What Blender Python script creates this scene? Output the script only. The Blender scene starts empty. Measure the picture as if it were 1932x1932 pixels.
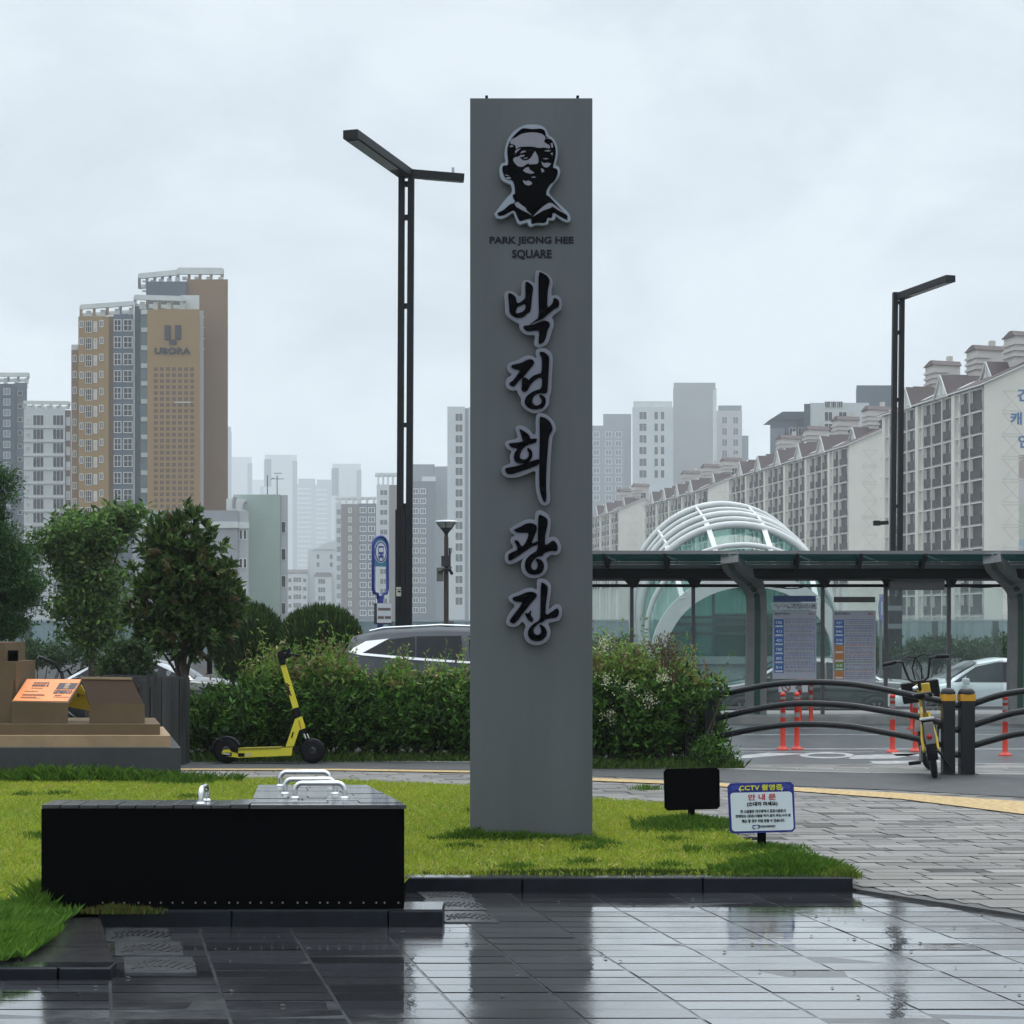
import bpy, bmesh, math, random
import numpy as np
from mathutils import Vector, Matrix
R = math.radians
random.seed(7); np.random.seed(7)
S = bpy.context.scene
COL = S.collection
# ------------------------------------------------------------------ camera, sky, sun, exposure
F, H, CX, HY = 3400.0, 1.42, 966.0, 1180.0      # focal length and horizon in a 1932-unit wide frame
cam = bpy.data.cameras.new('camera'); cam.sensor_width = 36; cam.lens = F/1932*36
cam.shift_y = (HY-966)/1932; cam.clip_start = .05; cam.clip_end = 9000
co = bpy.data.objects.new('camera', cam); COL.objects.link(co)
co.location = (0, 0, H); co.rotation_euler = (R(90), 0, 0); S.camera = co
S.view_settings.view_transform = 'Standard'; S.view_settings.look = 'None'
S.view_settings.exposure = 0.0; S.view_settings.gamma = 1
S.cycles.use_denoising = True
S.cycles.max_bounces = 8; S.cycles.diffuse_bounces = 3; S.cycles.glossy_bounces = 4
S.cycles.transparent_max_bounces = 24; S.cycles.volume_bounces = 2
S.cycles.sample_clamp_indirect = 6
HAZE = .0004
SUN_EL, SUN_ROT = R(62), R(-20)
W = bpy.data.worlds.new('World'); S.world = W; W.use_nodes = True
nt = W.node_tree; nt.nodes.clear(); N = nt.nodes.new; L = nt.links.new
def math_node(nt, op, a=None, b=None):
    n = nt.nodes.new('ShaderNodeMath'); n.operation = op
    for i, v in enumerate((a, b)):
        if v is None: continue
        if isinstance(v, (int, float)): n.inputs[i].default_value = v
        else: nt.links.new(v, n.inputs[i])
    return n.outputs[0]
sky = N('ShaderNodeTexSky'); sky.sky_type = 'NISHITA'; sky.sun_disc = False
sky.sun_elevation = SUN_EL; sky.sun_rotation = SUN_ROT; sky.air_density = 1.2; sky.dust_density = 3
tc = N('ShaderNodeTexCoord'); sep = N('ShaderNodeSeparateXYZ'); L(tc.outputs['Generated'], sep.inputs[0])
mp = N('ShaderNodeMapping'); mp.inputs['Scale'].default_value = (1, 1, 1.8); mp.inputs['Location'].default_value = (.35, 0, .12)
L(tc.outputs['Generated'], mp.inputs[0])
n1 = N('ShaderNodeTexNoise'); n1.inputs['Scale'].default_value = 6.5; n1.inputs['Detail'].default_value = 5; n1.inputs['Roughness'].default_value = .52
n1.inputs['Distortion'].default_value = .35
L(mp.outputs[0], n1.inputs['Vector'])
cr = N('ShaderNodeValToRGB'); cr.color_ramp.elements[0].position = .37; cr.color_ramp.elements[0].color = (.60, .675, .745, 1)
cr.color_ramp.elements[1].position = .63; cr.color_ramp.elements[1].color = (.80, .88, .94, 1)
L(n1.outputs['Fac'], cr.inputs[0])
mr = N('ShaderNodeMapRange'); mr.inputs['From Min'].default_value = .34; mr.inputs['From Max'].default_value = .95
mr.inputs['To Min'].default_value = 10.0; mr.inputs['To Max'].default_value = 32.0
L(sep.outputs['Z'], mr.inputs['Value'])
sc = N('ShaderNodeVectorMath'); sc.operation = 'SCALE'; L(cr.outputs[0], sc.inputs[0]); L(mr.outputs[0], sc.inputs['Scale'])
mx = N('ShaderNodeMix'); mx.data_type = 'RGBA'; mx.inputs['Factor'].default_value = .93
L(sky.outputs[0], mx.inputs['A']); L(sc.outputs[0], mx.inputs['B'])
bg = N('ShaderNodeBackground'); bg.inputs['Strength'].default_value = .1; L(mx.outputs['Result'], bg.inputs[0])
wo = N('ShaderNodeOutputWorld'); L(bg.outputs[0], wo.inputs[0])
sl = bpy.data.lights.new('sun', 'SUN'); sl.energy = 1.1; sl.angle = R(35); sl.color = (1, .97, .92)
so = bpy.data.objects.new('sun', sl); COL.objects.link(so)
so.rotation_euler = (R(90)-SUN_EL, 0, R(160))   # high and behind the monolith: camera side in shade

# ------------------------------------------------------------------ helpers
def P(px, py, Y): return Vector(((px-CX)/F*Y, Y, H-(py-HY)/F*Y))
def G(px, py, z=0.0): return P(px, py, F*(H-z)/(py-HY))
def X_(px, Y): return (px-CX)/F*Y
def Z_(py, Y): return H-(py-HY)/F*Y
MATS = {}
def mk(name, col, rough=.6, var=.12, scale=6.0, bump=0.0, bscale=60.0, metal=0.0, coat=0.0, spec=.5, streak=0.0):
    if name in MATS: return MATS[name]
    m = bpy.data.materials.new(name); m.use_nodes = True; t = m.node_tree
    b = t.nodes['Principled BSDF']
    b.inputs['Roughness'].default_value = rough; b.inputs['Metallic'].default_value = metal
    b.inputs['Coat Weight'].default_value = coat; b.inputs['Coat Roughness'].default_value = .08
    b.inputs['Specular IOR Level'].default_value = spec
    g = t.nodes.new('ShaderNodeNewGeometry')
    n = t.nodes.new('ShaderNodeTexNoise'); n.inputs['Scale'].default_value = scale; n.inputs['Detail'].default_value = 5
    n.inputs['Roughness'].default_value = .62
    if streak:
        q = t.nodes.new('ShaderNodeMapping'); q.inputs['Scale'].default_value = (1, 1, streak)
        t.links.new(g.outputs['Position'], q.inputs[0]); t.links.new(q.outputs[0], n.inputs['Vector'])
    else: t.links.new(g.outputs['Position'], n.inputs['Vector'])
    r = t.nodes.new('ShaderNodeValToRGB'); e = r.color_ramp.elements
    e[0].position = .3; e[1].position = .7
    e[0].color = (*[c*(1-var) for c in col], 1); e[1].color = (*[min(1, c*(1+var)) for c in col], 1)
    t.links.new(n.outputs['Fac'], r.inputs[0]); t.links.new(r.outputs[0], b.inputs['Base Color'])
    if bump:
        n2 = t.nodes.new('ShaderNodeTexNoise'); n2.inputs['Scale'].default_value = bscale; n2.inputs['Detail'].default_value = 3
        t.links.new(g.outputs['Position'], n2.inputs['Vector'])
        bp = t.nodes.new('ShaderNodeBump'); bp.inputs['Strength'].default_value = bump; bp.inputs['Distance'].default_value = .01
        t.links.new(n2.outputs['Fac'], bp.inputs['Height']); t.links.new(bp.outputs[0], b.inputs['Normal'])
    MATS[name] = m; return m
def glass(name, tint, milk=.1, gloss=.5, milkcol=(.6, .68, .68), rough=.05):
    if name in MATS: return MATS[name]
    m = bpy.data.materials.new(name); m.use_nodes = True; t = m.node_tree; t.nodes.clear()
    tr = t.nodes.new('ShaderNodeBsdfTransparent'); tr.inputs[0].default_value = (*tint, 1)
    d = t.nodes.new('ShaderNodeBsdfDiffuse'); d.inputs[0].default_value = (*milkcol, 1)
    tl = t.nodes.new('ShaderNodeBsdfTranslucent'); tl.inputs[0].default_value = (*milkcol, 1)
    dm = t.nodes.new('ShaderNodeMixShader'); dm.inputs[0].default_value = .5
    t.links.new(d.outputs[0], dm.inputs[1]); t.links.new(tl.outputs[0], dm.inputs[2])
    gl = t.nodes.new('ShaderNodeBsdfGlossy'); gl.inputs['Roughness'].default_value = rough
    fr = t.nodes.new('ShaderNodeFresnel'); fr.inputs[0].default_value = 1.45
    fm = math_node(t, 'MULTIPLY', fr.outputs[0], gloss)
    nz = t.nodes.new('ShaderNodeTexNoise'); nz.inputs['Scale'].default_value = 1.7; nz.inputs['Detail'].default_value = 4
    g = t.nodes.new('ShaderNodeNewGeometry'); t.links.new(g.outputs['Position'], nz.inputs['Vector'])
    mf = math_node(t, 'MULTIPLY', nz.outputs['Fac'], milk*2)
    m1 = t.nodes.new('ShaderNodeMixShader'); t.links.new(mf, m1.inputs[0])
    t.links.new(tr.outputs[0], m1.inputs[1]); t.links.new(dm.outputs[0], m1.inputs[2])
    m2 = t.nodes.new('ShaderNodeMixShader'); t.links.new(fm, m2.inputs[0])
    t.links.new(m1.outputs[0], m2.inputs[1]); t.links.new(gl.outputs[0], m2.inputs[2])
    o = t.nodes.new('ShaderNodeOutputMaterial'); t.links.new(m2.outputs[0], o.inputs[0])
    MATS[name] = m; return m
def leafmat(name, rough=.45, transl=.25):
    if name in MATS: return MATS[name]
    m = bpy.data.materials.new(name); m.use_nodes = True; t = m.node_tree
    b = t.nodes['Principled BSDF']; b.inputs['Roughness'].default_value = rough; b.inputs['Specular IOR Level'].default_value = .22
    a = t.nodes.new('ShaderNodeAttribute'); a.attribute_name = 'Col'
    t.links.new(a.outputs['Color'], b.inputs['Base Color'])
    tl = t.nodes.new('ShaderNodeBsdfTranslucent'); t.links.new(a.outputs['Color'], tl.inputs[0])
    mxs = t.nodes.new('ShaderNodeMixShader'); mxs.inputs[0].default_value = transl
    t.links.new(b.outputs[0], mxs.inputs[1]); t.links.new(tl.outputs[0], mxs.inputs[2])
    t.links.new(mxs.outputs[0], t.nodes['Material Output'].inputs[0])
    MATS[name] = m; return m

class MB:
    def __init__(s): s.v = []; s.f = []; s.sm = []; s.mi = []; s.m = 0
    def add(s, vs, fs, smooth=False):
        o = len(s.v); s.v += [tuple(x) for x in vs]
        for f in fs: s.f.append(tuple(o+i for i in f)); s.sm.append(smooth); s.mi.append(s.m)
        return s
    def box(s, x0, x1, y0, y1, z0, z1):
        v = [(x, y, z) for z in (z0, z1) for y in (y0, y1) for x in (x0, x1)]
        return s.add(v, [(0, 2, 3, 1), (4, 5, 7, 6), (0, 1, 5, 4), (2, 6, 7, 3), (0, 4, 6, 2), (1, 3, 7, 5)])
    def cbox(s, c, d, rz=0, mat=None):
        M_ = mat or Matrix.Rotation(rz, 3, 'Z')
        v = [Vector(c)+M_ @ Vector((x*d[0]/2, y*d[1]/2, z*d[2]/2)) for z in (-1, 1) for y in (-1, 1) for x in (-1, 1)]
        return s.add(v, [(0, 2, 3, 1), (4, 5, 7, 6), (0, 1, 5, 4), (2, 6, 7, 3), (0, 4, 6, 2), (1, 3, 7, 5)])
    def bbox(s, x0, x1, y0, y1, z0, z1, b=.01):   # box with chamfered edges
        bm = bmesh.new(); bmesh.ops.create_cube(bm, size=1)
        for v in bm.verts: v.co = Vector(((x0+x1)/2+v.co.x*(x1-x0), (y0+y1)/2+v.co.y*(y1-y0), (z0+z1)/2+v.co.z*(z1-z0)))
        bmesh.ops.bevel(bm, geom=list(bm.edges), offset=b, segments=2, affect='EDGES', profile=.6)
        bm.verts.index_update(); s.add([v.co for v in bm.verts], [[v.index for v in f.verts] for f in bm.faces]); bm.free(); return s
    def prism(s, pts, vec):                       # planar loop extruded along vec
        n = len(pts); vec = Vector(vec); a = [Vector(p) for p in pts]
        fs = [tuple(range(n)), tuple(range(2*n-1, n-1, -1))]+[(i, n+i, n+(i+1) % n, (i+1) % n) for i in range(n)]
        return s.add(a+[p+vec for p in a], fs)
    def bar(s, a, b, w, h=None, up=(0, 0, 1)):    # rectangular bar from a to b
        h = h or w; a = Vector(a); b = Vector(b); d = (b-a).normalized(); u = Vector(up)
        if abs(d.dot(u)) > .98: u = Vector((1, 0, 0))
        r = d.cross(u).normalized(); u = r.cross(d)
        v = [p+r*(i*w/2)+u*(j*h/2) for p in (a, b) for i, j in ((-1, -1), (1, -1), (1, 1), (-1, 1))]
        return s.add(v, [(0, 1, 2, 3), (7, 6, 5, 4), (0, 4, 5, 1), (1, 5, 6, 2), (2, 6, 7, 3), (3, 7, 4, 0)])
    def tube(s, path, r, n=10, closed=False, cap=True):
        p = [Vector(q) for q in path]; k = len(p); rr = r if hasattr(r, '__len__') else [r]*k
        vs = []; u = None
        for i in range(k):
            t = (p[(i+1) % k]-p[i-1]) if closed else (p[min(i+1, k-1)]-p[max(i-1, 0)])
            t.normalize()
            if u is None:
                u = t.orthogonal().normalized()
            u = (u-t*u.dot(t)).normalized(); w = t.cross(u)
            for j in range(n):
                a = 2*math.pi*j/n; vs.append(p[i]+(u*math.cos(a)+w*math.sin(a))*rr[i])
        fs = []
        for i in range(k if closed else k-1):
            for j in range(n):
                a, b = i*n+j, i*n+(j+1) % n; c, d = ((i+1) % k)*n+(j+1) % n, ((i+1) % k)*n+j
                fs.append((a, b, c, d))
        s.add(vs, fs, True)
        if cap and not closed:
            s.add(vs[:n], [tuple(range(n-1, -1, -1))]); s.add(vs[-n:], [tuple(range(n))])
        return s
    def lathe(s, prof, c=(0, 0, 0), n=20, axis='Z', smooth=True):
        c = Vector(c); vs = []
        for r, z in prof:
            for j in range(n):
                a = 2*math.pi*j/n; x, y = r*math.cos(a), r*math.sin(a)
                vs.append(c+(Vector((x, y, z)) if axis == 'Z' else Vector((z, x, y)) if axis == 'X' else Vector((x, z, y))))
        fs = [(i*n+j, i*n+(j+1) % n, (i+1)*n+(j+1) % n, (i+1)*n+j) for i in range(len(prof)-1) for j in range(n)]
        s.add(vs, fs, smooth)
        if prof[0][0] > 1e-4: s.add(vs[:n], [tuple(range(n-1, -1, -1))])
        if prof[-1][0] > 1e-4: s.add(vs[-n:], [tuple(range(n))])
        return s
    def cyl(s, a, b, r, n=14, r2=None): return s.tube([a, b], [r, r if r2 is None else r2], n)
    def mesh(s, me):                              # take in another mesh's geometry
        return s.add([v.co for v in me.vertices], [tuple(p.vertices) for p in me.polygons])
    def build(s, name, mats, parent=None, world=True, loc=None):
        me = bpy.data.meshes.new(name)
        off = Vector((0, 0, 0))
        if world:
            q = parent
            while q: off += q.location; q = q.parent
        if loc is not None: off = Vector(loc)
        me.from_pydata([(x-off.x, y-off.y, z-off.z) for x, y, z in s.v], [], s.f)
        ms = mats if isinstance(mats, (list, tuple)) else [mats]
        for m in ms: me.materials.append(m)
        me.polygons.foreach_set('use_smooth', s.sm)
        if len(ms) > 1: me.polygons.foreach_set('material_index', s.mi)
        bm = bmesh.new(); bm.from_mesh(me); bmesh.ops.recalc_face_normals(bm, faces=bm.faces); bm.to_mesh(me); bm.free()
        o = bpy.data.objects.new(name, me); COL.objects.link(o)
        if parent: o.parent = parent
        if loc is not None: o.location = loc
        return o
def tag(o, label, cat, group=None):
    o['label'] = label; o['category'] = cat
    if group: o['group'] = group
    return o
def thing(name, label, cat, loc=(0, 0, 0), rz=0, group=None):
    o = bpy.data.objects.new(name, None); COL.objects.link(o); o.empty_display_size = .2
    o.location = loc; o.rotation_euler = (0, 0, rz); return tag(o, label, cat, group)
def struct(o, kind='structure'): o['kind'] = kind; return o
def children(o): return [c for c in bpy.data.objects if c.parent == o]
KIDS = {}
def copy_tree(o, parent=None):
    c = o.copy(); COL.objects.link(c); c.parent = parent
    for k in list(o.children): copy_tree(k, c)
    return c
def smooth_loop(pts, it=2):
    for _ in range(it):
        q = []
        for i in range(len(pts)):
            a, b = pts[i], pts[(i+1) % len(pts)]
            q += [(a[0]*.78+b[0]*.22, a[1]*.78+b[1]*.22), (a[0]*.22+b[0]*.78, a[1]*.22+b[1]*.78)]
        pts = q
    return pts
def curve_mesh(loops, extrude):
    """closed 2-D loops (holes allowed) filled and extruded; local XY plane"""
    c = bpy.data.curves.new('c', 'CURVE'); c.dimensions = '2D'; c.fill_mode = 'BOTH'; c.extrude = extrude
    for lp in loops:
        sp = c.splines.new('POLY'); sp.points.add(len(lp)-1); sp.use_cyclic_u = True
        for i, (x, y) in enumerate(lp): sp.points[i].co = (x, y, 0, 1)
    o = bpy.data.objects.new('c', c); COL.objects.link(o)
    me = bpy.data.meshes.new_from_object(o.evaluated_get(bpy.context.evaluated_depsgraph_get()))
    bpy.data.objects.remove(o); bpy.data.curves.remove(c); return me
def text_mesh(body, extrude=.002, bold=0.0, space=1.0):
    c = bpy.data.curves.new('t', 'FONT'); c.body = body; c.extrude = extrude; c.offset = bold; c.space_character = space
    c.align_x = 'CENTER'; c.resolution_u = 4
    o = bpy.data.objects.new('t', c); COL.objects.link(o)
    me = bpy.data.meshes.new_from_object(o.evaluated_get(bpy.context.evaluated_depsgraph_get()))
    bpy.data.objects.remove(o); bpy.data.curves.remove(c); return me
FRONT = Matrix(((1, 0, 0), (0, 0, -1), (0, 1, 0)))    # text plane -> wall facing -Y
def text(body, name, mat, parent, c, w, h, bold=.012, basis=FRONT, thick=.004, space=1.0):
    """lettering fitted into a w x h rectangle centred on world point c"""
    me = text_mesh(body, .5, bold, space)
    co_ = np.array([v.co[:] for v in me.vertices]); mn, mxx = co_.min(0), co_.max(0)
    mid = (mn+mxx)/2; sx, sy = w/(mxx[0]-mn[0]), h/(mxx[1]-mn[1])
    b = MB(); c = Vector(c)
    b.add([c+basis @ Vector(((v[0]-mid[0])*sx, (v[1]-mid[1])*sy, (v[2])*thick)) for v in co_], [tuple(p.vertices) for p in me.polygons])
    bpy.data.meshes.remove(me)
    return b.build(name, mat, parent)

# foliage -------------------------------------------------------------------------------------
def leaf_obj(name, pos, dirs, size, cols, mat, parent=None, aspect=.4, fold=.15, loc=None):
    n = len(pos); d = dirs/np.linalg.norm(dirs, axis=1, keepdims=True)
    rnd = np.random.normal(size=(n, 3)); s = np.cross(d, rnd); s /= np.linalg.norm(s, axis=1, keepdims=True)
    u = np.cross(s, d); sz = size[:, None]
    v = np.empty((n, 4, 3)); v[:, 0] = pos
    v[:, 1] = pos+d*sz*.45+s*sz*aspect*.5+u*sz*fold; v[:, 2] = pos+d*sz; v[:, 3] = pos+d*sz*.45-s*sz*aspect*.5+u*sz*fold
    if loc is not None: v -= np.array(loc)
    return quad_obj(name, v, cols, mat, parent, loc)
def quad_obj(name, v, cols, mat, parent=None, loc=None, k=4):
    n = len(v); me = bpy.data.meshes.new(name)
    me.vertices.add(n*k); me.vertices.foreach_set('co', v.astype(np.float32).ravel())
    me.loops.add(n*k); me.loops.foreach_set('vertex_index', np.arange(n*k, dtype=np.int32))
    me.polygons.add(n); me.polygons.foreach_set('loop_start', np.arange(0, n*k, k, dtype=np.int32))
    me.update(calc_edges=True)
    at = me.attributes.new('Col', 'FLOAT_COLOR', 'POINT')
    c4 = np.ones((n, k, 4), np.float32); c4[:, :, :3] = cols[:, None, :]
    at.data.foreach_set('color', c4.ravel())
    me.materials.append(mat)
    o = bpy.data.objects.new(name, me); COL.objects.link(o)
    if parent: o.parent = parent
    if loc is not None and parent is None: o.location = loc
    return o
def rand_dirs(n, up=.3):
    d = np.random.normal(size=(n, 3)); d /= np.linalg.norm(d, axis=1, keepdims=True); d[:, 2] += up; return d
def lobes_pts(n, lobes, shell=.55):
    vol = np.array([l[3]*l[4]*l[5] for l in lobes]); k = np.random.choice(len(lobes), n, p=vol/vol.sum())
    d = np.random.normal(size=(n, 3)); d /= np.linalg.norm(d, axis=1, keepdims=True)
    r = shell+(1-shell)*np.random.rand(n)**.6; L_ = np.array(lobes)
    return L_[k, :3]+d*r[:, None]*L_[k, 3:6], d
def palette(n, cs, jit=.2):
    c = np.array(cs)[np.random.randint(len(cs), size=n)]
    return np.clip(c*(1+jit*np.random.normal(size=(n, 1)))*(1+.06*np.random.normal(size=(n, 3))), .004, .9)
# ------------------------------------------------------------------ setting: ground sheets
m_far = mk('far_ground', (.13, .14, .12), .9, .3, .02)
m_asph = mk('wet_asphalt', (.06, .063, .068), .34, .3, 1.6, .5, 90)
m_path = mk('asphalt_path', (.042, .044, .046), .62, .25, 3, .5, 120)
m_conc = mk('kerb_concrete', (.22, .22, .21), .6, .2, 3, .2)
m_gran = mk('dark_granite', (.006, .008, .012), .4, .5, 14, .12, 120, spec=.22)
m_gtop = mk('wet_granite_top', (.02, .022, .026), .12, .4, 10, .1, 60, spec=.9, coat=.6)
m_white = mk('road_paint', (.30, .30, .30), .5, .35, 7)
m_yel = mk('tactile_yellow', (.42, .29, .125), .7, .4, 22)
m_soil = mk('lawn_soil', (.085, .12, .022), .9, .4, 5, .4, 40)
m_joint = mk('wet_joint', (.055, .057, .06), .16, .4, 9, spec=.7)
def slab_mat(name, a, b, r0, r1, puddle=.5, bump=.12, nscale=26, coat=0.0):
    """wet stone: glossy where water stands, duller where it has drained"""
    m = bpy.data.materials.new(name); m.use_nodes = True; t = m.node_tree; p = t.nodes['Principled BSDF']
    g = t.nodes.new('ShaderNodeNewGeometry')
    n = t.nodes.new('ShaderNodeTexNoise'); n.inputs['Scale'].default_value = 1.1; n.inputs['Detail'].default_value = 6; n.inputs['Roughness'].default_value = .6
    t.links.new(g.outputs['Position'], n.inputs['Vector'])
    at = t.nodes.new('ShaderNodeAttribute'); at.attribute_name = 'Col'
    r = t.nodes.new('ShaderNodeMapRange'); r.inputs['From Min'].default_value = puddle-.1; r.inputs['From Max'].default_value = puddle+.14
    r.inputs['To Min'].default_value = r0; r.inputs['To Max'].default_value = r1
    t.links.new(n.outputs['Fac'], r.inputs['Value']); t.links.new(r.outputs[0], p.inputs['Roughness'])
    n2 = t.nodes.new('ShaderNodeTexNoise'); n2.inputs['Scale'].default_value = nscale*5; n2.inputs['Detail'].default_value = 4
    t.links.new(g.outputs['Position'], n2.inputs['Vector'])
    c = t.nodes.new('ShaderNodeValToRGB'); c.color_ramp.elements[0].position = .35; c.color_ramp.elements[1].position = .66
    c.color_ramp.elements[0].color = (*a, 1); c.color_ramp.elements[1].color = (*b, 1); t.links.new(n2.outputs['Fac'], c.inputs[0])
    mu = t.nodes.new('ShaderNodeMix'); mu.data_type = 'RGBA'; mu.blend_type = 'MULTIPLY'; mu.inputs['Factor'].default_value = 1
    t.links.new(c.outputs[0], mu.inputs['A']); t.links.new(at.outputs['Color'], mu.inputs['B'])
    t.links.new(mu.outputs['Result'], p.inputs['Base Color'])
    n3 = t.nodes.new('ShaderNodeTexNoise'); n3.inputs['Scale'].default_value = nscale; n3.inputs['Detail'].default_value = 3
    t.links.new(g.outputs['Position'], n3.inputs['Vector'])
    bp = t.nodes.new('ShaderNodeBump'); bp.inputs['Strength'].default_value = bump; bp.inputs['Distance'].default_value = .004
    t.links.new(n3.outputs['Fac'], bp.inputs['Height']); t.links.new(bp.outputs[0], p.inputs['Normal'])
    p.inputs['Specular IOR Level'].default_value = .3 if coat == 0 else 1.0; p.inputs['Coat Weight'].default_value = coat; t.links.new(r.outputs[0], p.inputs['Coat Roughness']); t.links.new(bp.outputs[0], p.inputs['Coat Normal'])
    MATS[name] = m; return m
m_slab = slab_mat('wet_granite_slab', (.030, .031, .035), (.064, .066, .071), .045, .20, .5, coat=1.0)
m_paver = slab_mat('wet_paver', (.125, .117, .107), (.25, .237, .222), .42, .75, .42, .5, 40)

def sheet(name, x0, x1, y0, y1, z, mat, sub=None):
    b = MB(); b.add([(x0, y0, z), (x1, y0, z), (x1, y1, z), (x0, y1, z)], [(0, 1, 2, 3)])
    return struct(b.build(name, mat))
sheet('ground', -6000, 6000, -6000, 7000, -3.0, m_far)
ZR, ZI, ZF, ZP, ZS = -.2, -.06, -.7, -.08, -.06      # road, island, far road, plaza, sidewalk
MB_ = MB().box(-90, 90, 15.5, 29.7, -1.2, ZR); struct(MB_.build('road', m_asph))
struct(MB().box(-90, 90, 30.8, 51.5, -2.9, ZF).build('far_road', m_asph))
b = MB().bbox(X_(480, 29.6), 40, 29.6, 31.4, -2.8, ZI, .02); struct(b.build('bus_island', m_conc))
# plaza bed and its slabs
sheet('plaza_bed', -14, 14, -12, 12.2, ZP-.0017, m_joint)
SH = (966-180)/F                                          # joints run off to the left
def slabs(name, mat, y0, y1, x0, x1, dy, dx, z, tilt, gap, dark=.1, keep=None, brick=False, darkp=.0, rowtilt=0.0, split=False):
    near = lambda x, y: not all(keep(x+dx_, y+dy_) for dx_ in (-.45, .45) for dy_ in (-.2, .2))
    vs, cols = [], []
    rows = int((y1-y0)/dy)
    for i in range(rows):
        ya = y0+i*dy; rt = random.gauss(0, rowtilt); off = random.random()*dx if brick else 0
        for j in range(int((x1-x0)/dx)):
            xa = x0+j*dx+off
            def sx(x, y): return x-SH*(y-10)
            q = [(xa+gap/2, ya+gap/2), (xa+dx-gap/2, ya+gap/2), (xa+dx-gap/2, ya+dy-gap/2), (xa+gap/2, ya+dy-gap/2)]
            q = [(sx(x, y), y) for x, y in q]; mx_, my_ = sum(p[0] for p in q)/4, sum(p[1] for p in q)/4
            if keep and not split and not keep(mx_, my_): continue
            tx, ty = random.gauss(0, tilt), rt+random.gauss(0, tilt); h = random.gauss(0, .0008)
            g = 1+random.gauss(0, dark)
            if split and near(mx_, my_):
                for k in range(12):
                    u0, u1 = k/12, (k+1)/12; qq = [tuple(np.array(q[0])*(1-u)+np.array(q[1])*u) for u in (u0, u1)]+[tuple(np.array(q[3])*(1-u)+np.array(q[2])*u) for u in (u1, u0)]
                    if all(keep(x, y) for x, y in qq): vs.append([(x, y, z+h) for x, y in qq]); cols.append((g, g, g))
                continue
            if random.random() < darkp: g *= .45
            vs.append([(x, y, z+h+tx*(x-mx_)+ty*(y-my_)) for x, y in q])
            cols.append((g, g, g*random.uniform(.97, 1.04)))
    return struct(quad_obj(name, np.array(vs), np.array(cols, np.float32), mat))
slabs('plaza', m_slab, 3.2, 11.4, -5.4, 6.3, .16, .45, ZP, .0022, .015, .22, rowtilt=.0075)
# sidewalk: base, pavers, asphalt cycle strip, tactile line
edge = [G(x, y, ZS) for x, y in ((1560, 1662), (1632, 1676), (1700, 1687), (1800, 1702), (1932, 1722), (2300, 1778))]
bandA = [G(x, y, ZS) for x, y in ((-300, 1446), (355, 1450.5), (640, 1451.5), (887, 1454), (1119, 1465), (1320, 1473), (1500, 1484), (1700, 1492), (1932, 1505), (2300, 1535))]
yelA = [G(x, y, ZS) for x, y in ((-300, 1447.5), (355, 1451.5), (640, 1452), (887, 1455.5), (1119, 1469.5), (1320, 1477), (1500, 1487), (1700, 1498), (1932, 1514), (2300, 1556))]
yelB = [G(x, y, ZS) for x, y in ((-300, 1451), (355, 1454), (640, 1455), (887, 1459), (1119, 1474.5), (1320, 1483), (1500, 1494), (1700, 1509), (1932, 1538), (2300, 1600))]
def poly_sheet(name, loop, z, mat):
    b = MB(); b.add([(p[0], p[1], z) for p in loop], [tuple(range(len(loop)))]); o = b.build(name, mat); return struct(o)
kerbY = 10.12
faredge = [(14, 16.9), (6, 17.65), (3.6, 17.95), (2.7, 18.2), (2.2, 18.5), (.85, 18.65), (-.4, 19.4), (-2, 19.55), (-14, 19.6)]
b = MB(); b.prism([(x, y, ZS-.012) for x, y in [(-14, 12.3), (1.0, 12.3), (1.3, 10.2)]+[(p.x, p.y) for p in edge]+[(9, 8), (14, 11)]+faredge], (0, 0, -.5))
struct(b.build('sidewalk', mk('paver_joint', (.03, .03, .028), .5, .3, 6)))
b = MB()
for a, c in zip(faredge[:-1], faredge[1:]): b.bar((a[0], a[1]+.07, ZS-.2), (c[0], c[1]+.07, ZS-.2), .14, .42)
struct(b.build('road_kerb', m_conc))
def in_side(x, y):
    if x > 1.83:
        for a, c in zip(edge[:-1], edge[1:]):
            if a.x <= x <= c.x: return y > a.y+(c.y-a.y)*(x-a.x)/(c.x-a.x)+.005
        return y > edge[-1].y
    return y > 10.3
slabs('sidewalk_pavers', m_paver, 7.5, 19.3, -7.5, 12, .15, .36, ZS, .003, .013, .13, in_side, True, .06, split=True)
bA = [(p.x, p.y) for p in bandA]
poly_sheet('cycle_path', bA+faredge, ZS+.005, m_path)
b = MB(); n = len(yelA)
b.add([(p.x, p.y, ZS+.009) for p in yelA+yelB], [(i, i+1, n+i+1, n+i) for i in range(n-1)])
struct(b.build('tactile_strip', m_yel))
b = MB()                                                  # flush granite border between plaza and pavers
for a, c in zip(edge[:-1], edge[1:]): b.bar((a.x, a.y+.02, ZS-.036), (c.x, c.y+.02, ZS-.036), .10, .064)
struct(b.build('flush_border', mk('border_stone', (.05, .049, .047), .5, .3, 12)))
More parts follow.
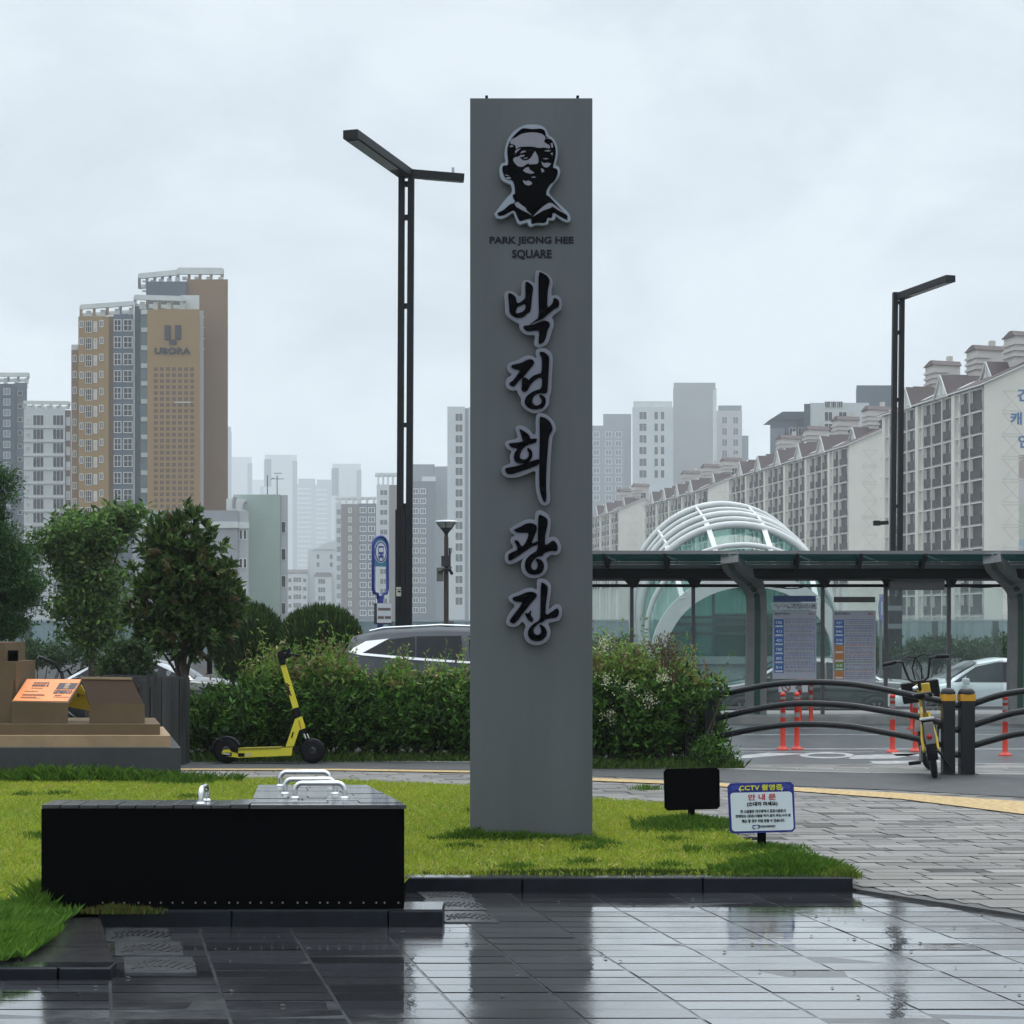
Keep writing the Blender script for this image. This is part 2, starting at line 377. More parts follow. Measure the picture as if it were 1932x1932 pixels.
# road paint
b = MB(); zz = ZR+.004
def stripe(x0, x1, py, w, z=zz):
    y = F*(H-z)/(py-HY); b.box(X_(x0, y), X_(x1, y), y-w/2, y+w/2, z-.003, z)
stripe(1380, 2400, 1449, .13); stripe(1395, 2400, 1413, .12); stripe(1395, 2400, 1386, .10); stripe(1395, 1650, 1418.5, .05)
stripe(1640, 2400, 1441, .08); stripe(1500, 2400, 1374, .06)
def mark(pts):
    q = [G(x, y, zz) for x, y in pts]; b.prism([(p.x, p.y, zz-.003) for p in q], (0, 0, .003))
mark([(1450, 1420), (1518, 1422), (1385, 1432), (1370, 1428)]); mark([(1610, 1425), (1740, 1421), (1690, 1431), (1600, 1432)])
mark([(1640, 1436), (1800, 1434), (1800, 1438), (1650, 1441)]); mark([(1680, 1419), (1800, 1424), (1790, 1428), (1690, 1426)])
ring = [G(1560+x, 1425+y, zz) for x, y in [(52*math.cos(a), 6*math.sin(a)) for a in np.linspace(0, 2*math.pi, 28)]]
rin = [G(1560+x, 1425+y, zz) for x, y in [(36*math.cos(a), 3*math.sin(a)) for a in np.linspace(0, 2*math.pi, 28)]]
k = len(b.v); b.add([(p.x, p.y, zz) for p in ring+rin], [(i, i+1, 28+i+1, 28+i) for i in range(27)])
struct(b.build('road_markings', m_white))
ZT = -.03
# front kerbs of the lawn and the raised terrace at the left
b = MB()
for x0, x1 in ((-.60, X_(985, kerbY)-.004), (X_(985, kerbY)+.004, X_(1326, kerbY)-.004), (X_(1326, kerbY)+.004, 1.915)):
    b.bbox(x0, x1, kerbY, kerbY+.13, ZP-.1, .002, .008)
for x0, x1 in ((-2.06, -1.40), (-1.392, -.62), (-.612, -.345)): b.bbox(x0, x1, 8.965, 9.24, ZP-.1, .0, .008)
b.bbox(-4.5, X_(118, 7.7)-.004, 7.62, 7.76, ZP-.1, ZT, .008); b.bbox(X_(118, 7.7)+.004, -1.70, 7.62, 7.76, ZP-.1, ZT, .008)
struct(b.build('kerb', m_gran))
b = MB()
for x0, x1, y0, y1, z in ((-.60, 1.915, kerbY+.012, kerbY+.12, .003), (-2.06, -.35, 8.98, 9.23, .002), (-.62, -.35, 8.98, 9.23, .004), (-4.5, -1.71, 7.64, 7.75, ZT+.002)): b.box(x0, x1, y0, y1, z-.004, z+.001)
struct(b.build('kerb_top', m_gtop))
b = MB()
for j, (y0, y1) in enumerate(((7.77, 8.14), (8.15, 8.53), (8.54, 8.96))):
    for i in range(3):
        xs = [-2.91+.4*i, -2.91+.4*i+.394]; q = [(x-.277*(y-7.76), y, ZP-.1) for x, y in ((xs[0], y0), (xs[1], y0), (xs[1], y1), (xs[0], y1))]
        b.prism(q, (0, 0, .1-ZP+ZT+.001*(i % 2)-.002))
struct(b.build('terrace_paving', mk('terrace_slab', (.03, .028, .03), .22, .3, 9, .15, 80)))
# lawn
lawnp = [(-9, 7.78), (-2.15, 7.78), (-2.25, 8.9), (-2.05, 9.25), (-.60, 9.25), (-.60, kerbY+.12), (1.93, kerbY+.12), (1.97, kerbY+.2)]
lawnp += [(G(x, y).x, G(x, y).y) for x, y in ((1530, 1632), (1433, 1594), (1376, 1570), (1320, 1537), (1252, 1514), (1119, 1505), (1000, 1490), (887, 1481), (700, 1473), (351, 1464.5), (100, 1461))]+[(-9, 17.2)]
from mathutils.geometry import tessellate_polygon
me = bpy.data.meshes.new('lawn'); me.from_pydata([(x, y, -.012) for x, y in lawnp], [], tessellate_polygon([[Vector((x, y, 0)) for x, y in lawnp]])); me.materials.append(m_soil)
o = bpy.data.objects.new('lawn', me); COL.objects.link(o); struct(o)
def inside(x, y, poly):
    c = np.zeros(len(x), bool); n = len(poly)
    for i in range(n):
        (x1, y1), (x2, y2) = poly[i], poly[i-1]
        if y1 == y2: continue
        c ^= ((y1 > y) != (y2 > y)) & (x < (x2-x1)*(y-y1)/(y2-y1)+x1)
    return c
def noise2(x, y, s, seed=0):
    rs = np.random.RandomState(seed); o = 0
    for k in range(6):
        a = rs.rand()*6.28; fq = s*(1+k*.7); o = o+np.sin((x*math.cos(a)+y*math.sin(a))*fq+rs.rand()*6.28)/(1+k*.5)
    return o/3
def grass(name, x, y, h, cols, lean=.5, w=.006, z0=-.012):
    n = len(x); a = np.random.rand(n)*6.28; l = np.abs(np.random.normal(0, lean, n))*h; b_ = np.random.rand(n)*6.28
    dx, dy = np.cos(b_)*l, np.sin(b_)*l; ww = w*(.6+.8*np.random.rand(n))/2
    v = np.empty((n, 4, 3)); px, py = np.cos(a)*ww, np.sin(a)*ww
    v[:, 0] = np.stack([x-px, y-py, np.full(n, z0)], 1); v[:, 1] = np.stack([x+px, y+py, np.full(n, z0)], 1)
    v[:, 2] = np.stack([x+dx*.35+px*.8, y+dy*.35+py*.8, z0+h*.6], 1); v[:, 3] = np.stack([x+dx, y+dy, z0+h], 1)
    return v, cols
N0 = 330000
x = np.random.uniform(-6.2, 2.0, N0); y = np.random.uniform(7.78, 17.2, N0); k = inside(x, y, lawnp)
k &= ~((x > -2.42) & (x < -.55) & (y > 8.98) & (y < 9.3)); k &= ~((x > -1.5) & (x < -.55-.24*(y-9)) & (y > 9.) & (y < 10.1))
x, y = x[k], y[k]; n = len(x)
q = noise2(x, y, 2.2, 1); q2 = noise2(x, y, 9, 2)
h = .027*(1+.3*q2)*np.random.uniform(.6, 1.35, n)
ca, cb, cc = np.array((.37, .42, .040)), np.array((.23, .33, .032)), np.array((.50, .43, .12))
f_ = np.clip(.5+.5*q+.22*np.random.normal(size=n), 0, 1)[:, None]
cols = ca*(1-f_)+cb*f_; dry = (np.random.rand(n) < .10+.08*(q2 > .3))[:, None]; cols = np.where(dry, cc, cols)*np.random.uniform(.8, 1.2, (n, 1))
V1, C1 = grass('g', x, y, h, cols, .7, .007)
# longer unmown tufts: lawn tip, kerb edge, monolith foot, sign post, bench ends, around the model houses
tufts = []
def tuft(cx, cy, rx, ry, n, h, col=((.06, .13, .014), (.10, .19, .02)), lean=.45):
    a = np.random.normal(size=(n, 2))*.5; a = np.clip(a, -1, 1)
    xx, yy = cx+a[:, 0]*rx, cy+a[:, 1]*ry; d = 1-.5*np.minimum(1, np.hypot(a[:, 0], a[:, 1]))
    tufts.append(grass('t', xx, yy, h*d*np.random.uniform(.5, 1.2, n), palette(n, col), lean, .0052))
p = G(1500, 1640); tuft(p.x-.04, 10.55, .30, .26, 11000, .11); tuft(1.55, 10.4, .40, .16, 6000, .10)
tuft(1.88, 10.24, .10, .07, 700, .07, ((.16, .2, .03), (.1, .17, .02)))
tuft(X_(1300, 12.8), 12.75, .4, .4, 4500, .10); tuft(X_(1440, 11.4), 11.42, .3, .3, 2500, .06)
tuft(0, 11.97, .55, .06, 2500, .075); tuft(.45, 12.1, .1, .25, 900, .07); tuft(-.28, 11.99, .2, .07, 1200, .10)
tuft(-2.44, 8.4, .28, .70, 24000, .105, ((.075, .17, .018), (.11, .22, .03))); tuft(-2.28, 8.1, .18, .33, 12000, .095, ((.09, .2, .02), (.12, .24, .03)))
tuft(-2.38, 9.15, .1, .5, 3000, .14); tuft(.6, kerbY+.2, 1.1, .06, 4500, .05, ((.05, .09, .012), (.08, .12, .02)))
tuft(-4.1, 16.5, 1.6, .14, 5000, .16, lean=.6); tuft(-3.0, 16.3, .3, .2, 1500, .1)
tuft(-1.95, 8.98, .22, .05, 1500, .05, ((.12, .1, .03), (.09, .14, .02)))
for _ in range(26):
    yy = random.uniform(10.5, 16); xx = random.uniform(-.5 if yy < 12 else -5, 1.2); tuft(xx, yy, .16, .12, 260, .06)
V = np.concatenate([V1]+[t[0] for t in tufts]); C = np.concatenate([C1]+[t[1] for t in tufts])
struct(quad_obj('grass', V, C, leafmat('grass_blade', .5, .3)), 'stuff')
# weeds and grass along the hedge foot
tufts = []
for x0, x1, yy, nn in ((330, 1000, 19.75, 16000), (1100, 1400, 18.8, 9000)):
    xx = np.random.uniform(X_(x0, yy), X_(x1, yy), nn); y2 = yy+np.random.uniform(-.28, .5, nn)
    tufts.append(grass('t', xx, y2, np.random.uniform(.02, .13, nn)*np.random.rand(nn), palette(nn, ((.035, .075, .012), (.07, .12, .02))), .5, .011, ZS))
struct(quad_obj('verge_grass', np.concatenate([t[0] for t in tufts]), np.concatenate([t[1] for t in tufts]), MATS['grass_blade']), 'stuff')
b = MB().prism([(x, y, ZS+.008) for x, y in ((-14, 19.63), (-2, 19.58), (-.4, 19.43), (.85, 18.7), (2.05, 18.6), (2.1, 20.2), (.8, 21.6), (-14, 21.6))], (0, 0, -.5)); struct(b.build('planting_bed', mk('bed_soil', (.03, .026, .018), .95, .3, 8, .5)))
# puddle by the notice board
c0 = G(1404, 1583, ZS); b = MB()
b.add([(c0.x+.13*math.cos(a)*(1+.2*math.sin(3*a)), c0.y+.10*math.sin(a)*(1+.25*math.cos(2*a)), ZS+.004) for a in np.linspace(0, 6.28, 25)[:-1]], [tuple(range(24))])
struct(b.build('puddle', mk('still_water', (.02, .022, .025), .02, .1, 5, spec=1.0)))
b = MB()                                                  # grit and leaf bits on the wet slabs
for _ in range(90):
    x, y, r = random.uniform(-2.6, 3), random.uniform(6.9, 9.9), random.uniform(.004, .011); a = random.random()*3
    b.add([(x+r*math.cos(a+k*2.1)*1.4, y+r*math.sin(a+k*2.1), ZP+.003+.004*(k == 1)) for k in range(3)]+[(x, y, ZP+.003+r*.7)], [(0, 1, 2), (0, 1, 3), (1, 2, 3), (2, 0, 3)])
struct(b.build('grit', mk('grit_brown', (.05, .04, .028), .6, .5, 40)), 'stuff')
# ------------------------------------------------------------------ drain covers with wave slots
def drain(x, y, w, d, label, z):
    t = thing('drain_cover', label, 'drain cover', (x, y, z), 0, 'wave slotted drain covers in the paving')
    sh = lambda a, q: (a-SH*q, q)
    b = MB(); q = [sh(-w/2, -d/2), sh(w/2, -d/2), sh(w/2, d/2), sh(-w/2, d/2)]; b.prism([(u, v, .001) for u, v in q], (0, 0, .005))
    b.build('plate', mk('drain_stone', (.062, .065, .07), .24, .3, 12, .2, 90, spec=.7), t, False)
    b = MB()
    for i in range(9):
        u0 = -w*.40+i*w*.10; ph = i*.7
        pts = [sh(u0+.012*math.sin(ph+s*5)+s*.035, -d*.30+d*.30*abs(math.sin(ph*.6))*.5+s*d*.42) for s in np.linspace(0, 1, 6)]
        for p0, p1 in zip(pts[:-1], pts[1:]): b.bar((*p0, .0075), (*p1, .0075), .013, .003)
    b.build('wave_slots', mk('slot_black', (.004, .004, .005), .6), t, False)
q0 = ((G(252, 1765, ZP), 'nearest the bench end, rearmost of the three left drain covers'), (G(272, 1791, ZP), 'middle one of the three left drain covers'), (G(292, 1822, ZP), 'nearest one of the three left drain covers'))
for i, (p, l) in enumerate(q0): drain(p.x+.02, p.y, .31, .375, 'grey wave slotted drain cover, '+l, ZP)
q1 = ((G(834, 1691, ZP), 'rearmost of the three beside the lawn kerb'), (G(850, 1709, ZP), 'middle one of the three right of the bench'), (G(870, 1731, ZP), 'nearest of the three right of the bench'))
for i, (p, l) in enumerate(q1): drain(p.x+.02, p.y, .27, .345, 'grey wave slotted drain cover, '+l, ZP)

# ------------------------------------------------------------------ monolith sign
m_mono = mk('monolith_metal', (.089, .097, .103), .52, .13, 2.6, .10, 160, streak=.12, spec=.4)
m_blk = mk('letter_black', (.001, .0012, .002), .6, .1, spec=.02); m_plate = mk('plate_grey', (.165, .17, .215), .5, .08)
m_edge = mk('plate_rim', (.19, .21, .235), .5, .08); m_port = mk('portrait_light', (.20, .20, .235), .55, .35, 260)
YM = 12.0
mono = thing('monolith_sign', 'tall grey metal monolith sign with black brush lettering and portrait plate, standing in the lawn', 'sign', (X_(1003, YM), YM+.15, -.02))
b = MB(); xl, xr = X_(886.8, YM), X_(1117.8, YM)
b.bbox(xl, xr, YM, YM+.30, -.03, Z_(185, YM), .004)
b.build('slab', m_mono, mono)
for px in (918, 1090):
    MB().bbox(X_(px-2.6, YM), X_(px+2.6, YM), YM+.004, YM+.04, Z_(185.2, YM), Z_(179.5, YM), .002).build('lifting_lug', m_blk, mono)
def to_w(pts, ox, oy, s, Y): return [(X_(ox+s*x, Y), Z_(oy+s*y, Y)) for x, y in pts]
def relief(loops, name, mat, y, th, parent, seg=1, sm=True, dil=None):
    """flat shapes on a wall facing -Y; front at y, thickness th"""
    me = curve_mesh([smooth_loop(l, seg) if sm else l for l in loops], th/2)
    b = MB(); b.add([(v.co.x, y+th/2-v.co.z, v.co.y) for v in me.vertices], [tuple(p.vertices) for p in me.polygons])
    bpy.data.meshes.remove(me); return b.build(name, mat, parent)
def inset(pts, d):
    """offset a loop inward by d"""
    a = sum(pts[i-1][0]*pts[i][1]-pts[i][0]*pts[i-1][1] for i in range(len(pts))); sg = 1 if a > 0 else -1; o = []
    n = len(pts)
    for i in range(n):
        p0, p1, p2 = Vector(pts[i-1]), Vector(pts[i]), Vector(pts[(i+1) % n])
        n1 = (p1-p0).normalized(); n2 = (p2-p1).normalized(); nn = Vector((-(n1.y+n2.y), n1.x+n2.x))
        if nn.length < 1e-6: o.append(tuple(p1)); continue
        o.append(tuple(p1+nn.normalized()*d*sg))
    return o
A = (936.3, 503.6, .15033); B = (936.3, 774.8, .10025); C_ = (936.3, 955.6, .14037); PP = (923.4, 226, .11367)
glyphs = [
 (A, [(490,75),(530,62),(590,85),(650,120),(695,170),(708,230),(690,300),(690,395),(740,370),(800,400),(825,480),(810,550),(770,585),(690,645),(720,700),(715,770),(690,830),(660,940),(620,1000),(530,1037),(480,1010),(475,960),(490,870),(400,875),(330,845),(290,790),(290,735),(230,705),(160,660),(115,610),(110,500),(100,340),(160,320),(230,340),(275,390),(315,390),(320,220),(365,180),(430,195),(485,240)],
  [[[(145,345),(205,365),(245,400),(260,480),(300,468),(355,425),(365,400),(362,230),(375,205),(430,235),(460,275),(462,310),(450,370),(430,585),(385,605),(350,645),(290,662),(235,655),(165,605),(160,480)],[(262,525),(300,510),(365,480),(368,545),(325,590),(235,610)]],
   [[(528,85),(580,100),(640,140),(668,185),(665,230),(645,300),(635,540),(690,500),(712,455),(715,420),(740,412),(780,440),(788,480),(780,525),(730,545),(640,620),(590,670),(500,705),(410,748),(470,705),(535,655),(528,400)]],
   [[(340,760),(400,755),(470,745),(530,715),(590,692),(650,705),(672,740),(665,775),(640,810),(625,900),(590,970),(530,990),(530,930),(540,815),(470,820),(390,830),(345,795)]]]),
 (A, [(495,1060),(540,1035),(620,1040),(680,1090),(705,1130),(705,1260),(690,1400),(690,1560),(665,1640),(660,1730),(620,1800),(540,1845),(450,1850),(360,1800),(310,1740),(310,1660),(270,1600),(260,1560),(190,1570),(130,1530),(115,1460),(140,1410),(200,1370),(150,1330),(135,1270),(160,1220),(270,1190),(350,1140),(430,1125),(510,1170),(495,1110)],
  [[[(185,1265),(205,1245),(310,1225),(390,1180),(440,1175),(478,1205),(470,1240),(410,1310),(345,1395),(300,1430),(255,1480),(225,1520),(165,1500),(165,1470),(215,1440),(305,1310),(245,1305),(195,1285)]],
   [[(320,1420),(350,1400),(395,1420),(405,1440),(450,1390),(520,1360),(568,1350),(572,1170),(535,1095),(570,1080),(620,1100),(665,1150),(660,1260),(650,1450),(640,1600),(590,1605),(560,1600),(500,1610),(455,1660),(450,1720),(490,1755),(530,1750),(560,1730),(570,1690),(535,1628),(555,1617),(600,1640),(622,1680),(615,1740),(580,1790),(490,1805),(410,1790),(360,1740),(355,1690),(385,1630),(460,1575),(570,1545),(573,1395),(500,1420),(430,1490),(410,1530),(390,1570),(350,1588),(315,1565),(320,1500)]]]),
 (B, [(740,150),(770,75),(850,60),(950,100),(1060,200),(1120,320),(1110,410),(1060,490),(1040,620),(1020,900),(1005,1200),(995,1500),(1015,1680),(990,1760),(920,1805),(850,1780),(790,1680),(745,1500),(735,1300),(740,1130),(560,1210),(400,1270),(230,1280),(130,1230),(95,1140),(125,1060),(280,1010),(255,920),(270,820),(290,775),(200,730),(160,650),(190,585),(420,545),(365,390),(370,320),(450,290),(560,330),(650,410),(690,475),(745,465)],
  [[[(430,370),(455,370),(530,410),(600,460),(630,500),(640,555),(700,545),(765,545),(760,590),(730,630),(680,635),(600,660),(540,690),(480,760),(450,830),(440,890),(460,925),(520,938),(580,915),(610,870),(610,810),(575,735),(595,715),(640,740),(675,790),(680,860),(650,940),(590,990),(500,1010),(420,1010),(350,975),(328,900),(340,820),(410,725),(300,715),(250,680),(232,645),(260,632),(490,605),(495,575),(470,480)]],
   [[(170,1100),(240,1085),(400,1055),(600,985),(815,918),(815,1025),(600,1110),(400,1180),(280,1215),(210,1205),(175,1160)]],
   [[(810,145),(840,135),(930,160),(1010,230),(1060,340),(1050,400),(990,490),(970,700),(950,950),(935,1300),(935,1500),(945,1640),(935,1710),(905,1740),(875,1700),(830,1570),(805,1400),(805,1000),(815,500)]]]),
 (C_, [(520,110),(550,60),(610,60),(690,110),(730,180),(725,280),(700,440),(750,405),(820,430),(870,530),(855,620),(800,660),(740,645),(660,710),(690,780),(680,860),(630,930),(530,972),(420,955),(350,890),(330,800),(350,720),(375,690),(300,740),(190,785),(125,755),(110,680),(140,610),(240,560),(190,480),(200,420),(260,400),(200,360),(175,310),(250,260),(380,190),(450,175),(520,195)],
  [[[(228,320),(310,285),(400,235),(470,228),(530,250),(545,290),(540,340),(500,430),(470,510),(562,465),(562,510),(480,545),(380,610),(280,680),(190,735),(162,725),(160,650),(200,625),(285,590),(280,540),(240,470),(260,455),(300,470),(345,555),(400,480),(430,400),(430,355),(310,360),(260,345)]],
   [[(570,110),(630,135),(685,175),(690,230),(680,290),(655,400),(652,525),(690,510),(760,458),(800,490),(825,545),(820,590),(795,610),(750,595),(640,630),(625,670),(550,680),(500,720),(465,790),(475,840),(510,860),(545,840),(556,790),(545,750),(520,715),(560,705),(610,725),(640,780),(640,840),(605,900),(530,922),(450,915),(400,870),(378,790),(400,710),(460,650),(555,595),(556,400),(560,200)]]]),
 (C_, [(540,985),(590,965),(670,985),(730,1050),(735,1110),(715,1250),(695,1400),(770,1330),(830,1310),(875,1350),(885,1430),(850,1530),(770,1550),(690,1570),(725,1650),(725,1730),(680,1810),(590,1860),(510,1865),(420,1830),(375,1760),(370,1680),(400,1610),(350,1540),(290,1610),(210,1625),(140,1590),(130,1530),(170,1440),(260,1330),(180,1280),(160,1230),(190,1190),(300,1150),(400,1100),(480,1095),(550,1130)],
  [[[(215,1235),(235,1218),(300,1200),(400,1155),(480,1145),(530,1165),(548,1195),(530,1230),(450,1320),(380,1410),(290,1530),(240,1578),(190,1560),(180,1530),(220,1470),(300,1370),(355,1285),(270,1283),(225,1260)]],
   [[(385,1440),(395,1428),(430,1440),(465,1388),(470,1410),(460,1455),(498,1510),(490,1550),(450,1545),(410,1500)]],
   [[(595,1020),(640,1030),(680,1065),(692,1100),(685,1180),(665,1300),(660,1470),(750,1410),(815,1365),(838,1390),(838,1450),(810,1490),(740,1500),(670,1510),(620,1555),(580,1560),(520,1610),(495,1660),(510,1705),(550,1730),(590,1710),(605,1660),(575,1590),(600,1585),(650,1620),(680,1680),(672,1740),(620,1795),(540,1812),(460,1790),(420,1720),(435,1640),(500,1575),(585,1525),(592,1400)]]]),
]
for (ox, oy, s), outer, chars in glyphs:
    big = to_w(outer, ox, oy, s, YM)
    pl = relief([big], 'letter_plate', m_edge, YM-.060, .040, mono)
    relief([inset(smooth_loop(big, 1), .0065)], 'letter_panel', m_plate, YM-.0625, .004, pl)
    for i, loops in enumerate(chars):
        relief([to_w(l, ox, oy, s, YM) for l in loops], 'letter_stroke', m_blk, YM-.071-.0006*i, .012, pl)
# portrait plate
outer = [(690,115),(800,118),(890,150),(945,200),(970,260),(985,300),(1040,330),(1090,390),(1125,480),(1137,580),(1125,680),(1095,790),(1150,815),(1175,880),(1165,950),(1120,1040),(1040,1125),(975,1250),(1060,1340),(1180,1450),(1300,1560),(1345,1640),(1340,1720),(1280,1745),(1180,1700),(1095,1630),(1085,1690),(1040,1710),(980,1700),(975,1770),(900,1790),(790,1780),(740,1790),(690,1820),(640,1790),(630,1740),(560,1760),(500,1785),(455,1740),(420,1650),(395,1570),(300,1640),(200,1690),(110,1670),(75,1600),(110,1550),(180,1460),(280,1330),(380,1240),(355,1110),(280,1095),(200,1040),(165,950),(165,830),(200,760),(270,745),(245,650),(250,540),(280,420),(320,330),(400,230),(500,160),(600,120)]
black = [(540,185),(620,190),(700,200),(780,196),(850,190),(910,215),(930,270),(935,320),(990,345),(1050,400),(1090,490),(1100,590),(1085,690),(1045,840),(1110,850),(1135,900),(1120,970),(1075,1060),(1000,1115),(945,1210),(938,1290),(990,1310),(1080,1410),(1180,1520),(1300,1640),(1285,1660),(1300,1705),(1200,1660),(1045,1560),(1040,1670),(955,1655),(940,1750),(780,1745),(690,1770),(695,1670),(600,1690),(500,1725),(460,1640),(415,1530),(330,1570),(250,1620),(155,1635),(125,1585),(230,1540),(340,1440),(410,1420),(430,1390),(390,1330),(385,1280),(425,1275),(420,1160),(390,1040),(280,1030),(240,960),(212,880),(220,800),(310,800),(310,700),(295,600),(300,500),(345,380),(430,280)]
light = [[(440,340),(520,285),(620,262),(740,255),(860,275),(920,320),(930,360),(900,400),(920,430),(1000,470),(1005,525),(900,505),(820,515),(720,490),(560,490),(480,500),(440,540),(430,460),(345,450),(350,390),(360,370)],
 [(505,602),(540,564),(592,558),(606,578),(552,590)], [(470,660),(520,632),(584,628),(575,652),(500,668)], [(560,690),(600,672),(640,668),(610,690)], [(425,560),(470,530),(520,520),(460,575),(430,610)], [(905,560),(980,545),(1020,560),(960,575)], [(880,690),(930,680),(985,690),(930,702)], [(1010,600),(1050,590),(1040,640)],
 [(385,705),(430,660),(500,665),(540,710),(600,725),(660,700),(690,670),(725,610),(755,560),(775,600),(805,650),(810,700),(815,740),(790,780),(700,780),(660,790),(655,760),(600,790),(550,825),(480,820),(430,780)],
 [(555,885),(600,840),(650,828),(665,870),(700,890),(745,925),(690,940),(600,920)], [(860,735),(900,765),(960,755),(1020,770),(1000,800),(960,835),(910,830),(875,790)],
 [(850,850),(890,860),(910,900),(870,920)], [(690,1000),(730,980),(775,1000),(730,1005)], [(555,1040),(600,1065),(650,1050),(700,1080),(705,1110),(650,1135),(590,1115),(560,1075)],
 [(250,955),(310,960),(330,975),(270,970)], [(270,1000),(340,990),(360,1015),(320,1030),(280,1020)], [(1010,435),(1045,430),(1055,500),(1030,510)],
 [(415,1430),(470,1400),(530,1450),(600,1500),(620,1550),(705,1625),(640,1590),(540,1540),(440,1480)],
 [(700,1670),(760,1600),(860,1500),(980,1415),(1050,1430),(1160,1520),(1300,1625),(1160,1555),(1040,1475),(1020,1500),(900,1540),(800,1600),(715,1650)],
 [(330,480),(380,470),(400,490),(350,500)], [(940,345),(1000,350),(1010,365),(945,358)]]
big = to_w(outer, *PP, YM)
pl = relief([big], 'portrait_plate', m_edge, YM-.060, .040, mono)
relief([inset(smooth_loop(big, 1), .0045)], 'portrait_panel', mk('plate_pale', (.25, .285, .345), .45, .06), YM-.0625, .004, pl)
relief([to_w(black, *PP, YM)], 'portrait_dark', m_blk, YM-.068, .008, pl)
for l in light: relief([to_w(l, *PP, YM)], 'portrait_highlight', m_port, YM-.0705, .004, pl, sm=len(l) > 9)
m_dk = mk('dark_letter', (.006, .008, .014), .5, .1, spec=.2)
text('PARK JEONG HEE', 'lettering', m_dk, mono, (X_(1003, YM), YM-.004, Z_(455, YM)), X_(1082.5, YM)-X_(924, YM), .060, .028, thick=.003)
text('SQUARE', 'lettering', m_dk, mono, (X_(1003.5, YM), YM-.004, Z_(480.5, YM)), X_(1041, YM)-X_(966, YM), .066, .028, thick=.003)

# ------------------------------------------------------------------ black slatted bench with chrome handles
m_bench = mk('bench_black', (.0010, .0010, .0014), .7, .3, 8, spec=.015); m_slat = mk('bench_slat', (.028, .029, .031), .2, .4, 5, .25, 60, coat=.4)
m_chr = mk('chrome', (.72, .73, .74), .1, .05, metal=1)
bench = thing('bench', 'black L shaped bench with wet slatted top and chrome arch handles at the plaza edge', 'bench', (-1.44, 9.2, 0))
xa, xb, xc, ya = X_(78, 9), X_(470, 9), X_(765, 9), 9.0; ht = .525
b = MB(); b.box(xa, xb+.01, ya, 9.25, .0, ht-.022)
dx_ = -.255*1.13
b.prism([(xb+.008, ya+.0015, ht-.022), (xc-.006, ya+.0015, ht-.022), (xc-.006+dx_, 10.12, ht-.022), (xb+.008-.12, 10.12, ht-.022)], (0, 0, -ht+.03))
b.build('body', m_bench, bench)
b = MB(); n = 11; w = (xb-xa)/n
for i in range(n): b.bbox(xa+i*w+.003, xa+(i+1)*w-.003, ya-.004, 9.255, ht-.02, ht+random.uniform(-.002, .002), .003)
def shx(x, y): return x-(.105+.15*(x-xb)/(xc-xb))*(y-ya)
rows = [ya-.006, 9.10, 9.21, 9.33, 9.46, 9.60, 9.76, 9.94, 10.13]
for j in range(8):
    cuts = [xb+.004, xc+.006] if j == 0 else [xb+.004]+sorted(random.uniform(xb+.15, xc-.12) for _ in range(2))+[xc+.006]
    for c0, c1 in zip(cuts[:-1], cuts[1:]):
        y0, y1 = rows[j]+.003, rows[j+1]-.003; z = ht+random.uniform(-.002, .001)
        q = [(shx(c0+.003, y0), y0, z), (shx(c1-.003, y0), y0, z), (shx(c1-.003, y1), y1, z), (shx(c0+.003, y1), y1, z)]
        b.prism(q, (0, 0, -.019))
b.build('top_slats', m_slat, bench)
b = MB()
for i in range(27):
    px = 196+i*21.3+random.uniform(-4, 4); b.lathe([(.0045, 0), (.003, .003)], (X_(px, 9), 8.9975, Z_(1703, 9)), 8, 'Y')
b.build('rivets', mk('rivet', (.35, .36, .37), .3, .1, metal=.8), bench)
def handle(c, half, h, dirv, r=.0135):
    d = Vector(dirv).normalized(); c = Vector(c); rc = .035; pts = []
    for s in (-1, 1):
        arc = [c+d*(s*(half-rc+rc*math.cos(a)))+Vector((0, 0, h-rc+rc*math.sin(a))) for a in np.linspace(0, math.pi/2, 6)]
        seq = [c+d*(s*half)]+arc
        pts += seq if s < 0 else seq[::-1]
    o = MB().tube(pts, r, 12).build('handle', m_chr, bench)
    for s in (-1, 1):
        p = c+d*(s*half); MB().lathe([(.024, 0), (.024, .006), (.018, .010), (.0137, .012)], p, 16).build('flange', m_chr, o)
for x0, x1, py in ((557, 650, 1506), (538, 632, 1498), (529, 622, 1483)):
    y = F*(H-ht)/(py-HY); handle(((X_(x0, y)+X_(x1, y))/2, y, ht), (X_(x1, y)-X_(x0, y))/2, .078, (1, 0, 0))
handle((X_(384.5, 9.12), 9.12, ht), .085, .078, (0, 1, 0))

# ------------------------------------------------------------------ notice boards
def board(name, label, tl, tr, br, bl, Y, post, mat_f, mat_b, rad=.02):
    t = thing(name, label, 'sign', (X_(post[0], Y), Y+.02, 0))
    q = [(X_(x, Y), Z_(y, Y)) for x, y in (tl, tr, br, bl)]; lp = []
    for i in range(4):
        p0, p1, p2 = Vector(q[i-1]), Vector(q[i]), Vector(q[(i+1) % 4])
        for s in (0, .5, 1):
            a = p1+(p0-p1).normalized()*rad*(1-s); c = p1+(p2-p1).normalized()*rad*s; lp.append(tuple(a+c-p1))
    pn = relief([lp], 'panel', mat_b, Y, .012, t, sm=False)
    b = MB(); b.bbox(X_(post[0]-post[1]/2, Y), X_(post[0]+post[1]/2, Y), Y+.013, Y+.035, -.1, Z_((tl[1]+br[1])/2, Y), .002)
    b.build('post', m_bench, t); return t, q
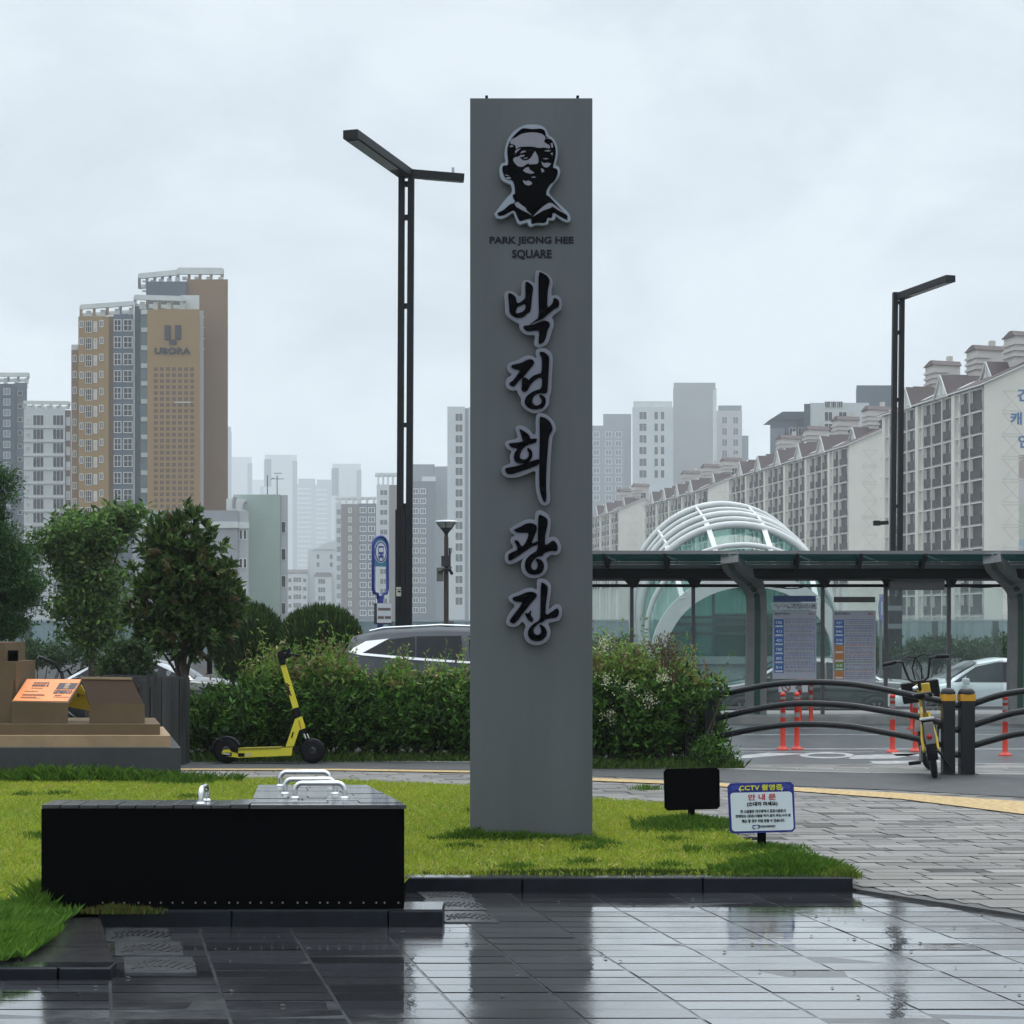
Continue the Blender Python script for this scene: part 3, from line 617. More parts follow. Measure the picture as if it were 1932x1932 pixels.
board('notice_board', 'plain black sign board seen from its back on short post in grass', (1252, 1451), (1357.5, 1448.5), (1358.5, 1526.5), (1254, 1529.5), 12.75, (1305, 13), None, m_bench)
m_nb = mk('notice_blue', (.012, .02, .20), .4, .08); m_nw = mk('notice_white', (.62, .68, .72), .4, .04)
YN = 11.42
nb, q = board('notice_sign', 'blue and white camera surveillance notice sign with red heading at the lawn corner', (1372.4, 1478), (1497.4, 1475), (1501, 1569.3), (1377, 1573), YN, (1438, 16), None, m_nb)
tlx, tly, ax, ay = q[0][0], q[0][1], Vector((q[1][0]-q[0][0], q[1][1]-q[0][1])), Vector((q[3][0]-q[0][0], q[3][1]-q[0][1]))
def nbp(u, v, d=0): p = Vector(q[0])+ax*u+ay*v; return Vector((p.x, YN-d, p.y))
lp = []
for (u, v), s in (((.035, .19), 0), ((.965, .19), 1), ((.965, .955), 2), ((.035, .955), 3)):
    for a in np.linspace(0, math.pi/2, 5):
        ang = math.pi+s*math.pi/2+a; cu, cv = (.05 if s in (0, 3) else -.05), (.06 if s in (0, 1) else -.06)
        pp = nbp(u+cu+.05*math.cos(ang), v+cv+.06*math.sin(ang)); lp.append((pp.x, pp.z))
relief([lp], 'white_field', m_nw, YN-.002, .003, nb, sm=False)
tilt = math.atan2(ax.y, ax.x); BT = Matrix.Rotation(-tilt, 3, 'Y') @ FRONT
wd = ax.length; hd = ay.length
for body, u, v, w, h, mt, bo in (('CCTV 촬영중', .5, .095, .65, .115, mk('lemon', (.75, .72, .03), .4, .05), .014), ('안 내 문', .51, .285, .42, .125, mk('notice_red', (.45, .012, .03), .4, .05), .02),
        ('(손대지 마세요)', .51, .425, .46, .095, m_blk, .03), ('현 시설물은 대구광역시 공공시설로서', .515, .565, .68, .065, m_blk, .015),
        ('현행법상 (공공)기물을 허가 없이 파손,낙서 등', .515, .66, .83, .065, m_blk, .015), ('훼손 할 경우 처벌 받을 수 있습니다.', .515, .755, .65, .065, m_blk, .015), ('대구공공시설관리공단', .565, .868, .25, .045, m_blk, .01)):
    text(body, 'lettering', mt, nb, nbp(u, v, .0035), w*wd, h*hd, bo, BT, .003)
b = MB()
for u0, v0, pts in ((.40, .875, [(-.0, -.03), (-.045, -.03), (-.05, .035), (-.01, .035)]), (.40, .875, [(.01, -.035), (.045, -.035), (.045, .02), (.02, .03)])):
    for p0, p1 in zip(pts[:-1], pts[1:]): b.bar(nbp(u0+p0[0], v0+p0[1], .004), nbp(u0+p1[0], v0+p1[1], .004), .005, .003, (0, 1, 0))
b.build('emblem', mk('emblem_navy', (.02, .04, .16), .4, .05), nb)
for s in (-1, 1):
    b = MB(); c = .5+s*.41
    b.prism([nbp(c-s*.07, .03, .003), nbp(c+s*.05, .07, .003), nbp(c+s*.02, .15, .003), nbp(c-s*.085, .115, .003)], (0, .002, 0))
    b.build('camera_icon', mk('icon_blue', (.03, .05, .28), .4, .05), nb)
    b = MB(); b.prism([nbp(c-s*.07, .115, .0045), nbp(c-s*.095, .17, .0045), nbp(c-s*.11, .165, .0045), nbp(c-s*.085, .11, .0045)], (0, .002, 0)); b.build('camera_lens', m_nw, nb)
# ------------------------------------------------------------------ model house sculpture with heritage panel
m_tan = mk('painted_tan', (.20, .135, .075), .6, .1, 4, .1); m_tan2 = mk('painted_brown', (.125, .088, .052), .8, .14, 3, .1, spec=.2)
m_pin = mk('pale_pine', (.31, .21, .12), .6, .15, 5); m_dgr = mk('plinth_grey', (.034, .036, .042), .7, .25, 2.5, .2)
m_org = mk('panel_orange', (.85, .26, .075), .45, .05); m_yl = mk('panel_yellow', (.62, .44, .02), .5, .08)
YH = 16.62
def shbox(xr, y0, dep, z0, z1): return MB().prism([(-6.4, y0, z0), (xr, y0, z0), (xr-.24*dep, y0+dep, z0), (-6.4, y0+dep, z0)], (0, 0, z1-z0))
mh = thing('house_sculpture', 'tan sculpture of small gabled houses on a stepped grey plinth with an orange heritage panel', 'sculpture', (-4.2, 17.2, 0))
b = shbox(X_(341, YH), YH, 1.75, -.12, Z_(1411, YH)); b.build('plinth', m_dgr, mh)
b = shbox(X_(322, YH+.1), YH+.1, 1.5, Z_(1411, YH)+.001, Z_(1388, YH+.1)); b.build('tier', m_pin, mh)
zt = Z_(1366.5, YH+.22)
b = shbox(X_(302, YH+.22), YH+.22, 1.2, Z_(1388, YH+.1)+.001, zt); b.build('tier', m_tan2, mh)
Yw = YH+.34
def loopY(pts, y0, y1):  # list of (px,py) at front depth y0, sheared back
    return [Vector((X_(x, y0), y0, Z_(y, y0))) for x, y in pts]
# left house: wall, roof panel, gable ribs
b = MB(); b.prism(loopY(((21, 1366.5), (126.5, 1366.5), (127.5, 1325.5), (23, 1323.5)), Yw, 0), (0, .03, 0)); b.build('front_wall', m_tan2, mh)
eL, eR = P(22, 1324, Yw), P(128, 1325.5, Yw); rL, rR = P(50.5, 1281, Yw+.42), P(155.5, 1281.5, Yw+.42)
b = MB(); nrm = (eR-eL).cross(rL-eL).normalized()
b.prism([eL, eR, rR, rL], nrm*.03 if nrm.y > 0 else nrm*-.03); b.build('roof', m_tan, mh)
nn = nrm if nrm.y < 0 else -nrm
def rp(u, v, d=.002): return eL.lerp(eR, u).lerp(rL.lerp(rR, u), v)+nn*d
b = MB(); b.prism([rp(.012, .03), rp(.985, .03), rp(.985, .975), rp(.012, .975)], nn*.004); pan = b.build('heritage_panel', m_org, mh)
ux = (eR-eL).normalized(); uy = (rL-eL).normalized(); BR = Matrix((ux, uy, nn)).transposed()
m_ink = mk('panel_ink', (.03, .022, .03), .5, .1)
wu, wv = (eR-eL).length, (rL-eL).length
b = MB(); b.prism([rp(.645, .53, .0065), rp(.97, .53, .0065), rp(.975, .80, .0065), rp(.645, .80, .0065)], nn*.002); b.build('emblem_field', m_ink, pan)
m_tem = mk('emblem_tan', (.5, .33, .2), .5, .05)
b = MB()
for v0, v1, a in ((.555, .575, .05), (.59, .605, .04), (.715, .73, .045)): b.prism([rp(.81-a, v0, .009), rp(.81+a, v0, .009), rp(.81+a, v1, .009), rp(.81-a, v1, .009)], nn*.001)
for k in range(4): b.prism([rp(.775+k*.02, .61, .009), rp(.785+k*.02, .61, .009), rp(.785+k*.02, .71, .009), rp(.775+k*.02, .71, .009)], nn*.001)
b.prism([rp(.755, .735, .009), rp(.865, .735, .009), rp(.81, .785, .009)], nn*.001); b.build('temple_emblem', m_tem, pan)
text('unesco', 'lettering', m_ink, pan, rp(.805, .42, .0065), .33*wu, .16*wv, .04, BR, .003)
b = MB()
def line(u0, u1, v, h): b.prism([rp(u0, v-h/2, .0065), rp(u1, v-h/2, .0065), rp(u1, v+h/2, .0065), rp(u0, v+h/2, .0065)], nn*.002)
for u0, u1, v, h in ((.185, .47, .80, .05), (.185, .42, .69, .085), (.44, .485, .69, .085), (.20, .40, .57, .02), (.12, .36, .43, .02), (.12, .50, .29, .025), (.12, .53, .25, .012), (.12, .40, .18, .025), (.12, .48, .14, .012), (.70, .82, .27, .025), (.69, .97, .2, .02)):
    u = u0
    while u < u1-.01:
        w = random.uniform(.02, .05); line(u, min(u+w, u1), v, h); u += w+.008
b.build('text_lines', m_ink, pan)
# yellow board seen through the open gable, and the right half house
gp = [P(127, 1333, Yw+.5), P(152, 1290, Yw+.5), P(170, 1326, Yw+.5), P(169, 1341, Yw+.5), P(127, 1332, Yw+.5)]
b = MB(); b.prism(gp[:4], (0, .02, 0)); yb = b.build('yellow_board', m_yl, mh)
b = MB(); b.prism([P(146, 1309, Yw+.497), P(149.5, 1308, Yw+.497), P(149.5, 1315, Yw+.497), P(146, 1315, Yw+.497)], (0, .002, 0)); b.bar(P(151, 1310, Yw+.497), P(160, 1313, Yw+.497), .012, .003); b.build('printed_mark', m_ink, yb)
b = MB(); b.prism(loopY(((168.5, 1326.5), (271, 1327.5), (272.5, 1367.5), (168.5, 1367.5)), Yw, 0), (0, .03, 0)); b.build('front_wall', m_tan2, mh)
e0, e1, r0, r1 = P(168, 1326.5, Yw), P(271, 1327.5, Yw), P(153.5, 1281.5, Yw+.42), P(248.5, 1282.5, Yw+.42)
n2 = (e1-e0).cross(r0-e0).normalized(); n2 = n2 if n2.y > 0 else -n2
b = MB(); b.prism([e0, e1, r1, r0], n2*.03); b.build('roof', mk('roof_brown', (.04, .025, .016), .9, .12, 4, spec=.1), mh)
b = MB(); b.bar(r0+Vector((0, 0, .012)), r1+Vector((0, 0, .012)), .03, .022); b.build('ridge_strip', m_pin, mh)
b = MB()
for x1, y1, d in ((22, 1283, .0), (30, 1248, .06), (10, 1212, .1)): b.box(-6.2, X_(x1, Yw+.1+d), Yw+.1+d, Yw+.8+d, zt+.001, Z_(y1, Yw+.1+d))
b.build('stepped_block', m_tan2, mh)
MB().box(X_(10, Yw+.3), X_(32.5, Yw+.3), Yw+.29, Yw+.34, zt, Z_(1227, Yw+.3)).build('black_panel', m_bench, mh)
# weathered stave planter behind it
pl_ = thing('stave_planter', 'round weathered dark timber stave planter behind the tan house sculpture', 'planter', (X_(268, 19.2), 19.25, ZS))
b = MB(); n = 26
for i in range(n):
    a0, a1 = 2*math.pi*i/n, 2*math.pi*(i+.93)/n; r = .49+random.uniform(-.008, .008); zt2 = .93+random.uniform(-.02, .02); c = pl_.location
    q = [Vector((c.x+rr*math.cos(a), c.y+rr*math.sin(a), ZS)) for rr, a in ((r-.03, a0), (r, a0), (r, a1), (r-.03, a1))]; b.prism(q, (0, 0, zt2))
b.build('staves', mk('weathered_timber', (.032, .032, .034), .45, .85, 16, .3, 40, streak=.06), pl_)
MB().cyl(pl_.location+Vector((0, 0, .8)), pl_.location+Vector((0, 0, .84)), .46, 20).build('soil', MATS['bed_soil'], pl_)
# black bicycle parked behind the sculpture: only its bars rise above it
bk = thing('bicycle', 'black bicycle behind the tan house sculpture, only its handlebar rising above it', 'bicycle', (X_(110, 18.75), 18.75, ZS)); m_bp = mk('bike_black', (.01, .01, .012), .35, .2)
c = bk.location
b = MB().tube([P(92, 1246, 18.6), P(104, 1252, 18.68), P(112, 1266, 18.75), P(118, 1268, 18.8), P(126, 1262, 18.9), P(133, 1272, 19.0)], .014, 8); b.build('handlebar', m_bp, bk)
MB().tube([P(72, 1239.5, 18.5), P(80, 1241.5, 18.53), P(93, 1247, 18.6)], [.02, .019, .017], 10).build('grip', m_bp, bk)
MB().tube([P(116, 1267, 18.78), P(122, 1300, 18.78), P(130, 1330, 18.78)], .02, 10).build('stem', m_bp, bk)
MB().tube([c+Vector((.05, 0, .55)), c+Vector((-.45, 0, .32)), c+Vector((-.95, .02, .33)), c+Vector((-.6, 0, .65))], .018, 8).build('frame', m_bp, bk)
for dx in (-.05, -1.0):
    w = MB().tube([c+Vector((dx+.30*math.cos(a), 0, .31+.30*math.sin(a))) for a in np.linspace(0, 2*math.pi, 25)[:-1]], .02, 6, True); w.build('wheel', m_bp, bk)
MB().lathe([(0, .03), (.08, .025), (.10, 0), (.05, -.02)], c+Vector((-.6, 0, .70)), 12).build('saddle', m_bp, bk)

# ------------------------------------------------------------------ kick scooter
YS = 19.3; SO = (355, 1194.5, .1504)
def sp(x, y, dy=0): return Vector((X_(SO[0]+SO[2]*x, YS), YS+dy, Z_(SO[1]+SO[2]*y, YS)))
m_sy = mk('scooter_yellow', (.62, .55, .035), .35, .06); m_sk = mk('scooter_black', (.004, .004, .006), .45, .2, spec=.2)
ks = thing('kick_scooter', 'yellow and black electric kick scooter standing on the path before the hedge', 'scooter', (sp(1000, 1640).x, YS, ZS))
def slab2(pts, w, name, mat, par, dy=0): return MB().prism([sp(x, y, -w/2+dy) for x, y in pts], (0, w, 0)).build(name, mat, par)
slab2([(440,1480),(455,1460),(540,1455),(640,1452),(1320,1428),(1305,1530),(650,1557),(570,1548),(455,1532),(435,1505)], .15, 'deck', m_sy, ks)
slab2([(640,1440),(1180,1424),(1182,1440),(640,1460)], .165, 'deck_mat', mk('deck_mat', (.22, .19, .012), .6, .1), ks)
slab2([(1180,1424),(1400,1416),(1400,1470),(1180,1470)], .12, 'deck_nose', m_sk, ks); slab2([(530,1448),(640,1444),(640,1500),(560,1480)], .16, 'rear_clamp', m_sk, ks)
slab2([(1225,1424),(1345,1075),(1425,1040),(1470,1190),(1395,1217),(1325,1424)], .055, 'neck', m_sy, ks)
slab2([(1383,1095),(1400,1090),(1425,1190),(1408,1200)], .062, 'reflector', mk('amber', (.45, .2, .01), .3, .1), ks); slab2([(1312,1240),(1332,1236),(1312,1310),(1292,1314)], .062, 'slot', m_sk, ks)
st = slab2([(1160,405),(1222,392),(1385,928),(1316,945)], .05, 'stem', m_sy, ks)
slab2([(1316,945),(1385,930),(1430,1040),(1348,1075)], .052, 'fold_joint', m_sk, ks); slab2([(1390,1218),(1480,1190),(1490,1262),(1425,1262)], .05, 'fork_crown', m_sk, ks)
slab2([(1125,290),(1130,240),(1200,212),(1280,195),(1290,240),(1300,290),(1215,330),(1225,392),(1160,405)], .07, 'display_head', m_sk, ks)
b = MB().tube([sp(1230, 262, -.24), sp(1225, 258, -.1), sp(1225, 258, .1), sp(1230, 262, .24)], .014, 8); b.build('handlebar', m_sk, ks)
for s in (-1, 1): MB().tube([sp(1228, 262, s*.13), sp(1232, 262, s*.26)], .019, 10).build('grip', m_sk, ks)
MB().tube([sp(1290, 262, -.1), sp(1350, 268, -.13), sp(1420, 275, -.16)], [.014, .009, .006], 8).build('brake_lever', m_sk, ks)
for s in (-1, 1):
    MB().cyl(sp(1455 if s < 0 else 1485, 1262, s*.03), sp(1480 if s < 0 else 1510, 1322, s*.03), .009).build('fork_spring', m_chr, ks)
    MB().bar(sp(1480, 1320, s*.05), sp(1562, 1475, s*.05), .035, .012).build('fork_leg', m_sk, ks)
for cx, cy, rr in ((480, 1482, .140), (1562, 1478, .136)):
    p = sp(cx, cy); p.z = ZS+rr+.002
    w = MB().lathe([(rr*.62, -.03), (rr*.9, -.032), (rr, -.018), (rr, .018), (rr*.9, .032), (rr*.62, .03)], p, 28, 'Y').build('wheel', m_sk, ks)
    MB().lathe([(rr*.2, -.034), (rr*.64, -.02), (rr*.64, .02), (rr*.2, .034)], p, 20, 'Y').build('hub', mk('hub_dark', (.02, .021, .025), .3, .2), w)
p = sp(480, 1482); b = MB(); arc = [(p.x+.162*math.cos(a), p.z+.162*math.sin(a)) for a in np.linspace(R(25), R(165), 12)]; arc2 = [(p.x+.152*math.cos(a), p.z+.152*math.sin(a)) for a in np.linspace(R(25), R(165), 12)]
for i in range(11): b.prism([(arc[i][0], YS-.05, arc[i][1]), (arc[i+1][0], YS-.05, arc[i+1][1]), (arc2[i+1][0], YS-.05, arc2[i+1][1]), (arc2[i][0], YS-.05, arc2[i][1])], (0, .1, 0))
b.bar(sp(345, 1325), sp(420, 1335), .08, .012); b.build('mudguard', mk('guard_grey', (.03, .032, .04), .4, .2), ks)
slab2([(445,1495),(560,1492),(560,1535),(450,1535)], .16, 'rear_light', m_sk, ks); slab2([(455,1500),(540,1505),(540,1518),(455,1512)], .165, 'light_strip', mk('strip_white', (.7, .7, .66), .4, .05), ks)
slab2([(640,1500),(720,1498),(720,1545),(640,1545)], .156, 'port_cover', m_sk, ks); slab2([(728,1500),(810,1497),(810,1540),(728,1543)], .154, 'sticker', mk('sticker_pale', (.5, .46, .2), .5, .3, 80), ks)
MB().cyl(sp(1365, 1530, -.05), sp(1425, 1655, -.12), .008).build('kickstand', m_sk, ks)
ang = math.atan2(-(775-640), (1285-1255)*1.0); dv = (sp(1295, 790)-sp(1245, 630)).normalized(); ndir = Vector((0, -1, 0)); BT2 = Matrix((dv, ndir.cross(dv), ndir)).transposed()
text('deer', 'lettering', m_sk, st, sp(1268, 708, -.0265), .15, .046, .035, BT2, .003)

# ------------------------------------------------------------------ hedges and shrubs
LM = leafmat('leaf', .5, .34); m_bark = mk('bark', (.06, .045, .035), .85, .3, 12, .5, 40)
def clumps(n, lobes, k, sig, shell=.5):
    c, _ = lobes_pts(k, lobes, shell); i = np.random.randint(k, size=n)
    return c[i]+np.random.normal(size=(n, 3))*sig, c
def hedge(name, label, lobes, nclus, leaf, cols, top=None, topz=.8, per=7, group=None, core=None, sprigs=0):
    base = (lobes[len(lobes)//2][0], lobes[len(lobes)//2][1], ZS)
    t = thing(name, label, 'hedge', base, 0, group)
    c, _ = lobes_pts(nclus, lobes, .62); c = c[c[:, 2] > ZS+.08]; n = len(c)
    cen = np.repeat(c, per, 0); main = np.repeat(rand_dirs(n, .55), per, 0); main /= np.linalg.norm(main, axis=1, keepdims=True)
    d = main*.55+rand_dirs(n*per, .12)*.85
    pos = cen+main*np.random.uniform(0, leaf*1.6, (n*per, 1)); sz = leaf*np.random.uniform(.6, 1.25, n*per)
    col = palette(n*per, cols, .28)
    if top is not None:
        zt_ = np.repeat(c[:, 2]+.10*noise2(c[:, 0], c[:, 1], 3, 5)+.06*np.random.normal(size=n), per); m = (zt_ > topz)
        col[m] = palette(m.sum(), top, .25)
    if sprigs:                                            # young shoots standing out of the top
        k = np.random.choice(n, sprigs, p=np.exp(6*(c[:, 2]-c[:, 2].max()))/np.exp(6*(c[:, 2]-c[:, 2].max())).sum()); m = 14
        h = np.linspace(0, 1, m)[None, :, None]; dirn = rand_dirs(sprigs, 1.6)*.15*np.random.uniform(.4, 1.6, (sprigs, 1))
        pp = (c[k][:, None, :]+dirn[:, None, :]*h).reshape(-1, 3); dd = rand_dirs(sprigs*m, .35)
        pos = np.concatenate([pos, pp]); d = np.concatenate([d, dd]); sz = np.concatenate([sz, leaf*np.random.uniform(.5, .95, sprigs*m)])
        col = np.concatenate([col, np.repeat(palette(sprigs, top, .2), m, 0)*np.random.uniform(.8, 1.2, (sprigs*m, 1))])
    leaf_obj('foliage', pos, d, sz, col, LM, t, .34, .12, loc=base)
    b = MB()
    for _ in range(28):
        l = random.choice(lobes); x0, y0 = l[0]+random.uniform(-1, 1)*l[3]*.8, l[1]+random.uniform(-.6, .6)*l[4]
        b.tube([(x0, y0, ZS-.02), (x0+random.uniform(-.06, .06), y0, .3), (x0+random.uniform(-.15, .15), y0+random.uniform(-.1, .1), l[2]+l[5]*.4)], [.012, .010, .006], 5)
    b.build('stems', m_bark, t); return t
GRN = ((.034, .088, .013), (.06, .145, .02), (.10, .22, .03), (.045, .105, .018), (.016, .042, .009))
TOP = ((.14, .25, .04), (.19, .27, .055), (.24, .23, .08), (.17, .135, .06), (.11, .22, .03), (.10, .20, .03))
lob = []
for i in range(15):
    px = 375+i*38; yy = 20.35+.15*math.sin(i*1.7); hh = .93+.09*math.sin(i*2.1)+.05*math.sin(i*5.3)+(.08 if 6 <= i <= 8 else 0)-((.34, .22, .10)[i] if i < 3 else 0)-(.09 if i > 7 else 0)
    lob.append((X_(px, yy), yy, ZS+hh*.52, .26, .62, hh*.50))
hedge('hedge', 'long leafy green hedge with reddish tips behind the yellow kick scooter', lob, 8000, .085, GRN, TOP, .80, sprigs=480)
lob = []
for i in range(8):
    px = 1118+i*29; yy = 19.4+.1*math.sin(i*2.3)+(.55 if i >= 5 else 0); hh = (1.0, 1.06, .96, 1.04, .95, 1.0, .93, .62)[i]
    lob.append((X_(px, yy), yy, ZS+hh*.52, .23, .55, hh*.50))
lob.append((X_(1326, 19.15), 19.15, Z_(1312, 19.15), .24, .16, .17))
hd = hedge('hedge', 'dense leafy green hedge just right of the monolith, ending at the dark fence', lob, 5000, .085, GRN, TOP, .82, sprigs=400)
fl = np.array([(X_(px, 18.85)+random.gauss(0, .05), 18.84+random.gauss(0, .03), Z_(py, 18.85)+random.gauss(0, .045)) for px, py in ((1145, 1283), (1187, 1297), (1140, 1214), (1225, 1322), (1150, 1350), (1253, 1278)) for _ in range(70)])
leaf_obj('blossom', fl, rand_dirs(len(fl), .2), np.full(len(fl), .022), palette(len(fl), ((.42, .45, .26), (.5, .5, .36)), .15), LM, hd, .9, .1, loc=tuple(hd.location))
# bare reddish sprig shrub standing in the right hedge
sg = thing('sprig_shrub', 'thin reddish twiggy shrub rising above the hedge right of the monolith', 'shrub', (X_(1262, 19.3), 19.3, ZS)); b = MB(); tips = []
for i in range(22):
    x0 = X_(1262, 19.3)+random.uniform(-.04, .04); top_ = P(1262+random.gauss(0, 26), random.uniform(1192, 1240), 19.3+random.uniform(-.15, .15))
    mid = Vector((x0, 19.3, .85)).lerp(top_, .5)+Vector((random.uniform(-.05, .05), 0, .03)); b.tube([(x0, 19.3, .5 if i else ZS), mid, top_], [.006, .004, .002], 5)
    tips += [mid.lerp(top_, s)+Vector((random.gauss(0, .03), random.gauss(0, .03), random.gauss(0, .02))) for s in np.random.uniform(.1, 1.05, 26)]
b.build('twigs', mk('twig_red', (.11, .05, .035), .7, .2), sg)
tp = np.array([t_[:] for t_ in tips]); leaf_obj('foliage', tp, rand_dirs(len(tp), .2), np.random.uniform(.03, .055, len(tp)), palette(len(tp), ((.16, .10, .06), (.10, .06, .045), (.14, .14, .06), (.09, .11, .04)), .2), LM, sg, .3, .1, loc=tuple(sg.location))
# weed at the hedge end by the fence post
wd_ = thing('weed_bush', 'low dark green weedy bush at the foot of the left fence post', 'bush', (X_(1365, 18.7), 18.7, ZS))
c, cc = clumps(1500, [(X_(1362, 18.7), 18.7, .02, .19, .15, .16), (X_(1340, 18.7), 18.75, .05, .2, .15, .2)], 60, .03)
leaf_obj('foliage', c, rand_dirs(len(c), .4), np.random.uniform(.03, .07, len(c)), palette(len(c), GRN, .25), LM, wd_, .4, .1, loc=tuple(wd_.location))
b = MB(); c0 = P(1380, 1440, 18.7); b.tube([c0, P(1378, 1400, 18.7), P(1386, 1372, 18.7)], [.006, .005, .003], 5); b.build('stem', m_bark, wd_)

def tree(name, label, cat, base, trunk, lobes, nleaf, leaf, cols, k, sig, up=.3, aspect=.4, whorl=0, group=None, top=None, topfrac=.12, shell=.35, limbs=14):
    t = thing(name, label, cat, base, 0, group); c, cc = lobes_pts(k, lobes, shell)
    if whorl:
        c2, d0 = lobes_pts(nleaf//whorl, lobes, .45); n = len(c2)
        ax_ = d0*.7+np.random.normal(size=(n, 3))*.35; ax_[:, 2] += .45; ax_ /= np.linalg.norm(ax_, axis=1, keepdims=True)
        axr = np.repeat(ax_, whorl, 0); pos = np.repeat(c2, whorl, 0)+axr*np.random.uniform(0, leaf*.5, (n*whorl, 1)); d = axr*.75+rand_dirs(n*whorl, 0)*.75
        col = palette(n*whorl, cols, .22)
        if top is not None:
            m = np.repeat(np.random.rand(n) < topfrac, whorl); col[m] = palette(m.sum(), top, .2); d[m] = axr[m]+rand_dirs(m.sum(), 0)*.4
    else:
        i = np.random.randint(k, size=nleaf); pos = c[i]+np.random.normal(size=(nleaf, 3))*np.array((sig, sig, sig*.6)); d = rand_dirs(nleaf, up)
        col = palette(nleaf, cols, .2)*(1+.22*np.random.RandomState(3).normal(size=k))[i][:, None].clip(.5, 1.6)
    leaf_obj('crown', pos, d, leaf*np.random.uniform(.65, 1.25, len(pos)), col, LM, t, aspect, .1, loc=base)
    b = MB(); base_v = Vector(base); top_ = Vector(trunk[0]); r = trunk[1]
    b.tube([base_v-Vector((0, 0, .05)), base_v.lerp(top_, .5)+Vector((r*.5, 0, 0)), top_], [r*1.25, r, r*.75], 10)
    for j in range(limbs):
        e = Vector(c[j % k]); s = base_v.lerp(top_, random.uniform(.45, 1)); m = s.lerp(e, .5)+Vector((0, 0, .06*(e-s).length)); b.tube([s, m, e], [r*.5, r*.33, r*.12], 6)
    b.build('trunk', m_bark, t); return t
def lob_(px, py, Y, rx, rz, ry=None): p = P(px, py, Y); return (p.x, p.y, p.z, rx/F*Y, (ry or rx)/F*Y, rz/F*Y)
Yp = 20.9
tree('photinia_tree', 'dark reddish green broadleaf tree with whorled leaves behind the planter', 'tree', (X_(345, Yp), Yp, ZS), (P(345, 1220, Yp), .045),
     [lob_(345, 1110, Yp, 78, 78), lob_(330, 1040, Yp, 60, 52), lob_(258, 1080, Yp, 16, 26), lob_(432, 1085, Yp, 16, 22), lob_(408, 1040, Yp, 18, 22), lob_(275, 1020, Yp, 14, 20), lob_(345, 968, Yp, 12, 16), lob_(378, 972, Yp, 10, 14), lob_(300, 975, Yp, 10, 16), lob_(448, 1140, Yp, 14, 20), lob_(248, 1150, Yp, 12, 22), lob_(362, 1000, Yp, 34, 36), lob_(318, 1000, Yp, 26, 28), lob_(400, 1130, Yp, 55, 70), lob_(290, 1150, Yp, 52, 60), lob_(350, 1190, Yp, 85, 45), lob_(425, 1150, Yp, 28, 40)],
     10500, .125, ((.040, .080, .020), (.062, .115, .028), (.026, .054, .015), (.11, .155, .045)), 60, .1, whorl=9, top=((.11, .085, .04), (.13, .105, .05), (.10, .10, .04)), topfrac=.10)
Yg = 32.0
tree('light_green_tree', 'light green fine leaved tree between the pine and the dark reddish tree', 'tree', (X_(170, Yg), Yg, ZF+.5), (P(172, 1140, Yg), .07),
     [lob_(175, 1010, Yg, 78, 46), lob_(120, 1030, Yg, 60, 36), lob_(225, 985, Yg, 48, 26), lob_(170, 1085, Yg, 66, 55), lob_(165, 1150, Yg, 62, 60), lob_(170, 1200, Yg, 55, 34), lob_(85, 1030, Yg, 30, 20), lob_(150, 975, Yg, 34, 18), lob_(265, 970, Yg, 22, 10)],
     16000, .115, ((.075, .14, .03), (.10, .18, .04), (.045, .10, .022), (.14, .23, .055)), 260, .13, up=.1, aspect=.45, shell=.25)
Yt = 30.5
tree('pine_tree', 'dark green tree with drooping branches at the left edge', 'tree', (X_(-40, Yt), Yt, ZF+.5), (P(-35, 1000, Yt), .12),
     [lob_(-12, 930, Yt, 26, 55), lob_(-18, 1010, Yt, 40, 40), lob_(0, 1050, Yt, 52, 30), lob_(35, 1062, Yt, 40, 12), lob_(-20, 1105, Yt, 80, 36), lob_(55, 1105, Yt, 42, 16), lob_(40, 1135, Yt, 36, 14), lob_(-20, 1160, Yt, 66, 36), lob_(15, 1186, Yt, 30, 12)],
     42000, .10, ((.020, .065, .014), (.035, .095, .02), (.055, .135, .028)), 170, .13, up=-.1, aspect=.22, shell=.2)
def yew(label, px, py, rx, rz, Y):
    bz = ZI; base = (X_(px, Y), Y, bz); t = thing('yew_bush', label, 'bush', base, 0, 'clipped round evergreen bushes by the road')
    l = [lob_(px, py, Y, rx, rz), lob_(px-rx*.4, py+rz*.3, Y, rx*.6, rz*.8), lob_(px+rx*.4, py+rz*.3, Y, rx*.6, rz*.8)]
    c, dd = lobes_pts(15000, l, .8); d = dd*.5+rand_dirs(len(c), 0)*.35; d[:, 2] += 1.0
    leaf_obj('foliage', c, d, np.random.uniform(.07, .17, len(c)), palette(len(c), ((.028, .062, .013), (.045, .088, .018), (.062, .11, .024), (.015, .034, .010)), .22), LM, t, .16, .03, loc=base)
    b = MB()
    for k in range(12): b.tube([(base[0]+random.uniform(-.1, .1), Y, bz-.05), (base[0]+random.uniform(-.4, .4), Y, bz+.4), (base[0]+random.uniform(-.7, .7)*rx/F*Y*1.2, Y+random.uniform(-.3, .3), bz+.9)], [.025, .018, .008], 5)
    b.build('stems', m_bark, t)
yew('round clipped evergreen bush behind the rear of the grey car', 605, 1212, 76, 64, 30.6)
yew('clipped evergreen bush half hidden by the dark reddish tree', 470, 1215, 66, 70, 31.2)
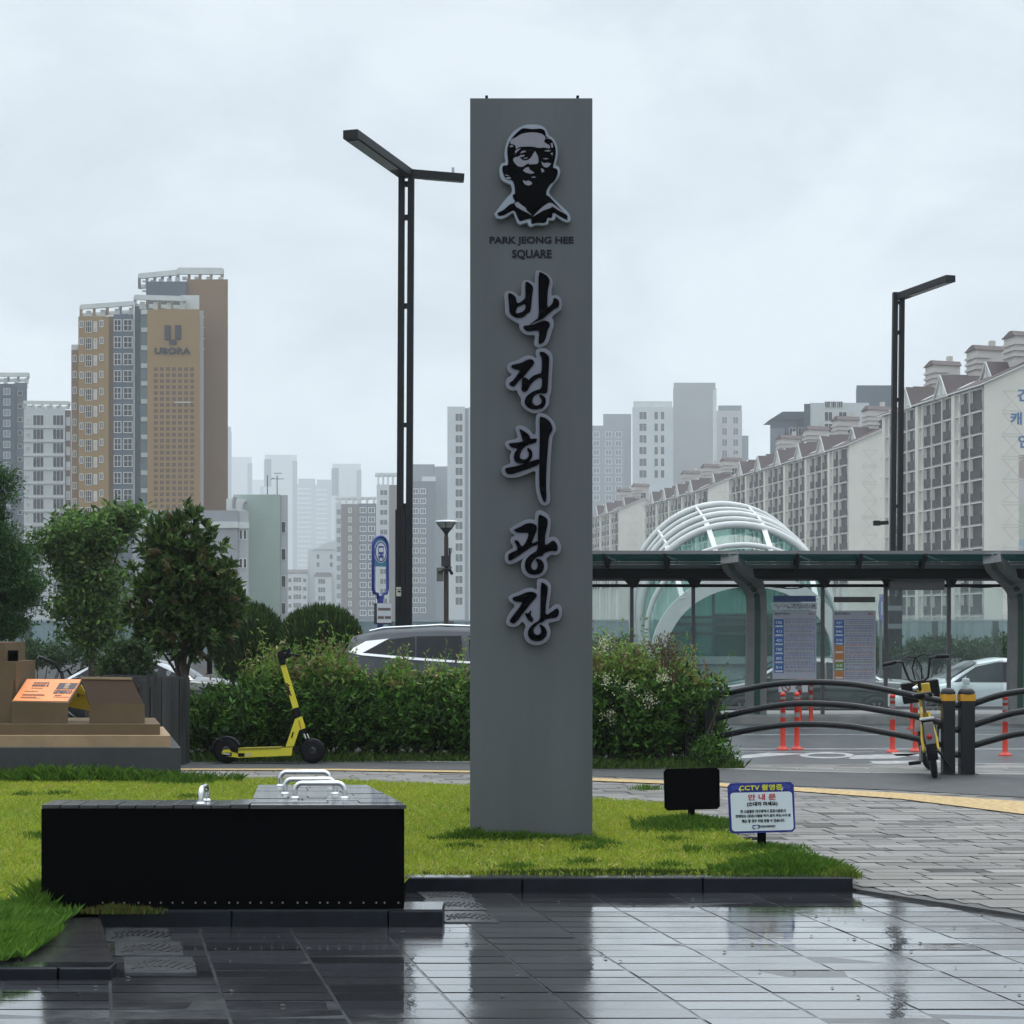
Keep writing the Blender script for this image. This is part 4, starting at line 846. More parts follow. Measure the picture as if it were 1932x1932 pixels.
def shrub(label, lobes, base, n, leaf, cols, group=None):
    t = thing('shrub', label, 'shrub', base, 0, group); c, cc = clumps(n, lobes, 90, .07, .4)
    leaf_obj('foliage', c, rand_dirs(n, .3), leaf*np.random.uniform(.6, 1.3, n), palette(n, cols, .25), LM, t, .4, .1, loc=base)
    b = MB()
    for j in range(10): e = Vector(cc[j]); b.tube([Vector(base), Vector(base).lerp(e, .5)+Vector((.03, 0, .05)), e], [.02, .014, .006], 5)
    b.build('stems', m_bark, t)
shrub('green shrub between the dark sedan and the planter at left', [lob_(245, 1248, 27, 48, 36), lob_(215, 1262, 27, 34, 26)], (X_(240, 27), 27, ZR), 5200, .075, ((.035, .07, .02), (.05, .09, .025), (.022, .045, .014)))
shrub('low shrub row under the glass barrier at the left edge', [lob_(60, 1236, 40, 70, 22), lob_(130, 1240, 40, 50, 18)], (X_(70, 40), 40, ZF), 5200, .10, ((.03, .06, .022), (.045, .08, .03)))
for l, a, s in (('shrub row behind the shelter glass between two glass barrier posts', 1650, 60), ('shrub behind the shelter glass left of the white car', 1755, 60), ('shrub with brownish tip behind the shelter glass at right', 1860, 66), ('misty green shrubs seen through the shelter glass beside the monolith', 1150, 60)):
    shrub(l, [lob_(a, 1232, 47.5, s, 24), lob_(a+20, 1222, 47.5, s*.4, 22)], (X_(a, 47.5), 47.5, ZF), 4200, .13, ((.045, .09, .035), (.06, .11, .045), (.035, .07, .03)), 'shrubs along the glass barrier')

# ------------------------------------------------------------------ arched tube fence
m_fen = mk('fence_dark', (.007, .008, .010), .38, .25, 8, .05, 60, coat=.12, spec=.3); m_band = mk('reflector_amber', (.55, .27, .01), .4, .1)
def fence(label, xs, ys, rails, posts):
    t = thing('tube_fence', label, 'fence', (X_(xs[0], ys[0]), ys[0], ZS), 0, 'arched tube fence panels along the road')
    def yat(px): return ys[0]+(ys[1]-ys[0])*(px-xs[0])/(xs[1]-xs[0])
    for rl in rails:
        n = len(rl); pts = []
        for i in range(n-1):
            for s in np.linspace(0, 1, 5)[:-1] if i < n-2 else np.linspace(0, 1, 5):
                p0, p1, p2, p3 = rl[max(i-1, 0)], rl[i], rl[i+1], rl[min(i+2, n-1)]
                q = [.5*(2*p1[k]+(p2[k]-p0[k])*s+(2*p0[k]-5*p1[k]+4*p2[k]-p3[k])*s*s+(-p0[k]+3*p1[k]-3*p2[k]+p3[k])*s**3) for k in (0, 1)]
                pts.append(P(q[0], q[1], yat(q[0])))
        MB().tube(pts, .033, 12).build('rail', m_fen, t)
    for px, w, hz, band in posts:
        y = yat(px); x = X_(px, y); hw = w/2
        po = MB().bbox(x-hw, x+hw, y-hw, y+hw, ZS-.05, hz-.13, .006).build('post', m_fen, t)
        MB().bbox(x-hw-.004, x+hw+.004, y-hw-.004, y+hw+.004, hz-.132, hz-.058, .004).build('post_head', m_fen, po)
        if band: MB().bbox(x-hw-.006, x+hw+.006, y-hw-.006, y+hw+.006, hz-.128, hz-.06, .004).build('reflective_band', m_band, po)
        MB().lathe([(hw*1.22, 0), (hw*1.22, .02), (hw*.95, .05), (hw*.4, .06), (0, .06)], (x, y, hz-.06), 16).build('post_cap', m_fen, po)
        MB().bbox(x-hw-.03, x+hw+.03, y-hw-.03, y+hw+.03, ZS-.02, ZS+.012, .004).build('base_plate', m_fen, po)
    return t
hz = Z_(1298, 17.9)
fence('arched dark tube fence panel between the right hedge and the parked yellow bicycle', (1340, 1788), (19.4, 17.9),
      [[(1342,1316),(1400,1302),(1460,1291),(1532,1287),(1600,1290),(1650,1297),(1714,1310),(1786,1324)],[(1342,1358),(1400,1344),(1460,1332),(1520,1327),(1600,1331),(1660,1340),(1731,1352),(1786,1366)],[(1342,1393),(1400,1380),(1460,1370),(1520,1366),(1600,1370),(1660,1380),(1728,1393),(1786,1407)]], [(1340, .13, Z_(1312, 19.4), 0), (1788.5, .12, hz, 1)])
fence('arched dark tube fence panel right of the parked yellow bicycle, cut by the frame', (1823, 2300), (17.9, 17.1),
      [[(1826,1332),(1877,1314),(1931,1304),(2020,1297),(2150,1301),(2298,1325)],[(1826,1372),(1877,1355),(1931,1342),(2040,1333),(2150,1337),(2298,1362)],[(1826,1410),(1877,1395),(1931,1383),(2050,1374),(2150,1378),(2298,1402)]], [(1823.5, .138, hz, 1), (2300, .138, hz, 1)])
fence('dark fence panel almost hidden inside the hedge right of the monolith', (1303, 900), (19.5, 20.5),
      [[(1303,1318),(1200,1296),(1100,1290),(1000,1296),(900,1318)],[(1303,1358),(1200,1336),(1100,1330),(1000,1336),(900,1358)],[(1303,1393),(1200,1372),(1100,1366),(1000,1372),(900,1393)]], [(1303, .13, Z_(1312, 19.5), 0)])
b = MB()
for z in (.62, .38, .13): b.tube([(X_(1800, 17.9), 17.9, z), (X_(1804, 17.9), 17.9, z+.01), (X_(1810, 17.9), 17.9, z)], [.03, .036, .03], 10)
tag(b.build('fence_coupling', m_fen), 'dark knobbed couplings joining the two fence posts beside the yellow bicycle', 'coupling')

# ------------------------------------------------------------------ lane delineator posts
m_red = mk('delineator_red', (.58, .038, .018), .45, .1); m_gb = mk('reflective_grey', (.20, .19, .18), .5, .2, 30)
def delineator():
    t = thing('delineator_post', '', 'delineator post', (0, 0, 0), 0, 'red lane delineator posts')
    r = .034
    MB().lathe([(.085, 0), (.085, .008), (.06, .022), (.042, .036), (r, .05), (r, .70), (r*1.06, .70), (r*1.06, .722), (r*.8, .74), (r*.4, .745), (0, .745)], n=20).build('post', m_red, t, False)
    for z in (.42, .56, .655): MB().lathe([(r+.0015, z), (r+.0015, z+(.06 if z < .65 else .035))], n=20).build('reflective_band', m_gb, t, False)
    return t
pt = delineator(); first = True
for px, py, lab in ((1477, 1414, 'red delineator post, nearer left one of the close pair under the fence arch'), (1503.5, 1413.5, 'red delineator post, nearer right one of the close pair under the fence arch'), (1684, 1419, 'red delineator post standing clear just left of the yellow bicycle'),
        (1727, 1417, 'red delineator post mostly hidden behind the yellow bicycle'), (1896.5, 1425, 'red delineator post farthest right, behind the right fence panel'),
        (1509, 1366, 'farther red delineator post hidden behind the close pair'), (1530, 1366.5, 'farther red delineator post by the shelter kerb, right of the close pair'), (1721, 1375, 'farther red delineator post seen beside the yellow bicycle handlebar')):
    p = G(px, py, ZR+.002); o = pt if first else copy_tree(pt); first = False; o.location = p; o['label'] = lab; o.rotation_euler = (0, 0, random.random()*6)
    for_scale = 1.0

# ------------------------------------------------------------------ yellow hire bicycle
hb = thing('hire_bicycle', 'yellow and black hire bicycle with front basket parked against the fence post', 'bicycle', (X_(1764, 17.5), 17.5, ZS), 0)
hb.rotation_euler = (0, R(-8), R(-11)); hb.scale = (1.06, 1.06, 1.06)
m_by = mk('bike_yellow', (.55, .36, .012), .35, .08, coat=.3); m_tyre = mk('tyre', (.008, .008, .009), .7, .2); m_spk = mk('spoke', (.3, .3, .31), .3, .1, metal=.7); m_bgr = mk('bike_grey', (.16, .16, .155), .45, .15)
def wheel(c, r, par, turn=0):
    M_ = Matrix.Rotation(turn, 3, 'Z'); c = Vector(c)
    w = MB().tube([c+M_ @ Vector((0, (r-.03)*math.cos(a), (r-.03)*math.sin(a))) for a in np.linspace(0, 2*math.pi, 41)[:-1]], .03, 10, True).build('wheel', m_tyre, par, False)
    MB().tube([c+M_ @ Vector((0, (r-.055)*math.cos(a), (r-.055)*math.sin(a))) for a in np.linspace(0, 2*math.pi, 41)[:-1]], .012, 6, True).build('rim', m_bgr, w, False)
    b = MB()
    for i in range(10):
        a = 2*math.pi*i/10; b.cyl(c+M_ @ Vector((.02*(-1)**i, 0, 0)), c+M_ @ Vector((0, (r-.06)*math.cos(a), (r-.06)*math.sin(a))), .004, 5)
    b.cyl(c+M_ @ Vector((-.05, 0, 0)), c+M_ @ Vector((.05, 0, 0)), .03, 12); b.build('spokes', m_spk, w, False)
wheel((0, 0, .255), .255, hb); wheel((.0, .95, .255), .255, hb, R(-16))
b = MB(); V_ = Vector
for a, c, r in (((0, .40, .28), (0, .82, .62), .032), ((0, .40, .28), (0, .22, .60), .026), ((0, .82, .56), (0, .76, .78), .026)): b.cyl(a, c, r, 12)
for s in (-1, 1):
    b.tube([(s*.05, .38, .28), (s*.065, .1, .255), (s*.065, 0, .255)], .013, 8); b.tube([(s*.03, .22, .58), (s*.065, .06, .36), (s*.065, 0, .255)], .013, 8)
b.build('frame', m_by, hb, False)
b = MB()
for s in (-1, 1): b.tube([(s*.05, .82, .56), (s*.055+.02, .9, .4), (s*.055+.02, .95, .255)], .015, 8)
b.build('fork', m_by, hb, False)
MB().tube([(0, .22, .58), (0, .17, .72)], .018, 10).build('seat_post', m_bgr, hb, False)
b = MB(); b.add([(x*w, y, z) for y, w, z in ((.0, .02, .80), (.03, .085, .80), (.09, .105, .815), (.15, .08, .81), (.22, .035, .805), (.32, .025, .80), (.34, .01, .79)) for x in (-1, -.6, 0, .6, 1) for z in (z-(.03 if abs(x) == 1 else .0),)],
    [(i*5+j, i*5+j+1, (i+1)*5+j+1, (i+1)*5+j) for i in range(6) for j in range(4)], True)
b.add([(x*w, y, .745) for y, w in ((.0, .02), (.09, .09), (.2, .04), (.34, .01)) for x in (-1, 1)], [(0, 1, 3, 2), (2, 3, 5, 4), (4, 5, 7, 6)])
b.bbox(-.085, .085, .02, .16, .735, .785, .02); b.build('saddle', m_sk, hb, False)
b = MB().tube([(0, .76, .78), (0, .74, .87)], .018, 10)
b.tube([(-.30, .60, 1.075), (-.20, .64, 1.085), (-.13, .66, 1.08), (-.115, .70, 1.0), (-.09, .72, .90), (-.05, .73, .87), (.05, .73, .87), (.09, .72, .90), (.115, .70, 1.0), (.13, .66, 1.08), (.20, .64, 1.085), (.30, .60, 1.075)], .0125, 10); b.build('handlebar', m_bp, hb, False)
for s in (-1, 1):
    MB().tube([(s*.19, .64, 1.085), (s*.31, .595, 1.073)], .019, 10).build('grip', m_sk, hb, False)
    MB().tube([(s*.20, .66, 1.085), (s*.24, .70, 1.07), (s*.30, .66, 1.05)], .007, 6).build('brake_lever', m_spk, hb, False)
b = MB().tube([(-.17, .66, 1.09), (-.08, .74, 1.12), (.0, .78, 1.10), (.045, .8, 1.0), (.03, .8, .88)], .007, 6); b.tube([(.17, .66, 1.09), (.08, .74, 1.12), (-.0, .78, 1.10), (-.045, .8, 1.0), (-.03, .8, .88)], .007, 6); b.build('brake_cable', m_sk, hb, False)
MB().bbox(-.17, .19, .93, 1.17, .66, .86, .015).build('basket', m_sk, hb, False)
lk = MB().bbox(-.03, .10, .84, .92, .70, .84, .012).build('lock_box', m_by, hb, False); MB().lathe([(.008, 0), (.006, .004)], (.075, .838, .73), 8, 'Y').build('screw', m_sk, lk, False)
MB().lathe([(0, .03), (.028, .02), (.034, 0), (.028, -.02)], (-.04, .80, .80), 14).build('bell', m_chr, hb, False)
def guard(cy, a0, a1, r, mat, name, turn=0):
    b = MB(); st_ = np.linspace(R(a0), R(a1), 14); M_ = Matrix.Rotation(turn, 3, 'Z')
    for p, q in zip(st_[:-1], st_[1:]):
        v = [V_((0, cy, 0))+M_ @ V_((x, rr*math.cos(a), 0))+V_((0, 0, .255+rr*math.sin(a))) for a in (p, q) for rr, x in ((r, -.048), (r+.012, 0), (r, .048))]
        b.add(v, [(0, 1, 4, 3), (1, 2, 5, 4)], True)
    return b.build(name, mat, hb, False)
guard(0, 30, 195, .275, m_sk, 'rear_mudguard'); guard(.95, 20, 150, .275, m_bgr, 'front_mudguard', R(-16))
pq = MB().bbox(-.065, .065, -.10, -.085, .545, .565, .003).build('number_plate', mk('plate_white', (.7, .7, .68), .5, .05), hb, False)
rl_ = MB().bbox(-.045, .045, -.30, -.285, .33, .53, .01).build('rear_panel', m_bgr, hb, False)
MB().lathe([(.026, 0), (.022, -.012), (0, -.014)], (-.005, -.302, .40), 14, 'Y').build('reflector', mk('reflector_red', (.35, .008, .012), .3, .1), rl_, False)
MB().bbox(-.06, .06, -.27, .02, .535, .548, .004).build('rear_rack', m_sk, hb, False)
for s, z in ((-1, .13), (1, .43)):
    MB().bar((s*.07, .40, .28), (s*.10, .36 if s < 0 else .44, z), .02, .03).build('crank', m_bgr, hb, False)
    pd = MB(); x0 = s*.155; yc = .36 if s < 0 else .44
    for dy in (-.045, .045): pd.bbox(x0-.055, x0+.055, yc+dy-.008, yc+dy+.008, z-.014, z+.014, .003)
    for dx in (-.05, 0, .05): pd.box(x0+dx-.007, x0+dx+.007, yc-.04, yc+.04, z-.01, z+.01)
    pd.build('pedal', m_sk, hb, False)
MB().tube([(.05, .35, .26), (.17, .30, .03)], .01, 8).build('kickstand', m_sk, hb, False)
MB().lathe([(.085, -.01), (.085, .01)], (.045, .40, .28), 20, 'X').build('chainring', m_sk, hb, False)
# ------------------------------------------------------------------ bus shelter
m_sdk = mk('shelter_dark', (.004, .005, .006), .6, .2, spec=.12); m_spl = mk('shelter_pillar', (.15, .152, .148), .55, .14, 3); m_sgr = mk('shelter_green', (.006, .045, .024), .45, .1)
g_roof = glass('green_roof_glass', (.16, .36, .35), .22, .5, (.05, .16, .16), .12); g_pane = glass('shelter_glass', (.90, .95, .94), .06, .8, (.50, .58, .58))
YSH = 30.1; sh = thing('bus_shelter', 'long bus shelter with green glass canopy, striped pillars and wet glass walls', 'bus shelter', (X_(1427, YSH), YSH, ZI))
x0, x1 = X_(1010, YSH), X_(2260, YSH); zg = 2.42
bays = [1073, 1192, 1308, 1427, 1552, 1671, 1790, 1912, 2036, 2160]
br = [1014, 1136, 1251, 1376, 1502, 1623, 1745, 1872, 1996, 2120]
Yf = 28.6; zf = Z_(1046.5, Yf)
for a, c in zip(br[:-1], br[1:]):
    b = MB(); b.prism([(X_(a+2, Yf), Yf, zf), (X_(c-2, Yf), Yf, zf), (X_(c+30, 29.35), 29.35, zg+.04), (X_(a+34, 29.35), 29.35, zg+.04)], (0, .005, .014)); b.build('canopy_glass', g_roof, sh)
b = MB()
for i in range(3): b.box(x0, x1, 29.38+.001*i, 29.47, (zg-.07, zg, zg+.05)[i], (zg-.005, zg+.04, zg+.075)[i])
b.build('gutter', mk('gutter', (.035, .05, .046), .35, .2), sh)
MB().box(x0, x1, 29.48, 29.54, 2.20, zg-.005).build('fascia', m_sdk, sh)
b = MB(); b.prism([(x0, 29.55, zg+.05), (x0, 31.3, zg+.25), (x0, 31.3, zg+.30), (x0, 29.55, zg+.09)], (x1-x0, 0, 0)); b.box(x0, x1, 29.55, 31.2, 2.19, 2.215); b.build('roof_deck', m_sdk, sh)
MB().box(x0, x1, YSH-.03, YSH+.03, Z_(1108, YSH), Z_(1102, YSH)).build('top_rail', m_sdk, sh)
MB().box(x0, x1, YSH-.02, YSH+.02, .02, .07).build('bottom_rail', m_spl, sh)
for i, a in enumerate(br):
    if a in (1376, 1872): continue
    b = MB(); xa_, xb_ = X_(a, Yf), X_(bays[i], YSH) if i < len(bays) else X_(a+56, YSH)
    b.prism([(xa_, Yf+.02, zf+.02), (xa_+.14, 29.36, zg+.09), (xa_+.10, 29.36, zg-.10), (xa_, Yf+.02, zf-.03)], (.05, 0, 0))
    b.bar((xa_+.12, 29.37, zg-.02), (xa_+.12, 29.37, zg+.1), .09, .06, (0, 1, 0))
    b.prism([(xb_-.2, 29.56, 2.20), (xb_-.02, 30.0, 2.05), (xb_+.03, 30.06, 2.05), (xb_+.1, 30.06, 2.20)], (.05, .03, 0)); b.build('bracket', m_sdk, sh)
for i, px in enumerate(bays):
    if px in (1427, 1912): continue
    MB().box(X_(px-3.4, YSH), X_(px+3.4, YSH), YSH-.03, YSH+.03, ZI, Z_(1095, YSH)).build('post', mk('shelter_post', (.075, .068, .066), .45, .2), sh)
for a, c in zip(bays[:-1], bays[1:]):
    w0 = 20 if a in (1427, 1912) else 4; w1 = 20 if c in (1427, 1912) else 4
    MB().box(X_(a+w0, YSH), X_(c-w1, YSH), YSH-.005, YSH+.005, Z_(1330, YSH), Z_(1109, YSH)).build('glass_wall', g_pane, sh)
def ribbon(path, w, t, name, mat, par):
    b = MB(); p = [Vector(q) for q in path]; vs = []; n = len(p)
    for i in range(n):
        tg = (p[min(i+1, n-1)]-p[max(i-1, 0)]).normalized(); u = Vector((1, 0, 0)); u = (u-tg*u.dot(tg)).normalized(); nn = tg.cross(u).normalized()
        ww = w[i] if hasattr(w, '__len__') else w
        vs += [p[i]+u*(s*ww/2)+nn*(q*t/2) for s, q in ((-1, -1), (1, -1), (1, 1), (-1, 1))]
    fs = [(4*i+j, 4*i+(j+1) % 4, 4*i+4+(j+1) % 4, 4*i+4+j) for i in range(n-1) for j in range(4)]+[(0, 1, 2, 3), (4*n-4, 4*n-1, 4*n-2, 4*n-3)]
    b.add(vs, fs); return b.build(name, mat, par)
for px in (1426, 1921):
    pts = [(px, 1348, 30.12), (px, 1280, 30.12), (px+1, 1210, 30.12), (px+1, 1150, 30.11), (px, 1122, 30.06), (px-5, 1104, 29.92), (px-16, 1090, 29.68), (px-32, 1078, 29.3), (px-44, 1066, 28.9), (px-50, 1052, 28.62)]
    path = [P(*q) for q in pts]; wd_s = [.34, .34, .335, .325, .33, .345, .34, .31, .29, .28]
    pi_ = ribbon(path, wd_s, .18, 'pillar', m_spl, sh); st_ = []
    for i, q in enumerate(path):
        tg = (path[min(i+1, 9)]-path[max(i-1, 0)]).normalized(); nn = Vector((0, -tg.z, tg.y)) if tg.z > .05 else Vector((0, -1, 0)); nn.normalize()
        st_.append(q+nn*.093+Vector((.01, 0, 0)))
    ribbon(st_, .095, .008, 'stripe', m_sgr, pi_)
MB().bbox(X_(1677, 29.9), X_(1780, 29.9), 29.8, 30.0, Z_(1113, 29.9), Z_(1096, 29.9), .01).build('display_box', mk('display_case', (.10, .10, .095), .4, .1), sh)
b = MB()
for a, c, dz in ((1440, 1500, .05), (1455, 1530, .07), (1800, 1905, .05)): MB().tube([(X_(a+(c-a)*s, 29.95), 29.95, 2.1-dz*4*s*(1-s)) for s in np.linspace(0, 1, 9)], .009, 6).build('cable', m_sk, sh)
# timetable boards hung on the glass
m_pap = mk('paper_grey', (.36, .37, .42), .5, .06); m_tb = mk('route_blue', (.015, .10, .33), .5, .1); m_to = mk('route_orange', (.42, .16, .04), .5, .1); m_tg = mk('route_green', (.10, .22, .02), .5, .1)
m_tlin = mk('line_blue', (.03, .14, .38), .5, .1); m_tx = mk('fine_print', (.16, .16, .22), .6, .2); m_tw = mk('paper_white', (.55, .57, .6), .5, .05)
def timetable(label, xl, xr, yt, yb, head, rows, foot):
    Y = YSH-.04; t = thing('timetable_board', label, 'timetable', (X_((xl+xr)/2, Y), Y, Z_(yb, Y)), 0, 'bus timetable boards on the shelter glass')
    def rect(mb, a, c, e, f, d=0, th=.002): mb.box(X_(a, Y), X_(c, Y), Y-d-th, Y-d, Z_(f, Y), Z_(e, Y))
    b = MB(); rect(b, xl, xr, yt, yb, 0, .012); pn = b.build('panel', m_pap, t)
    if head: 
        b = MB(); rect(b, xl+2, xr-1, head[0], head[1], 0, .01); b.build('header_strip', head[2], t)
    w = xr-xl; top = yt+.125*(yb-yt); rh = (yb-foot-top)/len(rows)
    text('동대구역건너', 'lettering', m_dk, pn, (X_(xl+.22*w, Y), Y-.0135, Z_(yt+6, Y)), .34*w*Y/F, 5*Y/F, .02, thick=.002)
    text('정류소', 'lettering', mk('brick_red', (.3, .03, .04), .5, .1), pn, (X_(xl+.88*w, Y), Y-.0135, Z_(yt+6, Y)), .13*w*Y/F, 4*Y/F, .02, thick=.002)
    bt = MB(); fp = MB(); mats = {}
    for i, (num, mt) in enumerate(rows):
        a = top+i*rh; bb = mats.setdefault(mt.name, (MB(), mt))[0]
        rect(bb, xl+3, xl+21, a, a+rh-.4, .012); rect(bb, xl+20, xr-3, a-.5, a+.4, .012); rect(bb, xr-3.6, xr-3, a, a+rh, .012)
        for r_ in (.18, .36, .62, .80):
            u = xl+23
            while u < xr-6:
                l = random.uniform(2, 8); rect(fp, u, min(u+l, xr-5), a+rh*r_, a+rh*(r_+.08), .012); u += l+random.uniform(.8, 2)
        if num: text(num, 'route_number', m_tw, pn, (X_(xl+12, Y), Y-.0155, Z_(a+rh*.36, Y)), 11.5*Y/F, rh*.34*Y/F, .02, thick=.002)
        rect(bt, xl+5, xl+19, a+rh*.70, a+rh*.88, .0145)
    for mb, mt in mats.values(): mb.build('route_cells', mt, pn)
    fp.build('fine_print', m_tx, pn); bt.build('name_strips', m_tw, pn)
    return t
timetable('grey bus timetable board with blue cells under a white dotted banner and blue header', 1457.5, 1540, 1152, 1281, (1124, 1135.5, mk('header_blue', (.012, .035, .16), .4, .1)), [('156', m_tb), ('413', m_tb), ('401', m_tb), ('708', m_tb), ('805', m_tb), ('814', m_tb)], 11)
timetable('grey bus timetable board with blue, orange and green cells, taller right one', 1571, 1652, 1152, 1292, (1126, 1136.5, mk('header_grey', (.045, .05, .045), .5, .2)), [('937', m_tb), ('840', m_tb), ('818', m_tb), ('', m_to), ('', m_to), ('8140', m_tg), ('', m_to)], 10)
Y = YSH-.04; bn = thing('paper_banner', 'white dotted paper banner between blue header and left timetable board', 'banner', (X_(1498, Y), Y, Z_(1152, Y)))
MB().box(X_(1456, Y), X_(1541, Y), Y-.01, Y, Z_(1150.5, Y), Z_(1137, Y)).build('sheet', m_tw, bn)
b = MB()
for _ in range(150): a, z = random.uniform(1460, 1538), random.uniform(1138.5, 1147); b.box(X_(a, Y), X_(a+1.0, Y), Y-.012, Y-.01, Z_(z+2.2, Y), Z_(z, Y))
b.build('print', m_tx, bn)
ns = thing('smoking_sign', 'small white no smoking sign low on the shelter glass behind the red posts', 'sign', (X_(1497, Y), Y, Z_(1305, Y)))
MB().box(X_(1469, Y), X_(1524, Y), Y-.006, Y, Z_(1306, Y), Z_(1290, Y)).build('panel', m_tw, ns)
b = MB(); cx, cz = X_(1483, Y), Z_(1297, Y); b.tube([(cx+.065*math.cos(a), Y-.008, cz+.065*math.sin(a)) for a in np.linspace(0, 2*math.pi, 25)[:-1]], .01, 6, True); b.bar((cx-.045, Y-.009, cz+.045), (cx+.045, Y-.009, cz-.045), .018, .004, (0, 1, 0)); b.build('ban_symbol', MATS['brick_red'], ns)
text('금연', 'lettering', m_dk, ns, (X_(1506, Y), Y-.007, Z_(1297, Y)), .11, .055, .03, thick=.002)

# ------------------------------------------------------------------ cars
m_gl = mk('car_glass', (.006, .008, .011), .12, .1, spec=.18); m_ar = mk('arch_black', (.008, .008, .009), .7, .1)
def interp(st, x, k):
    for a, c in zip(st[:-1], st[1:]):
        if a[0] <= x <= c[0]: s = (x-a[0])/(c[0]-a[0]+1e-9); return a[k]+(c[k]-a[k])*s
    return st[0][k] if x < st[0][0] else st[-1][k]
def car(name, label, loc, rz, st, wheels, wr, paint, sides, trims=(), screens=(), lamps=(), mirror=None, extras=(), rail=None):
    """x forward from the rear bumper; st = (x, underside, shoulder, top, half width, half width at top)"""
    t = thing(name, label, 'car', loc, rz); b = MB(); xs = []
    for a, c in zip(st[:-1], st[1:]): xs += list(np.linspace(a[0], c[0], 4))[:-1]
    xs.append(st[-1][0]); vs = []
    for x in xs:
        zb, zs, zt, w, wt = (interp(st, x, k) for k in range(1, 6))
        half = [(w*.86, zb), (w*.98, zb+.16), (w, zb+(zs-zb)*.6), (w*.975, zs), (wt+(w*.96-wt)*.35, zs+(zt-zs)*.62), (wt, zt-min(.05, (zt-zs)*.5)), (wt*.7, zt), (0, zt+.012)]
        vs += [(x, -y, z) for y, z in half]+[(x, y, z) for y, z in half[-2::-1]]
    m = 15; fs = [(i*m+j, i*m+j+1, (i+1)*m+j+1, (i+1)*m+j) for i in range(len(xs)-1) for j in range(m-1)]
    fs += [(i*m+m-1, i*m, (i+1)*m, (i+1)*m+m-1) for i in range(len(xs)-1)]+[tuple(range(m)), tuple(range((len(xs)-1)*m+m-1, (len(xs)-1)*m-1, -1))]
    b.add(vs, fs, True); body = b.build('body', paint, t, False)
    def ys(x, z):
        zs, zt, w, wt = (interp(st, x, k) for k in (2, 3, 4, 5)); zm = zs+(zt-zs)*.62; wm = wt+(w*.96-wt)*.35
        if z <= zs: return w*.985
        if z <= zm: return w*.975+(wm-w*.975)*(z-zs)/(zm-zs+1e-6)
        return wm+(wt-wm)*min(1, (z-zm)/(zt-.05-zm+1e-6))
    def sidepoly(pts, nm, mat, off, both=True):
        pts2 = []
        for i in range(len(pts)):
            a, c = pts[i], pts[(i+1) % len(pts)]
            pts2 += [(a[0]+(c[0]-a[0])*s, a[1]+(c[1]-a[1])*s) for s in (0, .25, .5, .75)]
        for s in ((-1, 1) if both else (-1,)):
            bm = bmesh.new(); f = bm.faces.new([bm.verts.new((x, s*(ys(x, z)+off), z)) for x, z in pts2]); bmesh.ops.triangulate(bm, faces=[f])
            me = bpy.data.meshes.new(nm); bm.to_mesh(me); bm.free(); me.materials.append(mat); o = bpy.data.objects.new(nm, me); COL.objects.link(o); o.parent = t
    for p in sides: sidepoly(p, 'side_window', m_gl, .012)
    for p, mt, nm in trims: sidepoly(p, nm, mt, .018)
    for (xa_, za, wa), (xb_, zb_, wb), nm, mt in screens:
        v = [(xa_+(xb_-xa_)*s, y*(wa+(wb-wa)*s), za+(zb_-za)*s+.02*(1-abs(y))+.035*s*(1-s)*4*.5) for s in np.linspace(0, 1, 5) for y in np.linspace(-1, 1, 7)]
        MB().add(v, [(i*7+j, i*7+j+1, (i+1)*7+j+1, (i+1)*7+j) for i in range(4) for j in range(6)], True).build(nm, mt, t, False)
    for x in wheels:
        for s in (-1, 1):
            y = s*interp(st, x, 4)*.9
            MB().lathe([(0, -s*.02), (wr*1.13, -s*.02), (wr*1.13, s*.103)], (x, y, wr), 24, 'Y').build('wheel_arch', m_ar, t, False)
            w = MB().lathe([(wr*.6, -.09), (wr*.96, -.1), (wr, -.06), (wr, .06), (wr*.96, .11), (wr*.66, .115), (wr*.62, .09)], (x, y, wr), 28, 'Y').build('wheel', m_tyre, t, False)
            b = MB(); b.lathe([(0, .095), (.05, .10), (.06, .085)], (x, y, wr), 12, 'Y') if s > 0 else b.lathe([(0, -.095), (.05, -.10), (.06, -.085)], (x, y, wr), 12, 'Y')
            for k in range(10): a = k*math.pi/5; b.bar((x, y+s*.09, wr), (x+wr*.63*math.cos(a), y+s*.1, wr+wr*.63*math.sin(a)), .028, .02, (0, 1, 0))
            b.build('rim', m_spk, w, False)
    for bx, nm, mt in lamps: MB().bbox(*bx, .01).build(nm, mt, t, False)
    if mirror:
        for s in (-1, 1): MB().bbox(mirror[0]-.06, mirror[0]+.06, s*mirror[2]-.09, s*mirror[2]+.09, mirror[1]-.06, mirror[1]+.07, .03).build('mirror', paint, t, False)
    if rail:
        for s in (-1, 1): MB().tube([(x, s*y, z) for x, y, z in rail], .016, 8).build('roof_rail', m_chr, t, False)
    return t
pg = mk('paint_grey', (.075, .08, .09), .5, .05, spec=.15); pd_ = mk('paint_black', (.012, .013, .015), .15, .05, coat=.8); pw = mk('paint_white', (.62, .64, .65), .2, .03, coat=.6)
m_tail = mk('tail_red', (.30, .01, .012), .2, .1); m_hl = mk('headlamp', (.6, .62, .64), .1, .05); m_wt = mk('trim_bright', (.55, .55, .56), .4, .03, metal=.6)
